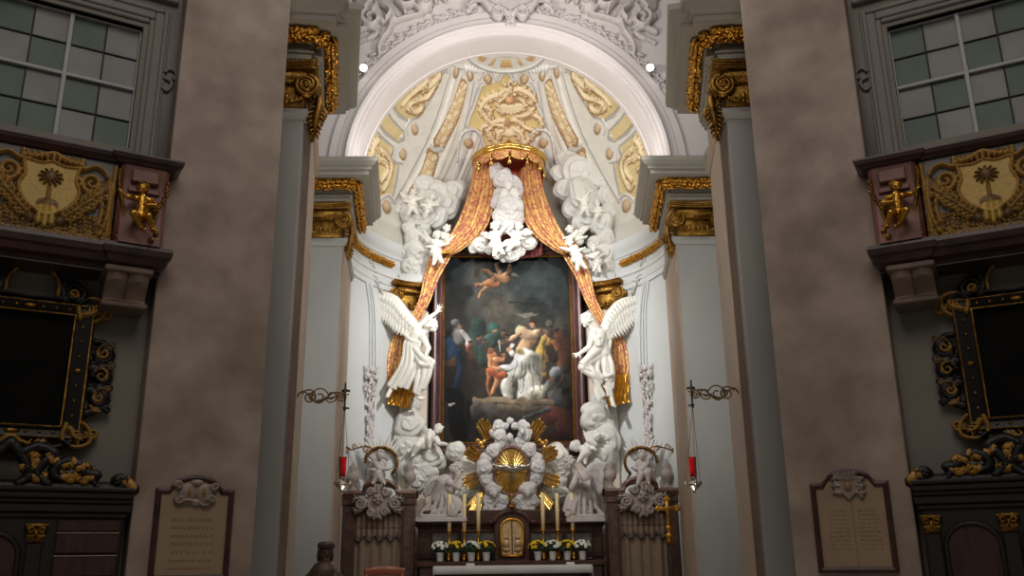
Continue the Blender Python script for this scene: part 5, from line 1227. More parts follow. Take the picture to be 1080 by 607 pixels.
big_angel('grey kneeling angel with folded praying hands on the plinth right of the golden glory', 16.75, (600, 489, -.2), (-0.6, -0.7, -0.4),
    dict(pelvis=(617, 523, 0), waist=(616, 514, -.05), chest=(613, 504, -.1), neck=(606, 497, -.16), shA=(608, 504, -.28), shB=(620, 502, .0), elA=(603, 514, -.4), haA=(608, 507, -.46), elB=(620, 513, -.25), haB=(612, 508, -.42), knA=(603, 535, -.3), anA=(622, 541, -.1), knB=(610, 537, -.15), anB=(628, 541, 0)),
    {'A': ((0.1, -0.1, 1), (0.9, 0, 0), 0.15, 0.05, False), 'B': ((-0.05, -0.1, 1), (-0.9, 0, 0), 0.15, 0.05, True)},
    [([(620, 512, .02), (626, 526, 0), (629, 542, 0)],), ([(618, 513, -.06), (622, 528, -.08), (623, 543, -.1)],), ([(615, 514, -.14), (616, 528, -.2), (616, 543, -.22)],), ([(613, 514, -.18), (610, 528, -.28), (610, 543, -.3)],), ([(611, 514, -.18), (604, 526, -.32), (600, 538, -.36)], 3.2), ([(612, 520, -.2), (606, 531, -.34), (604, 542, -.36)], 3), ([(609, 512, -.18), (600, 524, -.3), (596, 540, -.3)], 2.8), ([(602, 536, -.34), (600, 541, -.36), (597, 544, -.34)], 2.4), ([(620, 507, .04), (614, 512, -.16), (607, 514, -.26)], 2.4), ([(620, 503, .04), (613, 507, -.18), (606, 509, -.28)], 2.4), ([(624, 530, 0), (631, 538, 0), (636, 544, 0)], 2.6), ([(606, 500, -.1), (612, 499, -.18), (619, 500, -.04)], 2.2)],
    [([(616, 498, .1), (624, 489, .12), (632, 488, .14), (636, 498, .14)], [(620, 510, .1), (626, 518, .12), (631, 524, .14), (634, 521, .14)], 12, 0.03)],
    {}, 24, **KN)
for sd in (-1, 1):
    Yk = 16.75; a, b = (442, 493) if sd < 0 else (596, 641)
    p0 = at(a, 551, Yk); p1 = at(b, 543.5, Yk); q = MB(); x0, x1 = min(p0[0], p1[0]), max(p0[0], p1[0])
    q.bbox(x0, x1, Yk-0.42, Yk+0.35, p0[2], p1[2]-0.04, 0.012); q.bbox(x0+0.04, x1-0.04, Yk-0.38, Yk+0.3, p1[2]-0.045, p1[2]+0.02, 0.015)
    tag(q.build('plinth', 'angel_grey', smooth=False), f'low grey plinth carrying the {WORD[sd]} kneeling angel', 'plinth')
# ------------------------------------------------------------------ high altar
YA = 16.6
def z_(px, py, Y): return float(at(px, py, Y)[2])
zt, zsh = z_(540, 537, YA), z_(540, 591, 16.35)
t = thing('altar_retable', 'dark brown marble retable base behind the candles, with inset grey panels', 'altar', (0, YA, 0.45))
q = MB(); q.bbox(-1.66, 1.66, YA, 17.2, 0.45, zt-0.28, 0.02); q.bbox(-1.58, 1.58, YA+0.05, 17.2, zt-0.2, zt, 0.015); q.build('body', 'altar_marble', t, smooth=False)
q = MB(); q.sweep([(-1.66, 17.1), (-1.66, YA), (1.66, YA), (1.66, 17.1)], [(-0.1, zt-0.33), (0.01, zt-0.33), (0.03, zt-0.29), (0.07, zt-0.25), (0.08, zt-0.2), (0.06, zt-0.19), (-0.2, zt-0.18)])
q.sweep([(-1.66, 17.1), (-1.66, YA), (1.66, YA), (1.66, 17.1)], [(-0.1, zsh+0.16), (0.05, zsh+0.14), (0.04, zsh+0.06), (-0.1, zsh)]); q.build('cornice', 'altar_wood', t, smooth=False)
q = MB(); q.bbox(-1.66, 1.66, 16.2, YA+0.1, zsh-0.09, zsh, 0.015); q.bbox(-1.6, 1.6, 16.25, YA+0.1, 0.45, zsh-0.08, 0.01); q.build('shelf', 'altar_wood', t, smooth=False)
for k, (a, b) in enumerate(((457, 482), (488, 521), (560, 592), (598, 623))):
    x0, x1 = xz(a, 575, YA)[0], xz(b, 575, YA)[0]; za, zb = z_(a, 587, YA), z_(a, 562, YA)
    q = MB(); rectsweep(q, x0, x1, za, zb, [(0, YA+0.01), (0, YA-0.02), (0.03, YA-0.03), (0.05, YA-0.015), (0.05, YA+0.01)]); q.build('panel_frame', 'altar_wood', t, smooth=False)
    q = MB(); q.box(x0, x1, YA-0.008, YA+0.01, za, zb); q.build('panel', 'altar_panel', t, smooth=False)
# tabernacle
xl, xr = xz(522, 570, 16.45)[0], xz(558, 570, 16.45)[0]; xc = (xl+xr)/2; hw = (xr-xl)/2; ztt = z_(540, 540, 16.45)
t = thing('tabernacle', 'arched gilded tabernacle with double door in the middle of the retable', 'tabernacle', (xc, 16.45, zsh))
arch = [(xc-hw, zsh), (xc-hw, ztt-0.22)]+[(xc+(hw-0.0)*math.sin(a), ztt-0.22+0.2*math.cos(a)) for a in np.linspace(-PI/2*0.95, PI/2*0.95, 15)]+[(xc+hw, ztt-0.22), (xc+hw, zsh)]
q = MB(); q.prism(arch, 16.45, 16.75); q.build('case', 'altar_wood', t, smooth=False)
q = MB(); pth = [(xc-hw-0.12, zt-0.24), (xc-hw, zt-0.22)]+[(xc+hw*1.04*math.sin(a), ztt-0.2+0.22*math.cos(a)) for a in np.linspace(-PI/2, PI/2, 17)]+[(xc+hw, zt-0.22), (xc+hw+0.12, zt-0.24)]
q.tube([(x, 16.44, z) for x, z in pth], 0.04, 8); q.bbox(xc-0.12, xc+0.12, 16.4, 16.7, ztt+0.0, ztt+0.08, 0.02); q.build('cornice', 'altar_wood', t)
dw = xz(552, 570, 16.45)[0]-xc; dz0, dz1 = z_(540, 586, 16.44), z_(540, 547, 16.44)
q = MB(); rim = [(xc-dw, dz0), (xc-dw, dz1-0.16)]+[(xc+dw*math.sin(a), dz1-0.16+0.16*math.cos(a)) for a in np.linspace(-PI/2, PI/2, 15)]+[(xc+dw, dz1-0.16), (xc+dw, dz0)]
q.tube([(x, 16.43, z) for x, z in rim], 0.03, 8); q.tube([(xc-dw, 16.43, dz0), (xc+dw, 16.43, dz0)], 0.03, 8); q.build('door_rim', 'gold', t)
for g in (-1, 1):
    rl = Relief(xc+(0.01 if g > 0 else -dw), xc+(dw if g > 0 else -0.01), dz0, dz1, 0.008, 0.0, (180, 150, 100))
    top = dz1-0.16+0.16*np.sqrt(np.clip(1-((rl.U-xc)/dw)**2, 0, 1)); rl.K = rl.V < top; rl.H = rl.K*0.006*(np.sin(rl.U*150)*np.sin(rl.V*150) > 0)
    mx_ = xc+g*dw*0.5
    rl.blob(mx_, dz0+0.2, 0.06, 0.09, 0.03); rl.blob(mx_, dz0+0.31, 0.035, 0.04, 0.03); rl.blob(mx_, dz0+0.11, 0.07, 0.05, 0.025)
    rl.K &= rl.V < top
    rl.build('door_leaf', 'champagne_gilt', t, lambda U, V, H: np.stack([U, 16.43-H, V], -1), cut=True)
q = MB(); c = A([xc, 16.38, ztt+0.08]); q.box(c[0]-0.012, c[0]+0.012, c[1]-0.012, c[1]+0.012, c[2], c[2]+0.26); q.box(c[0]-0.07, c[0]+0.07, c[1]-0.012, c[1]+0.012, c[2]+0.15, c[2]+0.175); q.lathe([(0.05, 0), (0.055, 0.02), (0.02, 0.05), (0.015, 0.06)], c, 12); q.build('cross', 'gold', t, smooth=False)

# altar table and its cloth
tx0, tx1 = -1.32, 1.36; ztab = z_(540, 596, 16.0)
t = thing('altar_table', 'dark altar table under a white cloth in front of the retable', 'table', (0, 16.0, 0.45))
q = MB(); q.bbox(tx0+0.04, tx1-0.04, 15.66, 16.2, ztab-0.1, ztab-0.02, 0.01); q.build('tabletop', 'altar_wood', t, smooth=False)
q = MB(); q.bbox(tx0+0.2, tx1-0.2, 15.78, 16.2, 0.45, ztab-0.1, 0.01); q.build('base', 'altar_marble', t, smooth=False)
q = MB(); us = np.linspace(tx0, tx1, 60); prof = [(16.2, ztab), (15.68, ztab+0.002), (15.645, ztab-0.005), (15.635, ztab-0.04), (15.635, ztab-0.125)]
q.grid(A([[(x, y-(0.008*math.sin(x*9) if k > 2 else 0), z) for k, (y, z) in enumerate(prof)] for x in us]))
for x, g in ((tx0, -1), (tx1, 1)):
    V = [[(x+g*0.02*k/6+(g*0.015*math.sin(y*14)*(k/6)), y, ztab-0.005-0.5*k/6) for k in range(7)] for y in np.linspace(15.64, 16.2, 20)]; q.grid(A(V))
o = q.build('altar_cloth', 'cloth_white'); tag(o, 'white altar cloth with hanging ends over the altar table', 'tablecloth'); sl = o.modifiers.new('s', 'SOLIDIFY'); sl.thickness = 0.006

# candlesticks, candles, flower pots
Yk = 16.4; cs = pxm(540, 575, Yk)
KX = (473.5, 489.5, 504.5, 573.5, 589, 605); ORD = ('leftmost', 'second from the left', 'third from the left', 'fourth from the left', 'fifth from the left', 'rightmost')
def stick():
    t = thing('candlestick', 'x', 'candlestick', (0, 0, 0), 'altar candlesticks', local=True); q = MB()
    for k in range(3):
        a = PI/2+k*2*PI/3+PI; d = A([math.cos(a), math.sin(a), 0]); q.tube(cat([d*0.03+A([0, 0, 0.13]), d*0.06+A([0, 0, 0.08]), d*0.1+A([0, 0, 0.03]), d*0.085+A([0, 0, 0.012]), d*0.11+A([0, 0, 0.012])], 4), np.linspace(0.03, 0.015, 17), 7)
        q.ell(d*0.05+A([0, 0, 0.07]), (0.035, 0.035, 0.045), None, 8, 6)
    q.lathe([(0.05, 0.03), (0.06, 0.06), (0.045, 0.11), (0.025, 0.14)], n=12); q.build('foot', 'gold', t)
    q = MB(); q.lathe([(0.02, 0.13), (0.034, 0.16), (0.018, 0.19), (0.014, 0.24), (0.03, 0.28), (0.034, 0.31), (0.018, 0.34), (0.014, 0.4), (0.016, 0.45), (0.03, 0.47), (0.016, 0.49)], n=14); q.build('stem', 'gold', t)
    q = MB(); q.lathe([(0.02, 0.48), (0.055, 0.51), (0.06, 0.525), (0.03, 0.528), (0.03, 0.55), (0.026, 0.55)], n=16); q.build('drip_pan', 'gold', t)
    return t
st = stick()
def candle():
    t = thing('candle', 'x', 'candle', (0, 0, 0), 'altar candles', local=True)
    q = MB(); q.lathe([(0.034, 0), (0.0345, 0.3), (0.033, 0.62), (0.026, 0.63)], n=16); q.build('wax', 'candle_wax', t)
    q = MB(); q.tube([(0, 0, 0.625), (0.003, 0, 0.645), (0.006, 0, 0.655)], 0.004, 6); q.build('wick', 'window_lead', t); return t
ca = candle()
for k, x in enumerate(KX):
    p = at(x, 590, Yk); p[2] = zsh; a = st if k == 0 else dup(st, p); a.location = tuple(p); a['label'] = f'gilded altar candlestick on the retable shelf, {ORD[k]} of the six'
    p = p+A([0, 0, 0.53]); a = ca if k == 0 else dup(ca, p); a.location = tuple(p); a['label'] = f'tall cream altar candle, {ORD[k]} of the six'
def pot(col):
    t = thing('flower_pot', 'x', 'potted flower', (0, 0, 0), 'potted chrysanthemums', local=True); rg = np.random.default_rng(3 if col == 'white' else 4)
    q = MB(); q.lathe([(0.05, 0), (0.055, 0.01), (0.068, 0.14), (0.074, 0.15), (0.066, 0.155), (0.05, 0.13)], n=18); q.build('pot', 'pot_white', t)
    q = MB()
    for k in range(60):
        a = rg.uniform(0, 6.28); e = rg.uniform(-0.3, 1.2); r = rg.uniform(0.1, 0.17); d = A([math.cos(a)*math.cos(e), math.sin(a)*math.cos(e), math.sin(e)*0.7]); u, v, w = basis(d+rg.normal(size=3)*0.3)
        q.ell(A([0, 0, 0.2])+d*r, (0.02, 0.035, 0.008), [u, v, w], 6, 5)
    q.ell((0, 0, 0.2), (0.1, 0.1, 0.07)); q.build('leaves', 'leaf_green', t)
    q = MB()
    for k in range(30 if col == 'white' else 24):
        a = rg.uniform(0, 6.28); e = rg.uniform(0.1, 1.45); d = A([math.cos(a)*math.cos(e), math.sin(a)*math.cos(e), math.sin(e)*0.75]); c = A([0, 0, 0.21])+d*0.165
        for j_ in range(7):
            b = 2*PI*j_/7; u, v, w = basis(d); q.ell(c+(u*math.cos(b)+v*math.sin(b))*0.018, 0.0155, None, 6, 5)
        q.ell(c+d*0.006, 0.013, None, 6, 5)
    q.build('blossoms', 'petal_'+col, t); return t
PW, PY = pot('white'), pot('yellow'); used = set()
PO = ('white', 'yellow', 'white', 'yellow', 'yellow', 'white', 'yellow', 'white')
WH = ('outermost pot on the left', 'between the first two candlesticks on the left', 'between the second and third candlestick on the left', 'beside the tabernacle on its left', 'beside the tabernacle on its right', 'between the inner two candlesticks on the right', 'between the outer two candlesticks on the right', 'outermost pot on the right')
for k, x in enumerate((464, 481, 497, 513, 567.5, 583, 598.5, 614.5)):
    p = at(x, 590, Yk-0.05); p[2] = zsh; s_ = PW if PO[k] == 'white' else PY
    a = s_ if s_ not in used else dup(s_, p); used.add(s_); a.location = tuple(p); a.rotation_euler = (0, 0, k*0.9); a['label'] = f'{PO[k]} chrysanthemums in a white pot, {WH[k]}'
for x, wd in ((496, 'left'), (602, 'right')):
    p = at(x, 604, 15.75); p[2] = ztab; q = MB(); q.prism([(p[1]-0.04, p[2]), (p[1]+0.04, p[2]), (p[1]+0.03, p[2]+0.05)], p[0]-0.07, p[0]+0.07, 'yz')
    tag(q.build('card_stand', 'cloth_white', smooth=False), f'small white card stand on the altar cloth, {wd} half', 'card stand')

# ------------------------------------------------------------------ side doors of the altar
YD = 15.95
def Lx(px): return at(px, 520, YD)[0]
for sd in (-1, 1):
    w = WORD[sd]; zc_ = z_(400, 520, YD); x0, x1 = Lx(360), Lx(437); xm = (x0+x1)/2
    t = thing('altar_side_door', f'brown marble curtained doorway with arched cornice, {w} of the high altar', 'doorway', mloc(sd, (xm, YD, 0.3)), 'altar side doorways')
    q = mb(sd)
    for a, b in ((362, 375), (424, 437)):
        q.bbox(Lx(a), Lx(b), YD-0.02, YD+0.4, 0.3, zc_-0.08, 0.015); q.bbox(Lx(a)+0.04, Lx(b)-0.04, YD-0.045, YD, 0.5, zc_-0.3, 0.012); q.bbox(Lx(a)-0.02, Lx(b)+0.02, YD-0.05, YD+0.4, zc_-0.2, zc_-0.08, 0.015)
    q.bbox(Lx(374), Lx(425), YD+0.02, YD+0.3, z_(400, 541, YD), zc_-0.06, 0.01)
    q.build('jambs', 'door_marble', t, smooth=False)
    za = z_(400, 507, YD)-zc_; r_ = (Lx(419)-Lx(385))/2; pts = [(x0-0.04, 0)]+[(Lx(383), 0)]+[(xm+0.03+r_*1.05*math.sin(a), za*1.0*(math.cos(a))**0.7 if abs(a) < 1.56 else 0) for a in np.linspace(-1.5, 1.5, 19)]+[(Lx(421), 0), (x1+0.04, 0)]
    q = mb(sd)
    for dz, y0, hh in ((0.0, -0.1, 0.045), (-0.05, -0.06, 0.05)):
        V = [[(x, YD+y0, zc_+z+dz-0.03), (x, YD+y0-0.02, zc_+z+dz), (x, YD+y0, zc_+z+dz+hh), (x, YD+0.35, zc_+z+dz+hh), (x, YD+0.35, zc_+z+dz-0.03)] for x, z in pts]; q.grid(A(V), cv=True)
    q.build('cornice', 'door_cornice', t, auto=35)
    q = mb(sd); V = []
    for s_ in np.linspace(0, 1, 90):
        x = Lx(374)+(Lx(425)-Lx(374))*s_; V.append([(x, YD+0.12+0.03*math.sin(s_*PI*9)*(0.6+0.4*math.sin(s_*17)), z) for z in np.linspace(0.3, z_(400, 541, YD)+0.02, 6)])
    q.grid(A(V)); o = q.build('curtain', 'curtain_beige', t); sl = o.modifiers.new('s', 'SOLIDIFY'); sl.thickness = 0.012
    q = mb(sd); qf = mb(sd); V = []; e = []
    for s_ in np.linspace(0, 1, 91):
        x = Lx(374)+(Lx(425)-Lx(374))*s_; d = abs(math.sin(s_*PI*4.5)); zb_ = z_(400, 563, YD)-0.1*d; y = YD+0.07+0.02*math.sin(s_*PI*18)
        V.append([(x, y, z) for z in np.linspace(z_(400, 541, YD)+0.01, zb_, 5)]); e.append((x, y-0.01, zb_))
    q.grid(A(V)); o = q.build('valance', 'curtain_beige', t); sl = o.modifiers.new('s', 'SOLIDIFY'); sl.thickness = 0.012
    qf.tube(e, 0.016, 6); qf.tube([(a, b, z_(400, 556, YD)) for a, b, c in e], 0.012, 6); qf.build('valance_fringe', 'altar_panel', t)
    # carved cartouche with a face
    rl = Relief(Lx(372), Lx(428), z_(400, 548, YD), z_(400, 509, YD), 0.009); dp = lambda L: [(at(x, y, YD)[0], at(x, y, YD)[2]) for x, y in L]
    zz = lambda y: z_(400, y, YD); c_ = (Lx(399.5), zz(528))
    rl.poly([(c_[0]+0.21*math.cos(a), c_[1]+0.2*math.sin(a)) for a in np.linspace(0, 6.2, 24)], 0.05)
    for g in (-1, 1):
        rl.scroll((c_[0]+g*0.3, zz(531)), 0.1, 1.6, PI/2, 0.045, 0.02, 0.12, d=g); rl.scroll((c_[0]+g*0.13, zz(519)), 0.07, 1.5, 0, 0.04, 0.02, 0.12, d=-g); rl.scroll((c_[0]+g*0.12, zz(540)), 0.07, 1.4, 0, 0.04, 0.02, 0.11, d=g)
        rl.leaf((c_[0]+g*0.2, zz(530)), (c_[0]+g*0.44, zz(526)), 0.08, 0.12, bend=0.15*g); rl.leaf((c_[0]+g*0.22, zz(534)), (c_[0]+g*0.42, zz(538)), 0.07, 0.1, bend=-0.15*g)
        rl.blob(c_[0]+g*0.045, zz(524), 0.022, 0.016, 0.16); rl.blob(c_[0]+g*0.06, zz(528), 0.04, 0.04, 0.135)
    rl.blob(c_[0], zz(526), 0.11, 0.13, 0.12); rl.stroke([(c_[0], zz(523)), (c_[0], zz(527.5))], 0.016, 0.03, 0.165, k=0); rl.blob(c_[0], zz(530.5), 0.04, 0.018, 0.14); rl.leaf((c_[0], zz(538)), (c_[0], zz(546)), 0.09, 0.1, bend=0); rl.leaf((c_[0], zz(519)), (c_[0], zz(511)), 0.1, 0.12, bend=0)
    rl.K &= rl.H > 0.002; k_ = 1 if sd < 0 else -1
    rl.build('cartouche', 'door_grey', t, lambda U, V, H: np.stack([k_*U, YD-0.04-H, V], -1), cut=True, rough=0.004, flip=sd > 0)
    # urns on the cornice
    for px_, side_word in ((372, 'outer'), (432, 'inner')):
        b = at(px_, 519, YD+0.1); b[2] = zc_+0.045; t = thing('stone_urn', f'grey stone urn with flames on the {side_word} end of the {w} doorway cornice', 'urn', mloc(sd, b), 'stone urns on the doorways'); q = mb(sd)
        q.bbox(b[0]-0.08, b[0]+0.08, b[1]-0.08, b[1]+0.08, b[2], b[2]+0.04, 0.008); q.lathe([(0.06, 0.035), (0.03, 0.07), (0.03, 0.1), (0.1, 0.18), (0.115, 0.25), (0.09, 0.31), (0.06, 0.34), (0.075, 0.36), (0.06, 0.375), (0.04, 0.38)], b, 20); q.build('vase', 'door_grey', t)
        q = mb(sd); rg = np.random.default_rng(5)
        for k in range(12):
            a = k*2.4; r0 = 0.045*(1-k/14); q.tube(cat([b+A([r0*math.cos(a), r0*math.sin(a), 0.37]), b+A([1.4*r0*math.cos(a+.5), 1.4*r0*math.sin(a+.5), 0.42]), b+A([r0*0.7*math.cos(a+1), r0*0.7*math.sin(a+1), 0.46+0.012*k*0.4])], 4), np.linspace(0.03, 0.008, 9), 6)
        q.build('flame', 'door_grey', t)
    # cherub with gilded halo arc
    jx = (lambda x: x) if sd < 0 else (lambda x: 1078-x)
    putto(f'grey stone cherub seated on the arched cornice of the {w} side doorway', (jx(401), 480, -.1), (jx(399), 499), ((jx(392), 495, -.1), (jx(409), 494, -.12)), ((jx(394), 508, -.16), (jx(405), 509, -.16)), YD+0.05, face=(0.2*(-sd), -1, 0), m='angel_grey', seed=30+sd, group='cherubs on the doorways', wings=[([(jx(397), 488, .1), (jx(391), 487, .12), (jx(388), 494, .12)], [(jx(396), 500, .1), (jx(390), 508, .1), (jx(388), 506, .1)])], cloth=True)
    q = MB(); P = [at(jx(402+17*math.cos(a)), 487-15.5*math.sin(a), YD+0.2) for a in np.linspace(PI*1.02, -0.28*PI, 40)]; q.tube(P, 0.028, 8)
    for k in range(3, 38, 2): q.ell(P[k]+A([0, -0.02, 0]), 0.028, None, 7, 5)
    q.tube([P[-1], P[-1]+A([0.07*(-sd), 0, -0.1])], [0.025, 0.01], 6)
    tag(q.build('halo_arc', 'dark_gold'), f'gilded halo arc behind the cherub on the {w} side doorway', 'halo', 'halo arcs')
    q = MB(); rg = np.random.default_rng(44)
    for k in range(11):
        a = math.radians(48+k*8.4); l = 0.46+0.14*rg.random(); c = at(jx(401), 492, YD+0.28); d = A([math.cos(a)*(1 if sd < 0 else -1), 0, math.sin(a)]); q.tube(cat([c+d*0.15, c+d*l*0.6+A([0, -0.03, 0]), c+d*l], 4), [0.02, .03, .034, .036, .036, .034, .03, .022, .01], 6, flat=0.5)
    tag(q.build('palm_spray', 'cloud_grey'), f'pale spray of carved palm leaves behind the {w} doorway cherub', 'ornament')
    # small wrought bracket beside the urn
    q = MB(); b = [at(jx(x), y, YD+0.05) for x, y in ((364, 470), (370, 474), (378, 472), (386, 470), (394, 473))]; q.tube(cat(b, 5), 0.012, 6)
    for x, y, s_, d in ((366, 475, 4, 1), (374, 470, 3.5, -1), (386, 474, 3.5, 1)):
        c = at(jx(x), y, YD+0.04); q.tube(spiral(c, s_*0.017, 1.4, 0, d, 20), 0.01, 6)
    tag(q.build('candle_bracket', 'dark_gold'), f'small gilded scroll bracket above the outer urn of the {w} side doorway', 'bracket', 'scroll brackets')

# festoons and niche mouldings on the apse wall
def cylmap(pxs, r): return [atcyl(x, y, (0, YC, 0), r) for x, y in pxs]
for sd in (-1, 1):
    w = WORD[sd]; q = mb(sd); rg = np.random.default_rng(12)
    t = thing('stucco_festoon', f'hanging white stucco garland on the apse wall behind the {w} scroll bracket', 'festoon', mloc(sd, cylmap([(391, 470)], 2.94)[0]), 'apse festoons')
    for k in range(230):
        s_ = rg.random(); y = 386+100*s_; wdt = (6.5 if s_ < 0.25 else 4.5)*(1-0.35*s_); x = 392-2.5*s_+rg.uniform(-1, 1)*wdt
        p = cylmap([(x, y)], 2.93)[0]; u, v, w_ = basis(A([rg.uniform(-1, 1), -0.4, -1.2])); q.ell(p, (0.024, 0.01, 0.06), [u, v, w_], 6, 5)
    for x, y in ((388, 396), (396, 398), (392, 390)): q.ell(cylmap([(x, y)], 2.9)[0], 0.055, None, 8, 6)
    q.build('leaves', 'relief_stucco', t)
    q = mb(sd)
    for off in (0, 5, 9):
        P = cylmap([(372+off*0.3, 262+off), (382+off*0.2, 276+off*0.8), (391-off*0.4, 300+off*0.4), (396-off*0.6, 330), (397-off*0.7, 380), (395-off*0.7, 440), (392-off*0.7, 520)], 2.975); q.tube(cat(P, 6), 0.035 if off == 0 else 0.022, 8)
    struct(q.build('trim_niche_'+w, 'apse_wall'))
    q = mb(sd); rg = np.random.default_rng(14)
    for k in range(34):
        s_ = k/33; x, y = 388+18*s_, 270+44*s_; p = cylmap([(x+rg.uniform(-2.5, 2.5), y+rg.uniform(-2, 2))], 2.95)[0]; u, v, w_ = basis(A([1, -0.4, -1.5+rg.uniform(-1, 1)])); q.ell(p, (0.022, 0.012, 0.05), [u, v, w_], 6, 5)
    tag(q.build('stucco_spray', 'relief_stucco'), f'stucco leaf spray above the niche moulding, {w} side of the apse', 'ornament', 'stucco sprays')

# ------------------------------------------------------------------ lamps, cross, bust, chair
YL = 9.6
for sd in (-1, 1):
    w = WORD[sd]; P0 = at(317, 420, YL+0.05); P1 = at(366, 418, YL); t = thing('lamp_bracket', f'wrought iron scroll bracket reaching out from the {w} front pilaster', 'bracket', mloc(sd, P0), 'sanctuary lamp brackets')
    L = P1[0]-P0[0]; z0 = P0[2]; q = mb(sd); y = YL
    for cx_, r, tr, a0, d in ((0.1, 0.085, 1.5, PI*0.9, -1), (0.2, 0.1, 1.3, PI*0.1, 1), (0.33, 0.07, 1.5, PI, 1), (0.43, 0.055, 1.6, 0, -1), (0.14, 0.05, 1.2, PI/2, 1)):
        q.tube(spiral((P0[0]+cx_*L/0.49, y, z0+0.01), r, tr, a0, d, 34, 0.75), 0.0085, 6)
    q.tube(cat([(P0[0]-0.04, y+0.02, z0), (P0[0]+0.08*L, y, z0+0.07), (P0[0]+0.4*L, y, z0-0.06), (P0[0]+0.7*L, y, z0+0.05), (P1[0], y, z0+0.03)], 6), 0.0095, 6); q.tube([(P0[0]+0.3*L, y, z0-0.04), (P1[0]+0.02, y, z0+0.035)], 0.008, 6)
    q.build('scrollwork', 'iron_gilt', t)
    q = mb(sd); e = A([P1[0]-0.02, y, z0]); q.tube([e+A([0, 0, -0.13]), e+A([0, 0, 0.16])], 0.011, 6); q.tube([e+A([-0.04, 0, 0.07]), e+A([0.05, 0, 0.07])], 0.014, 6); q.ell(e+A([0, 0, 0.08]), (0.03, 0.03, 0.014)); q.tube([e+A([-0.02, 0, -0.11]), e+A([0.05, 0, -0.12])], 0.01, 6); q.ell(e+A([0, 0, -0.13]), 0.018); q.build('end_post', 'iron', t)
    lp = at(360.5, 512, YL) if sd < 0 else at(732, 512, YL)
    ep = A([e[0]*(-sd), y, e[2]-0.12]) if sd < 0 else A([-e[0], y, e[2]-0.12])
    if sd < 0: ep = A([e[0], y, e[2]-0.12])
    t = thing('sanctuary_lamp', f'hanging silver lamp with red glass below the {w} iron bracket', 'lamp', lp, 'hanging sanctuary lamps')
    q = MB(); s_ = pxm(360, 512, YL); q.lathe([(0.008, -0.085), (0.016, -0.07), (0.008, -0.055), (0.03, -0.035), (0.062, -0.01), (0.075, 0.015), (0.07, 0.025), (0.04, 0.035), (0.028, 0.05), (0.034, 0.07), (0.038, 0.085), (0.03, 0.09)], lp, 22)
    for k in range(3):
        a = k*2*PI/3+0.5; d = A([math.cos(a), math.sin(a), 0]); q.tube(cat([lp+d*0.06+A([0, 0, 0.0]), lp+d*0.1+A([0, 0, 0.025]), lp+d*0.085+A([0, 0, 0.05])], 4), 0.011, 6); q.ell(lp+d*0.088+A([0, 0, 0.045]), 0.016, None, 8, 6)
    q.build('bowl', 'silver', t)
    q = MB(); q.lathe([(0.03, 0.08), (0.036, 0.1), (0.04, 0.28), (0.045, 0.3), (0.04, 0.3), (0.03, 0.12)], lp, 20); q.build('red_glass', 'red_glass', t)
    q = MB()
    for k in range(3):
        a = k*2*PI/3+0.5; d = A([math.cos(a), math.sin(a), 0]); q.tube([lp+d*0.088+A([0, 0, 0.045]), ep], 0.0028, 5)
    q.build('chains', 'iron_gilt', t)
# processional cross standing before the doorway
YX = 15.3; c = at(704, 536, YX); s_ = pxm(704, 536, YX)
t = thing('processional_cross', 'gilded processional cross on a pole in front of the right side doorway', 'cross', (c[0], YX, 0.3))
q = MB(); q.bbox(c[0]-1.9*s_, c[0]+1.9*s_, YX-0.02, YX+0.02, c[2]-17*s_, c[2]+8*s_, 0.006); q.bbox(c[0]-9*s_, c[0]+9*s_, YX-0.02, YX+0.02, c[2]-1.9*s_, c[2]+1.9*s_, 0.006)
for dx, dz in ((-10, 0), (10, 0), (0, 9.5)):
    for ex, ez in ((0, 0), (1.7, 0), (-1.7, 0), (0, 1.7), (0, -1.7)): q.ell((c[0]+(dx+ex)*s_, YX, c[2]+(dz+ez)*s_), (2.2*s_, 0.024, 2.2*s_), None, 10, 7)
q.build('cross_arms', 'gold', t)
q = MB(); q.cap(c+A([0, -0.03, 0.01]), c+A([0, -0.03, -8*s_]), 0.022, 0.015, 8); q.ell(c+A([0, -0.035, 2.4*s_]), 0.022)
for g in (-1, 1): q.cap(c+A([0, -0.03, 0]), c+A([g*7*s_, -0.025, 2*s_]), 0.012, 0.009, 6); q.cap(c+A([0, -0.03, -8*s_]), c+A([g*0.008, -0.025, -14*s_]), 0.014, 0.009, 6)
q.build('corpus', 'bright_gold', t, remesh=0.005, sm=1)
q = MB(); b = A([c[0], YX, c[2]-32*s_]); q.lathe([(0.02, -0.06), (0.055, -0.03), (0.06, 0.0), (0.04, 0.03), (0.075, 0.06), (0.08, 0.085), (0.03, 0.11), (0.03, 0.15), (0.06, 0.18), (0.055, 0.22), (0.02, 0.26)], b, 16); q.build('knop', 'gold', t)
q = MB(); q.tube([(c[0], YX, 0.33), (c[0], YX, b[2])], 0.018, 8); q.lathe([(0.16, 0.0), (0.16, 0.02), (0.05, 0.05), (0.02, 0.1)], (c[0], YX, 0.3), 16); q.build('pole', 'dark_wood', t)
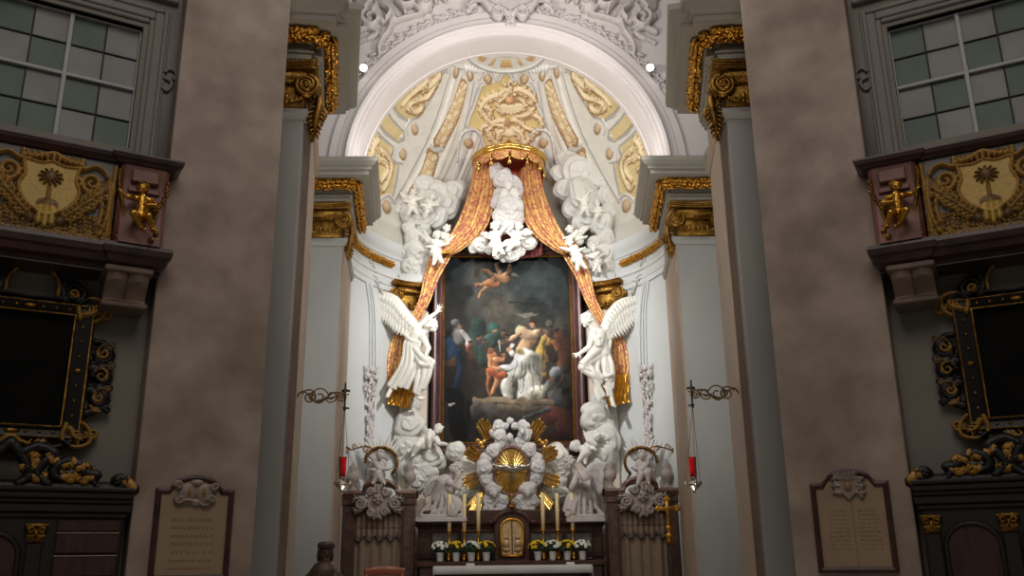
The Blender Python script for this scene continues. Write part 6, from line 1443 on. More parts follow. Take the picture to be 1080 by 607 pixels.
# carved bust
YB = 8.4; j = J(YB); hb = j(343, 581); s_ = pxm(343, 581, YB)
t = thing('carved_statue', 'dark carved wooden statue with a flat cap before the left grey pilaster', 'statue', (hb[0], YB, 0))
q = MB(); head(q, hb-A([0, 0, 1.5*s_]), 9.2*s_, (0.5, -1, -0.05)); q.ell(hb+A([2*s_, -4*s_, -10*s_]), (4.5*s_, 4*s_, 5.5*s_)); q.cap(hb-A([0, 0, 6*s_]), hb-A([0, 0, 18*s_]), 5*s_, 7*s_); q.cap(j(330, 612), j(352, 610), 10*s_, 10*s_); q.cap(j(341, 606), (hb[0], YB, 0.9), 15*s_, 17*s_, 14); q.cap((hb[0], YB, 0.95), (hb[0], YB+0.02, 0.12), 17*s_, 20*s_, 14)
q.cap(j(327, 611), j(324, 645, -.05), 6.5*s_, 5*s_); q.cap(j(324, 645, -.05), j(336, 655, -.2), 5*s_, 4*s_); q.cap(j(355, 610), j(359, 640, -.05), 6.5*s_, 5*s_); q.cap(j(359, 640, -.05), j(348, 652, -.2), 5*s_, 4*s_)
hand(q, j(336, 655, -.2), (0.8, -0.3, 0.1), (0, 0, 1), 0.14, 0.4); hand(q, j(348, 652, -.2), (-0.8, -0.3, 0.1), (0, 0, 1), 0.14, 0.4)
q.build('body', 'bust_wood', t, remesh=0.008, sm=1)
q = MB(); q.lathe([(7.6*s_, 2.5*s_), (8.4*s_, 4*s_), (9.4*s_, 6*s_), (9.2*s_, 7.6*s_), (7*s_, 9.4*s_), (3*s_, 10.2*s_)], hb+A([0.8*s_, 0, 0]), 18); 
for k in range(14): q.ell(hb+A([0.8*s_+8.2*s_*math.cos(k*0.45), 8.2*s_*math.sin(k*0.45), 4.2*s_]), 1.3*s_, None, 7, 5)
q.build('cap', 'bust_wood', t)
q = MB()
for k in range(16):
    a = 0.3+k*0.3; q.tube(cat([hb+A([6*s_*math.cos(a), 6.5*s_*abs(math.sin(a)), 2*s_]), hb+A([7.4*s_*math.cos(a), 7*s_*abs(math.sin(a)), -4*s_]), hb+A([7*s_*math.cos(a), 6*s_*abs(math.sin(a)), -10*s_])], 4), np.linspace(2.0, 1.2, 9)*s_, 6)
q.build('hair', 'bust_wood', t)
q = MB(); rg = np.random.default_rng(2)
for k in range(14):
    a = k*2*PI/14; q.tube(cat([A([hb[0], YB, 1.25])+A([0.16*math.cos(a), 0.13*math.sin(a), 0]), A([hb[0], YB, 0.7])+A([0.2*math.cos(a+.2), 0.18*math.sin(a+.2), 0]), A([hb[0], YB, 0.05])+A([0.23*math.cos(a), 0.21*math.sin(a), 0])], 4), 0.045, 7)
q.build('robe', 'bust_wood', t, remesh=0.018, sm=1)
# chair
YH = 13.0; c0, c1 = at(385, 600, YH), at(427, 600, YH)
t = thing('chair', 'polished red-brown wooden chair whose curved top rail shows below the left doorway', 'chair', ((c0[0]+c1[0])/2, YH, 0))
q = MB(); xs = np.linspace(0, 1, 17); q.tube([(c0[0]+(c1[0]-c0[0])*s_, YH-0.05*math.sin(PI*s_), c0[2]-0.05+0.03*math.sin(PI*s_)) for s_ in xs], 0.06, 10, flat=0.4, up=(0, 1, 0)); q.build('top_rail', 'chair_wood', t)
mx_ = (c0[0]+c1[0])/2; hw = (c1[0]-c0[0])/2
for g in (-1, 1):
    q = MB(); q.tube([(mx_+g*(hw-0.02), YH+0.03, 0), (mx_+g*(hw-0.02), YH, 0.5), (mx_+g*(hw-0.03), YH-0.01, c0[2]-0.06)], 0.022, 8); q.build('leg', 'chair_wood', t)
    q = MB(); q.tube([(mx_+g*(hw-0.03), YH+0.45, 0), (mx_+g*(hw-0.03), YH+0.43, 0.45)], 0.022, 8); q.build('leg', 'chair_wood', t)
q = MB(); q.bbox(mx_-hw, mx_+hw, YH-0.02, YH+0.47, 0.44, 0.49, 0.015); q.build('seat', 'chair_wood', t)
q = MB()
for z in (0.75, 0.95): q.bbox(mx_-hw+0.02, mx_+hw-0.02, YH-0.02, YH+0.01, z, z+0.07, 0.008)
q.build('backrest', 'chair_wood', t)
# ------------------------------------------------------------------ balconies
for sd in (-1, 1):
    w = WORD[sd]; k = -1 if sd > 0 else 1; S0 = -0.02; S1 = 2.2
    t = thing('balcony', f'dark red marble balcony with gilded relief below the {w} bay window', 'balcony', bayp(sd, SM, -0.3, 4.3), 'bay balconies')
    q = baymb(sd); pr = [(-0.1, 5.38), (0.02, 5.39), (0.04, 5.41), (0.07, 5.43), (0.08, 5.47), (0.08, 5.49), (-0.4, 5.5)]
    # plan of the parapet: breaks forward at the end piers
    plan = [(-0.02, -0.3), (-0.02, 0.27), (0.5, 0.27), (0.5, 0.22), (1.67, 0.22), (1.67, 0.27), (2.19, 0.27), (2.19, -0.3)]
    def msweep(q, prof): 
        P = [(a, -b) for a, b in plan]; n = MB(); n.sweep(P[::1], prof); V = np.concatenate(n.v); q.add(np.stack([V[:, 0], -V[:, 1], V[:, 2]], -1), n.f)
    msweep(q, pr); q.build('cornice', 'balcony_marble', t, smooth=False)
    q = baymb(sd); msweep(q, [(-0.5, 4.3), (-0.1, 4.3), (-0.06, 4.33), (0.0, 4.36), (0.02, 4.42), (0.05, 4.44), (0.06, 4.5), (0.05, 4.54), (-0.1, 4.55)]); q.box(0, 2.17, -0.3, 0.12, 4.29, 4.34); q.build('base_slab', 'balcony_marble', t, smooth=False)
    q = baymb(sd); q.box(0.5, 1.67, -0.3, 0.2, 4.5, 5.4); q.build('parapet', 'altar_panel', t, smooth=False)
    for a in (0.0, 1.67):
        q = baymb(sd); V = []
        for z in np.linspace(4.54, 5.4, 22):
            e = 0.05*math.sin((z-4.54)/0.86*PI)**1; sw = 0.07*(1-(z-4.54)/0.86)**2; V.append([(a+0.02-0.03*0, -0.25, z), (a+0.02, 0.24-e+sw*0.3, z), (a+0.06, 0.27-e+sw, z), (a+0.44, 0.27-e+sw, z), (a+0.48, 0.24-e+sw*0.3, z), (a+0.48, -0.25, z)])
        q.grid(A(V)); q.bbox(a+0.12, a+0.38, 0.2, 0.3, 5.2, 5.34, 0.012); q.bbox(a+0.1, a+0.4, 0.2, 0.27, 5.1, 5.16, 0.01)
        for g in range(5): q.tube([(a+0.17+g*0.04, 0.27, 4.62), (a+0.17+g*0.04, 0.25, 4.78)], 0.02, 7)
        q.build('end_pier', 'balcony_red', t, auto=35)
    rl = Relief(0.5, 1.67, 4.55, 5.38, 0.0075, 0.0, (112, 110, 108)); G, G2 = (176, 132, 58), (104, 78, 42); S = rl.stroke
    rl.C[rl.V < 4.58] = lin(G); rl.H[rl.V < 4.58] = 0.03
    mk = (rl.V < 4.74+0.1*np.abs(rl.U-SM)**0.8); n_ = np.sin(rl.U*95+np.sin(rl.V*60)*2)*np.sin(rl.V*88+np.sin(rl.U*45)*2); rl.H[mk] = np.maximum(rl.H[mk], 0.02+0.018*n_[mk]); rl.C[mk] = np.where(n_[mk][:, None] > 0.1, lin(G), lin(G2))
    for g in (-1, 1):
        X_ = lambda L: [(SM+g*a, b) for a, b in L]
        S(X_([(0.12, 4.68), (0.3, 4.85), (0.42, 4.98), (0.5, 5.08)]), 0.05, 0.1, 0.06, G2); 
        for kk in range(9):
            a = A([0.16+0.036*kk, 4.72+0.038*kk]); b_ = a+A([0.075+0.02*math.sin(kk*2), 0.07]); rl.leaf(X_([a+A([-0.02, 0.02])])[0], X_([b_+A([-0.05, 0.03])])[0], 0.034, 0.085, G, bend=0.25*g, lobes=2); rl.leaf(X_([a+A([0.02, -0.02])])[0], X_([b_+A([0.03, -0.05])])[0], 0.03, 0.075, G, bend=-0.25*g, lobes=2); S(X_([a, b_]), 0.024, 0.01, 0.09, (150, 112, 50), k=2)
        rl.scroll((SM+g*0.36, 5.12), 0.1, 1.5, -PI/2, 0.03, 0.018, 0.07, G, d=-g, tail=X_([(0.46, 4.64), (0.55, 4.84), (0.54, 5.06), (0.48, 5.24), (0.38, 5.3), (0.3, 5.24)][::1]) if False else None)
        S(X_([(0.48, 4.6), (0.53, 4.8), (0.53, 5.06), (0.48, 5.24), (0.38, 5.3), (0.27, 5.25), (0.26, 5.34)]), 0.025, 0.022, 0.075, G); S(X_([(0.36, 5.03), (0.45, 5.0), (0.48, 4.86), (0.46, 4.7)]), 0.03, 0.02, 0.06, G)
        S(X_([(0.55, 4.6), (0.56, 5.34)]), 0.02, 0.02, 0.05, G, k=2)
        for kk in range(8): rl.blob(SM+g*(0.49+0.012*math.sin(kk)), 4.66+kk*0.075, 0.02, 0.02, 0.06, G2)
        S(X_([(0.2, 5.18), (0.27, 5.1), (0.22, 5.04), (0.27, 4.98)]), 0.022, 0.016, 0.07, G)
    SHP = [(SM+a, b) for a, b in ((-0.24, 5.24), (-0.1, 5.23), (0, 5.26), (0.1, 5.23), (0.24, 5.24), (0.22, 5.1), (0.26, 4.98), (0.2, 4.84), (0.1, 4.76), (0, 4.72), (-0.1, 4.76), (-0.2, 4.84), (-0.26, 4.98), (-0.22, 5.1))]
    rl.poly(cat(SHP, 4, True), 0.06, (212, 174, 86)); S(SHP+SHP[:1], 0.02, 0.02, 0.085, G, k=4)
    S([(SM-0.25, 5.28), (SM-0.12, 5.3), (SM, 5.35), (SM+0.12, 5.3), (SM+0.25, 5.28)], 0.03, 0.03, 0.08, G)
    for kk in range(-4, 5): rl.leaf((SM+kk*0.05, 5.27), (SM+kk*0.062, 5.34), 0.03, 0.1, G, bend=0)
    # palm tree on the shield
    S([(SM, 4.82), (SM+0.004, 5.08)], 0.026, 0.018, 0.085, (150, 112, 52), k=2)
    for kk in range(12):
        a = kk*2*PI/12; S([(SM, 5.1), (SM+0.05*math.cos(a), 5.1+0.05*math.sin(a)), (SM+0.1*math.cos(a), 5.095+0.085*math.sin(a))], 0.015, 0.012, 0.1, (120, 86, 40), k=3)
    rl.blob(SM, 4.82, 0.1, 0.065, 0.09, (122, 88, 42))
    for kk in (-0.05, 0, 0.05): S([(SM+kk, 4.78), (SM+kk*1.1, 4.7-0.03*(kk == 0)), (SM+kk*1.1, 4.64-0.03*(kk == 0))], 0.035, 0.02, 0.085, (214, 176, 88), k=3)
    o = rl.build('gilded_relief', 'relief_paint', t, bayrel(sd)(0.205), rough=0.004, flip=sd > 0); o['label'] = 'gilded shield with a palm tree among scrolls'
    # gilded putto on the near end pier
    for a, nm in ((0.02, 'inner'), (1.68, 'outer')):
        q = baymb(sd); b = A([a+0.24, 0.34, 4.82]); 
        q.cap(b, b+A([0, 0, 0.12]), 0.06, 0.06); q.cap(b+A([0, 0, 0.12]), b+A([0.01, 0.01, 0.2]), 0.06, 0.045); q.cap(b+A([-0.07, 0, 0.19]), b+A([0.08, 0, 0.19]), 0.034, 0.034)
        head(q, b+A([0.02, 0.04, 0.29]), 0.062, (0.5, 1, 0.1))
        q.cap(b+A([-0.07, 0, 0.19]), b+A([-0.11, 0.06, 0.12]), 0.03, 0.026); q.cap(b+A([-0.11, 0.06, 0.12]), b+A([-0.03, 0.1, 0.1]), 0.026, 0.018); hand(q, b+A([-0.03, 0.1, 0.1]), (1, 0.2, 0), (0, 0.3, -1), 0.06, 0.5)
        q.cap(b+A([0.08, 0, 0.19]), b+A([0.15, 0.05, 0.17]), 0.03, 0.026); q.cap(b+A([0.15, 0.05, 0.17]), b+A([0.2, 0.03, 0.21]), 0.026, 0.018); hand(q, b+A([0.2, 0.03, 0.21]), (0.7, 0, 0.7), (0, 1, 0), 0.06, 0.4)
        for g in (-1, 1):
            kn_ = b+A([g*0.07+0.02, 0.13, -0.02]); fo_ = b+A([g*0.05-0.06, 0.09, -0.15]); q.cap(b+A([g*0.03, 0, 0]), kn_, 0.048, 0.036); q.cap(kn_, fo_, 0.035, 0.022); q.cap(fo_, fo_+A([-0.02, 0.06, -0.02]), 0.024, 0.016)
        p = q.build('gilded_putto', 'gold', t, remesh=0.006, sm=1)
        h = baymb(sd); hair(h, b+A([0.02, 0.04, 0.29]), 0.064, (0.5, 1, 0.1), n=16, seed=3); ho = h.build('hair', 'dark_gold', p)
        h = baymb(sd); wing(h, [b+A([-0.05, -0.03, 0.17]), b+A([-0.12, -0.05, 0.2]), b+A([-0.16, -0.04, 0.15])], [b+A([-0.05, -0.03, 0.07]), b+A([-0.1, -0.05, 0.06]), b+A([-0.15, -0.04, 0.08])], 6, 0.008, off=(0, 1, 0)); h.build('wing', 'dark_gold', p)
        rg = np.random.default_rng(7); q = baymb(sd)
        for kk in range(30):
            s_ = kk/29; c = A([a+0.06+0.05*math.sin(s_*5), 0.3-0.05*math.sin(s_*PI), 4.62+0.62*s_]); q.ell(c+A([rg.uniform(-.015, .015), 0, 0]), (0.024, 0.018, 0.018), None, 7, 5)
        for c in ((a+0.08, 0.31, 4.68), (a+0.12, 0.33, 4.6)): q.ell(c, 0.03)
        q.build('gilded_garland', 'dark_gold', t); q = baymb(sd)
        for kk in range(40):
            s_ = kk/39; c = A([a+0.43-0.04*math.sin(s_*5), 0.29-0.05*math.sin(s_*PI), 4.6+0.7*s_]); q.ell(c, (0.02, 0.016, 0.02), None, 7, 5)
        q.build('gilded_strand', 'dark_gold', t)
    # scrolled corbels carry the slab
    for a in (0.1, 1.68):
        tt = thing('corbel', f'twin scrolled stone corbel under the {"inner" if a < 1 else "outer"} end of the {w} balcony', 'corbel', bayp(sd, a+0.19, -0.3, 4.0), 'balcony corbels')
        for b0 in (a, a+0.195):
            q = baymb(sd); V = []
            for z, d in ((4.3, 0.22), (4.27, 0.22), (4.24, 0.2), (4.2, 0.2), (4.17, 0.17), (4.12, 0.12), (4.07, 0.08), (4.04, 0.07), (4.01, 0.1), (3.99, 0.09)):
                V.append([(b0, -0.3, z), (b0, d-0.02, z), (b0+0.03, d, z), (b0+0.095, d+0.015, z), (b0+0.16, d, z), (b0+0.19, d-0.02, z), (b0+0.19, -0.3, z)])
            q.grid(A(V), cv=True); q.build('scroll', 'corbel_stone', tt, auto=40)
        q = baymb(sd); q.bbox(a-0.03, a+0.415, -0.3, 0.25, 4.27, 4.33, 0.012); q.bbox(a-0.02, a+0.405, -0.3, 0.13, 3.95, 4.0, 0.012); q.build('slab', 'corbel_stone', tt, smooth=False)

# ------------------------------------------------------------------ dark framed paintings of the bays
FX = {-1: (0.5, 1.67), 1: (0.58, 1.75)}
for sd in (-1, 1):
    w = WORD[sd]; a0, a1 = FX[sd]; z0, z1 = 2.68, 4.0; sc = (a0+a1)/2
    t = thing('framed_painting', f'dark painting in a black and gilded carved frame on the {w} bay wall', 'painting', bayp(sd, sc, -0.3, z0), 'bay paintings')
    q = baymb(sd); q.box(a0+0.18, a1-0.18, -0.3, -0.25, z0+0.11, z1-0.11); q.build('canvas', 'dark_canvas', t, smooth=False)
    def fr(q, o, prof):
        V = []
        for (sx, sz) in ((0, 0), (1, 0), (1, 1), (0, 1)):
            V.append([((a0+i_) if not sx else (a1-i_), d, (z0+i_*0.63) if not sz else (z1-i_*0.63)) for i_, d in prof])
        q.grid(A(V), cu=True)
    q = baymb(sd); fr(q, 0, [(0, -0.3), (0, -0.2), (0.03, -0.18), (0.15, -0.21), (0.19, -0.22), (0.19, -0.3)]); q.build('frame', 'black_lacquer', t, smooth=False)
    q = baymb(sd)
    for i_ in (0.02, 0.18): fr(q, 0, [(i_-0.012, -0.2), (i_-0.008, -0.17), (i_+0.008, -0.17), (i_+0.012, -0.2)])
    for x in (a0+0.1, a1-0.1):
        for k in range(7): q.ell((x, -0.19, z0+0.22+k*(z1-z0-0.44)/6), (0.016, 0.012, 0.018) if k != 3 else (0.04, 0.02, 0.03), None, 8, 6)
    for z in (z0+0.06, z1-0.06):
        for k in range(7): q.ell((a0+0.24+k*(a1-a0-0.48)/6, -0.19, z), (0.018, 0.012, 0.016) if k != 3 else (0.07, 0.02, 0.025), None, 8, 6)
    q.build('gilded_beading', 'dark_gold', t)
    rl = Relief(a0-0.32, a1+0.32, z0-0.3, z1+0.6, 0.0085, 0.0, (30, 26, 24)); G = (172, 128, 54); B_ = (26, 23, 22)
    for g in (-1, 1):
        X_ = lambda L: [(sc+g*x, z) for x, z in L]; h_ = (a1-a0)/2
        # corners
        for z, u in ((z1, 1), (z0, -1)):
            rl.blob(sc+g*(h_-0.06), z-u*0.06, 0.14, 0.12, 0.05, B_); rl.stroke(X_([(h_-0.14, z-u*0.14), (h_-0.16, z+u*0.0), (h_-0.04, z+u*0.07), (h_+0.08, z+u*0.02), (h_+0.06, z-u*0.1), (h_-0.0, z-u*0.16)]), 0.025, 0.02, 0.1, G)
            rl.leaf((sc+g*(h_-0.1), z-u*0.1), (sc+g*(h_+0.02), z-u*0.0), 0.06, 0.1, G, bend=0.2); rl.scroll((sc+g*(h_+0.1), z-u*0.07), 0.055, 1.4, 0, 0.02, 0.012, 0.07, G, d=g)
        # side ornament
        for (zc_, r, dd) in ((3.52, 0.1, 1), (3.3, 0.11, -1), (3.08, 0.08, 1)):
            rl.stroke(X_([(h_+0.02, zc_-0.14), (h_+0.1, zc_-0.1), (h_+0.19, zc_), (h_+0.1, zc_+0.12), (h_+0.02, zc_+0.13)]), 0.045, 0.03, 0.06, B_); rl.scroll((sc+g*(h_+0.12), zc_), r*0.8, 1.5, 0, 0.03, 0.016, 0.08, B_, d=dd*g); rl.scroll((sc+g*(h_+0.11), zc_+0.01), r*0.62, 1.2, 1.0, 0.014, 0.008, 0.1, G, d=dd*g)
            rl.leaf((sc+g*(h_+0.06), zc_+0.06), (sc+g*(h_+0.2), zc_+0.1), 0.04, 0.075, (96, 72, 38), bend=0.2*g); rl.leaf((sc+g*(h_+0.05), zc_-0.07), (sc+g*(h_+0.16), zc_-0.12), 0.03, 0.08, G, bend=-0.2*g)
            rl.scroll((sc+g*(h_+0.2), zc_-0.1), 0.035, 1.2, 0, 0.018, 0.01, 0.07, B_, d=-dd*g); rl.scroll((sc+g*(h_+0.19), zc_+0.1), 0.03, 1.2, 2, 0.012, 0.008, 0.08, (120, 90, 46), d=dd*g)
            for kk in range(5): rl.blob(sc+g*(h_+0.19+0.01*math.cos(kk)), zc_-0.06+kk*0.03, 0.016, 0.014, 0.07, B_)
        # crest
        rl.stroke(X_([(0.42, z1+0.02), (0.46, z1+0.12), (0.36, z1+0.2), (0.3, z1+0.12), (0.36, z1+0.08)]), 0.04, 0.025, 0.07, B_); rl.scroll((sc+g*0.36, z1+0.1), 0.06, 1.4, 0, 0.02, 0.012, 0.09, G, d=g)
        rl.stroke(X_([(0.3, z1+0.03), (0.26, z1+0.14), (0.24, z1+0.3), (0.1, z1+0.4), (0, z1+0.42)]), 0.05, 0.05, 0.06, B_); rl.leaf((sc+g*0.27, z1+0.2), (sc+g*0.36, z1+0.34), 0.08, 0.08, B_, bend=0.2*g); rl.leaf((sc+g*0.1, z1+0.36), (sc+g*0.2, z1+0.48), 0.06, 0.08, B_, bend=0.1*g)
        rl.stroke(X_([(0.22, z1+0.05), (0.215, z1+0.2), (0.14, z1+0.3), (0, z1+0.33)]), 0.014, 0.014, 0.08, G); rl.stroke(X_([(0.6, z1+0.02), (0.5, z1+0.04), (0.2, z1+0.04), (0, z1+0.03)]), 0.02, 0.02, 0.07, B_)
        # foot
        rl.stroke(X_([(0.5, z0-0.02), (0.36, z0-0.08), (0.24, z0-0.03), (0.16, z0-0.12), (0, z0-0.1)]), 0.04, 0.04, 0.06, B_); rl.leaf((sc+g*0.1, z0-0.04), (sc+g*0.3, z0-0.02), 0.05, 0.08, G, bend=0.2)
    rl.blob(sc, z0-0.02, 0.1, 0.07, 0.08, G); rl.leaf((sc, z1+0.38), (sc, z1+0.54), 0.08, 0.1, B_, bend=0)
    ell_ = (((rl.U-sc)/0.2)**2+((rl.V-z1-0.17)/0.13)**2 < 1); rl.K &= ~ell_; inn = (np.abs(rl.U-sc) < (a1-a0)/2-0.2) & (rl.V > z0+0.13) & (rl.V < z1-0.13); rl.K &= ~inn
    o = rl.build('carved_ornament', 'relief_paint', t, bayrel(sd)(-0.235), cut=True, rough=0.004, flip=sd > 0)

# ------------------------------------------------------------------ dark confessionals
for sd in (-1, 1):
    w = WORD[sd]
    t = thing('confessional', f'dark wooden confessional with gilded capitals and carved cresting in the {w} bay', 'confessional', bayp(sd, SM, 0, ZF), 'bay confessionals')
    q = baymb(sd); q.bbox(0.06, 2.11, -0.29, 0.02, ZF, 1.98, 0.02); q.build('body', 'dark_wood', t, smooth=False)
    q = baymb(sd)
    for z0, z1, e in ((1.95, 2.0, 0.02), (2.0, 2.08, 0.05), (2.08, 2.12, 0.08), (2.12, 2.18, 0.11), (2.18, 2.22, 0.14)): q.bbox(max(0.06-e, 0.02), 2.11+e, -0.29, 0.03+e, z0, z1, 0.012)
    q.build('cornice', 'dark_wood', t, smooth=False)
    for a in (0.08, 0.72, 1.36, 2.0)[:3 if sd > 0 else 4]:
        if sd < 0 and a < 0.1: continue
        q = baymb(sd); q.bbox(a, a+0.13, 0, 0.06, ZF, 1.74, 0.012); q.build('pilaster', 'dark_wood', t, smooth=False)
        q = baymb(sd); q.bbox(a-0.03, a+0.16, 0.0, 0.1, 1.87, 1.9, 0.006); q.box(a, a+0.13, 0, 0.07, 1.74, 1.88)
        for g in (-1, 1):
            P = [(a+0.065+g*(0.045+0.03*math.cos(b)*(1-b/14)), 0.09, 1.845+0.03*math.sin(b)*(1-b/14)) for b in np.linspace(0, 8, 18)]; q.tube(P, 0.009, 6)
            for kk in range(3): q.tube(cat([(a+0.065, 0.07, 1.75), (a+0.065+g*(0.02+0.02*kk), 0.1, 1.79), (a+0.065+g*(0.03+0.025*kk), 0.085, 1.81-0.01*kk)], 3), np.linspace(0.014, 0.006, 7), 6)
        q.ell((a+0.065, 0.09, 1.81), (0.02, 0.02, 0.03)); q.build('gilded_capital', 'dark_gold', t)
    if sd < 0:
        q = baymb(sd)
        for k in range(8): q.bbox(0.1, 0.62, 0.02, 0.06, 1.82-0.2*(k+1)+0.02, 1.82-0.2*k-0.004, 0.01)
        q.bbox(0.1, 0.62, 0.02, 0.06, 1.83, 1.93, 0.01); q.build('door_boards', 'red_wood', t, smooth=False)
        q = baymb(sd)
        for k in range(9): q.box(0.1, 0.62, 0.05, 0.064, 1.815-0.2*k, 1.824-0.2*k)
        q.build('board_edges', 'beige_marble', t, smooth=False)
    for (a, b) in (((0.9, 1.34),) if sd < 0 else ((0.24, 0.7), (0.88, 1.34))):
        q = baymb(sd); P = [(a, 0.9), (a, 1.62)]+[((a+b)/2-(b-a)/2*math.cos(c), 1.62+0.2*math.sin(c)) for c in np.linspace(0.1, PI-0.1, 13)]+[(b, 1.62), (b, 0.9)]
        q.tube([(x, 0.03, z) for x, z in P], 0.025, 8); q.build('arch_frame', 'dark_wood', t)
        q = baymb(sd); q.prism(P, 0.015, 0.03); q.build('arch_panel', 'red_wood', t, smooth=False)
    rl = Relief(-0.02, 2.2, 2.19, 2.86, 0.0085, 0.0, (28, 24, 22)); G = (190, 140, 56); B_ = (26, 23, 22)
    rl.stroke([(0.0, 2.22), (2.17, 2.22)], 0.03, 0.03, 0.06, B_, k=2)
    for g in (-1, 1):
        X_ = lambda L: [(SM+g*(SM-x), z) for x, z in L]; S = lambda P_, a_, b_, *r_, **k_: rl.stroke(P_, a_*0.68, b_*0.68, *r_, **k_); ce = lambda x, z: X_([(x, z)])[0]
        rl.scroll(ce(0.14, 2.28), 0.055, 1.4, -PI/2, 0.015, 0.01, 0.08, B_, d=g); S(X_([(0.04, 2.24), (0.12, 2.23), (0.3, 2.22), (0.36, 2.28), (0.34, 2.34)]), 0.022, 0.018, 0.07, B_); rl.leaf(ce(0.02, 2.23), ce(0.1, 2.29), 0.04, 0.09, G, bend=0.1)
        S(X_([(0.34, 2.34), (0.44, 2.36), (0.5, 2.42), (0.6, 2.46), (0.7, 2.4), (0.68, 2.31), (0.6, 2.31)]), 0.028, 0.022, 0.08, B_); rl.leaf(ce(0.5, 2.4), ce(0.4, 2.4), 0.024, 0.1, G, bend=0.1*g); rl.leaf(ce(0.62, 2.42), ce(0.54, 2.47), 0.022, 0.1, G)
        for (x, z) in ((0.44, 2.27), (0.56, 2.28), (0.83, 2.28), (0.9, 2.36)): rl.leaf(ce(x, z), ce(x+0.07, z+0.04), 0.024, 0.09, G, bend=0.2); rl.leaf(ce(x, z), ce(x-0.06, z+0.05), 0.022, 0.09, G, bend=-0.2)
        S(X_([(0.74, 2.24), (0.84, 2.34), (0.8, 2.44), (0.72, 2.52), (0.86, 2.58), (0.98, 2.52)]), 0.032, 0.026, 0.08, B_); S(X_([(0.98, 2.24), (0.9, 2.32), (0.94, 2.44), (1.0, 2.52), (1.085, 2.62)]), 0.028, 0.026, 0.08, B_); rl.leaf(ce(0.86, 2.44), ce(0.92, 2.52), 0.026, 0.1, G); rl.leaf(ce(0.76, 2.5), ce(0.7, 2.46), 0.022, 0.09, G)
    rl.K &= rl.H > 0.001
    o = rl.build('carved_cresting', 'relief_paint', t, bayrel(sd)(-0.05), cut=True, rough=0.004, flip=sd > 0); sl = o.modifiers.new('s', 'SOLIDIFY'); sl.thickness = 0.03

# ------------------------------------------------------------------ memorial plaques on the piers
PLW = {-1: 'plain lines of lettering', 1: 'two columns of lettering'}
for sd in (-1, 1):
    w = WORD[sd]; a0, a1, z0, z1 = -0.935, -0.192, 1.38, 2.24; sc = (a0+a1)/2
    t = thing('memorial_plaque', f'arched memorial plaque with brown frame and carved crest on the {w} pier', 'plaque', bayp(sd, sc, 0, z0), 'memorial plaques')
    def outline(i): 
        pts = [(a0+i, z0+i), (a0+i, z1-i), (sc-0.26+i*0.3, z1-i)]+[(sc+0.22*math.sin(b), z1-i+0.02+0.11*math.cos(b)) for b in np.linspace(-1.4, 1.4, 13)]+[(sc+0.26-i*0.3, z1-i), (a1-i, z1-i), (a1-i, z0+i)]
        return pts
    q = baymb(sd); Oo, Oi, Om = outline(0), outline(0.055), outline(0.028); n = len(Oo)
    V = [[(a[0], 0.0, a[1]), (a[0], 0.035, a[1]), (m_[0], 0.05, m_[1]), (b[0], 0.032, b[1]), (b[0], 0.0, b[1])] for a, m_, b in zip(Oo, Om, Oi)]
    q.grid(A(V), cu=True); q.build('frame', 'plaque_frame', t, auto=30)
    rl = Relief(a0+0.03, a1-0.03, z0+0.03, z1+0.12, 0.0065, 0.0, (168, 142, 114)); rl.K = rl.inside(outline(0.03)); rl.H[:] = 0.018
    rg = np.random.default_rng(17 if sd < 0 else 18); keepK = rl.K.copy()
    if sd < 0: rows = [(a0+0.16, a1-0.16, z1-0.3-k*0.075) for k in range(8)]
    else: rows = [(x0, x1, z1-0.28-k*0.04) for k in range(13) for x0, x1 in ((a0+0.13, sc-0.03), (sc+0.05, a1-0.12)) if not (k > 9)]
    for x0, x1, z in rows:      # worn, illegible lettering: only strokes of darker stone
        x = x0+rg.uniform(0, 0.03)
        while x < x1-0.02:
            L = rg.uniform(0.012, 0.03); m_ = (rl.U > x) & (rl.U < x+L) & (np.abs(rl.V-z) < (0.013 if sd < 0 else 0.008)); rl.C[m_] = lin((144, 116, 84)); x += L+rg.choice([0.006, 0.006, 0.02])
    if sd > 0: rl.C[(np.abs(rl.U-sc-0.01) < 0.004) & (rl.V < z1-0.2)] = lin((150, 124, 94))
    rl.build('tablet', 'plaque_stone', t, bayrel(sd)(0.0), cut=True, flip=sd > 0)
    rl = Relief(sc-0.26, sc+0.26, z1-0.2, z1+0.13, 0.006, 0.0, (160, 142, 128)); cz = z1-0.035
    if sd < 0:
        for g in (-1, 1):
            rl.blob(sc+g*0.08, cz, 0.085, 0.095, 0.045); rl.scroll((sc+g*0.17, cz+0.06), 0.04, 1.3, 0, 0.02, 0.012, 0.06, d=g); rl.scroll((sc+g*0.15, cz-0.07), 0.04, 1.3, 0, 0.02, 0.012, 0.06, d=-g); rl.blob(sc+g*0.07, cz, 0.02, 0.06, 0.06, (150, 118, 84))
            rl.leaf((sc+g*0.02, cz-0.09), (sc+g*0.14, cz-0.11), 0.04, 0.05)
        rl.blob(sc, cz+0.09, 0.07, 0.035, 0.05); rl.blob(sc, cz-0.1, 0.05, 0.04, 0.05)
    else:
        rl.poly([(sc-0.09, cz+0.08), (sc+0.09, cz+0.08), (sc+0.1, cz-0.04), (sc, cz-0.14), (sc-0.1, cz-0.04)], 0.035)
        for g in (-1, 1):
            for zz_ in (0.07, 0.0, -0.07): rl.leaf((sc+g*0.08, cz+zz_), (sc+g*0.13, cz+zz_-0.03*g), 0.04, 0.05)
        for k in range(-2, 3): rl.leaf((sc+k*0.03, cz+0.06), (sc+k*0.045, cz+0.13), 0.03, 0.06)
        rl.blob(sc, cz-0.01, 0.045, 0.06, 0.06, (150, 112, 84))
    rl.build('carved_crest', 'relief_paint', t, bayrel(sd)(0.02), cut=True, flip=sd > 0)

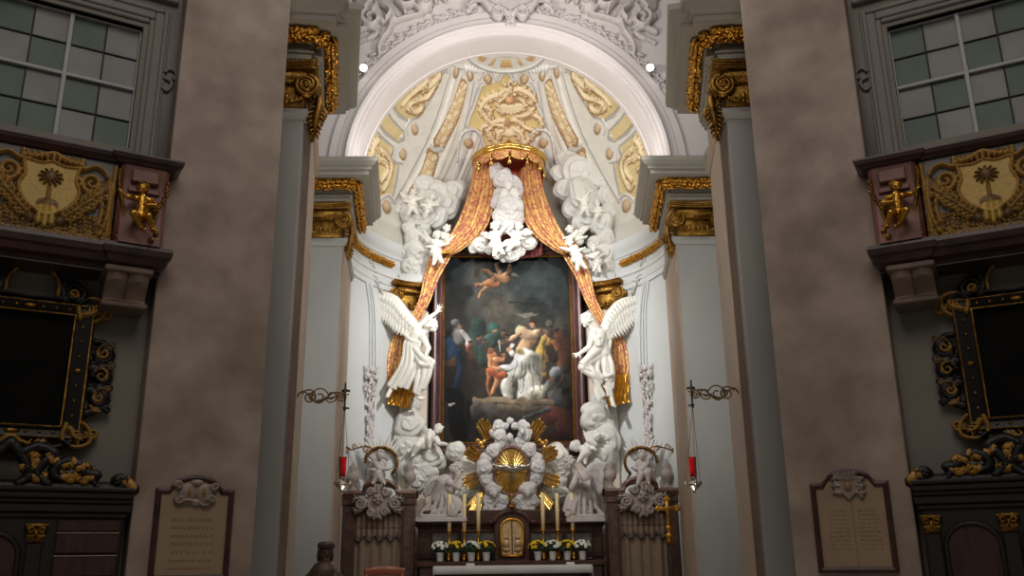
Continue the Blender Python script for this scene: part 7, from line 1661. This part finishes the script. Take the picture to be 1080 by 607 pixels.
# ------------------------------------------------------------------ light
def light(kind, name, loc, energy, target=None, size=1.0, col=(1, 1, 1), spot=60, blend=0.6, sizey=None):
    l = bpy.data.lights.new(name, kind); l.energy = energy; l.color = col
    if kind == 'AREA':
        l.size = size
        if sizey: l.shape = 'RECTANGLE'; l.size_y = sizey
    else: l.shadow_soft_size = size
    if kind == 'SPOT': l.spot_size = math.radians(spot); l.spot_blend = blend
    o = bpy.data.objects.new(name, l); COL.objects.link(o); o.location = loc
    if target is not None: o.rotation_euler = (Vector(target)-Vector(loc)).to_track_quat('-Z', 'Y').to_euler()
    return o
WARM = (1.0, 0.99, 0.965)
for sd in (-1, 1):
    light('SPOT', 'altar_spot', (2.3*sd, 10.4, 8.1), 2050, (-0.75*sd, 17.2, 5.2), 0.15, WARM, 54, 0.85)
    light('SPOT', 'apse_fill', (2.75*sd, 15.0, 7.95), 100, (-0.4*sd, 17.2, 9.8), 0.15, WARM, 150, 0.8)  # unseen lamp added behind the cornice to brighten the dome
    light('SPOT', 'arch_light', (2.25*sd, 10.3, 8.1), 560, (-0.8*sd, 14.8, 10.7), 0.15, (1.0, 0.95, 0.94), 70, 0.8)
    light('AREA', 'niche_fill', (3.3*sd, 11.5, 4.6), 26, (-1.6*sd, 16.0, 4.6), 0.5, WARM, sizey=3.4)  # added fill, hidden behind the front pilaster, lifts the inner pilaster faces
    light('SPOT', 'soffit_light', (2.55*sd, 14.6, 7.93), 70, (-0.6*sd, 15.2, 11.0), 0.12, WARM, 165, 0.6)
    light('SPOT', 'cornice_fill', (1.1*sd, 9.3, 0.35), 420, (2.2*sd, 9.9, 7.5), 0.2, (1.0, 0.9, 0.76), 32, 0.9)  # added fill from below without a fixture; lifts soffit, capital and gilding
    light('SPOT', 'cornice_fill', (0.9*sd, 12.2, 0.5), 380, (2.4*sd, 13.7, 7.4), 0.2, (1.0, 0.92, 0.8), 32, 0.9)  # same added upward fill for the inner capital and cornice
light('AREA', 'nave_light', (0, 1.0, 9.5), 185, (0, 9, 4), 5.0, (1.0, 0.92, 0.84))
light('AREA', 'chancel_fill', (0, 8.8, 10.9), 170, (0, 17, 3.2), 3.0, (1.0, 0.98, 0.95))  # unseen broad fill added overhead for inner pilasters, arch front and altar
wd = bpy.data.worlds.new('world'); SC.world = wd; wd.use_nodes = True
wd.node_tree.nodes['Background'].inputs['Color'].default_value = (1.0, 0.96, 0.92, 1)
wd.node_tree.nodes['Background'].inputs['Strength'].default_value = 0.07
vs = SC.view_settings; vs.view_transform = 'Standard'; vs.look = 'None'; vs.exposure = 0.0; vs.gamma = 1.0; vs.use_curve_mapping = False
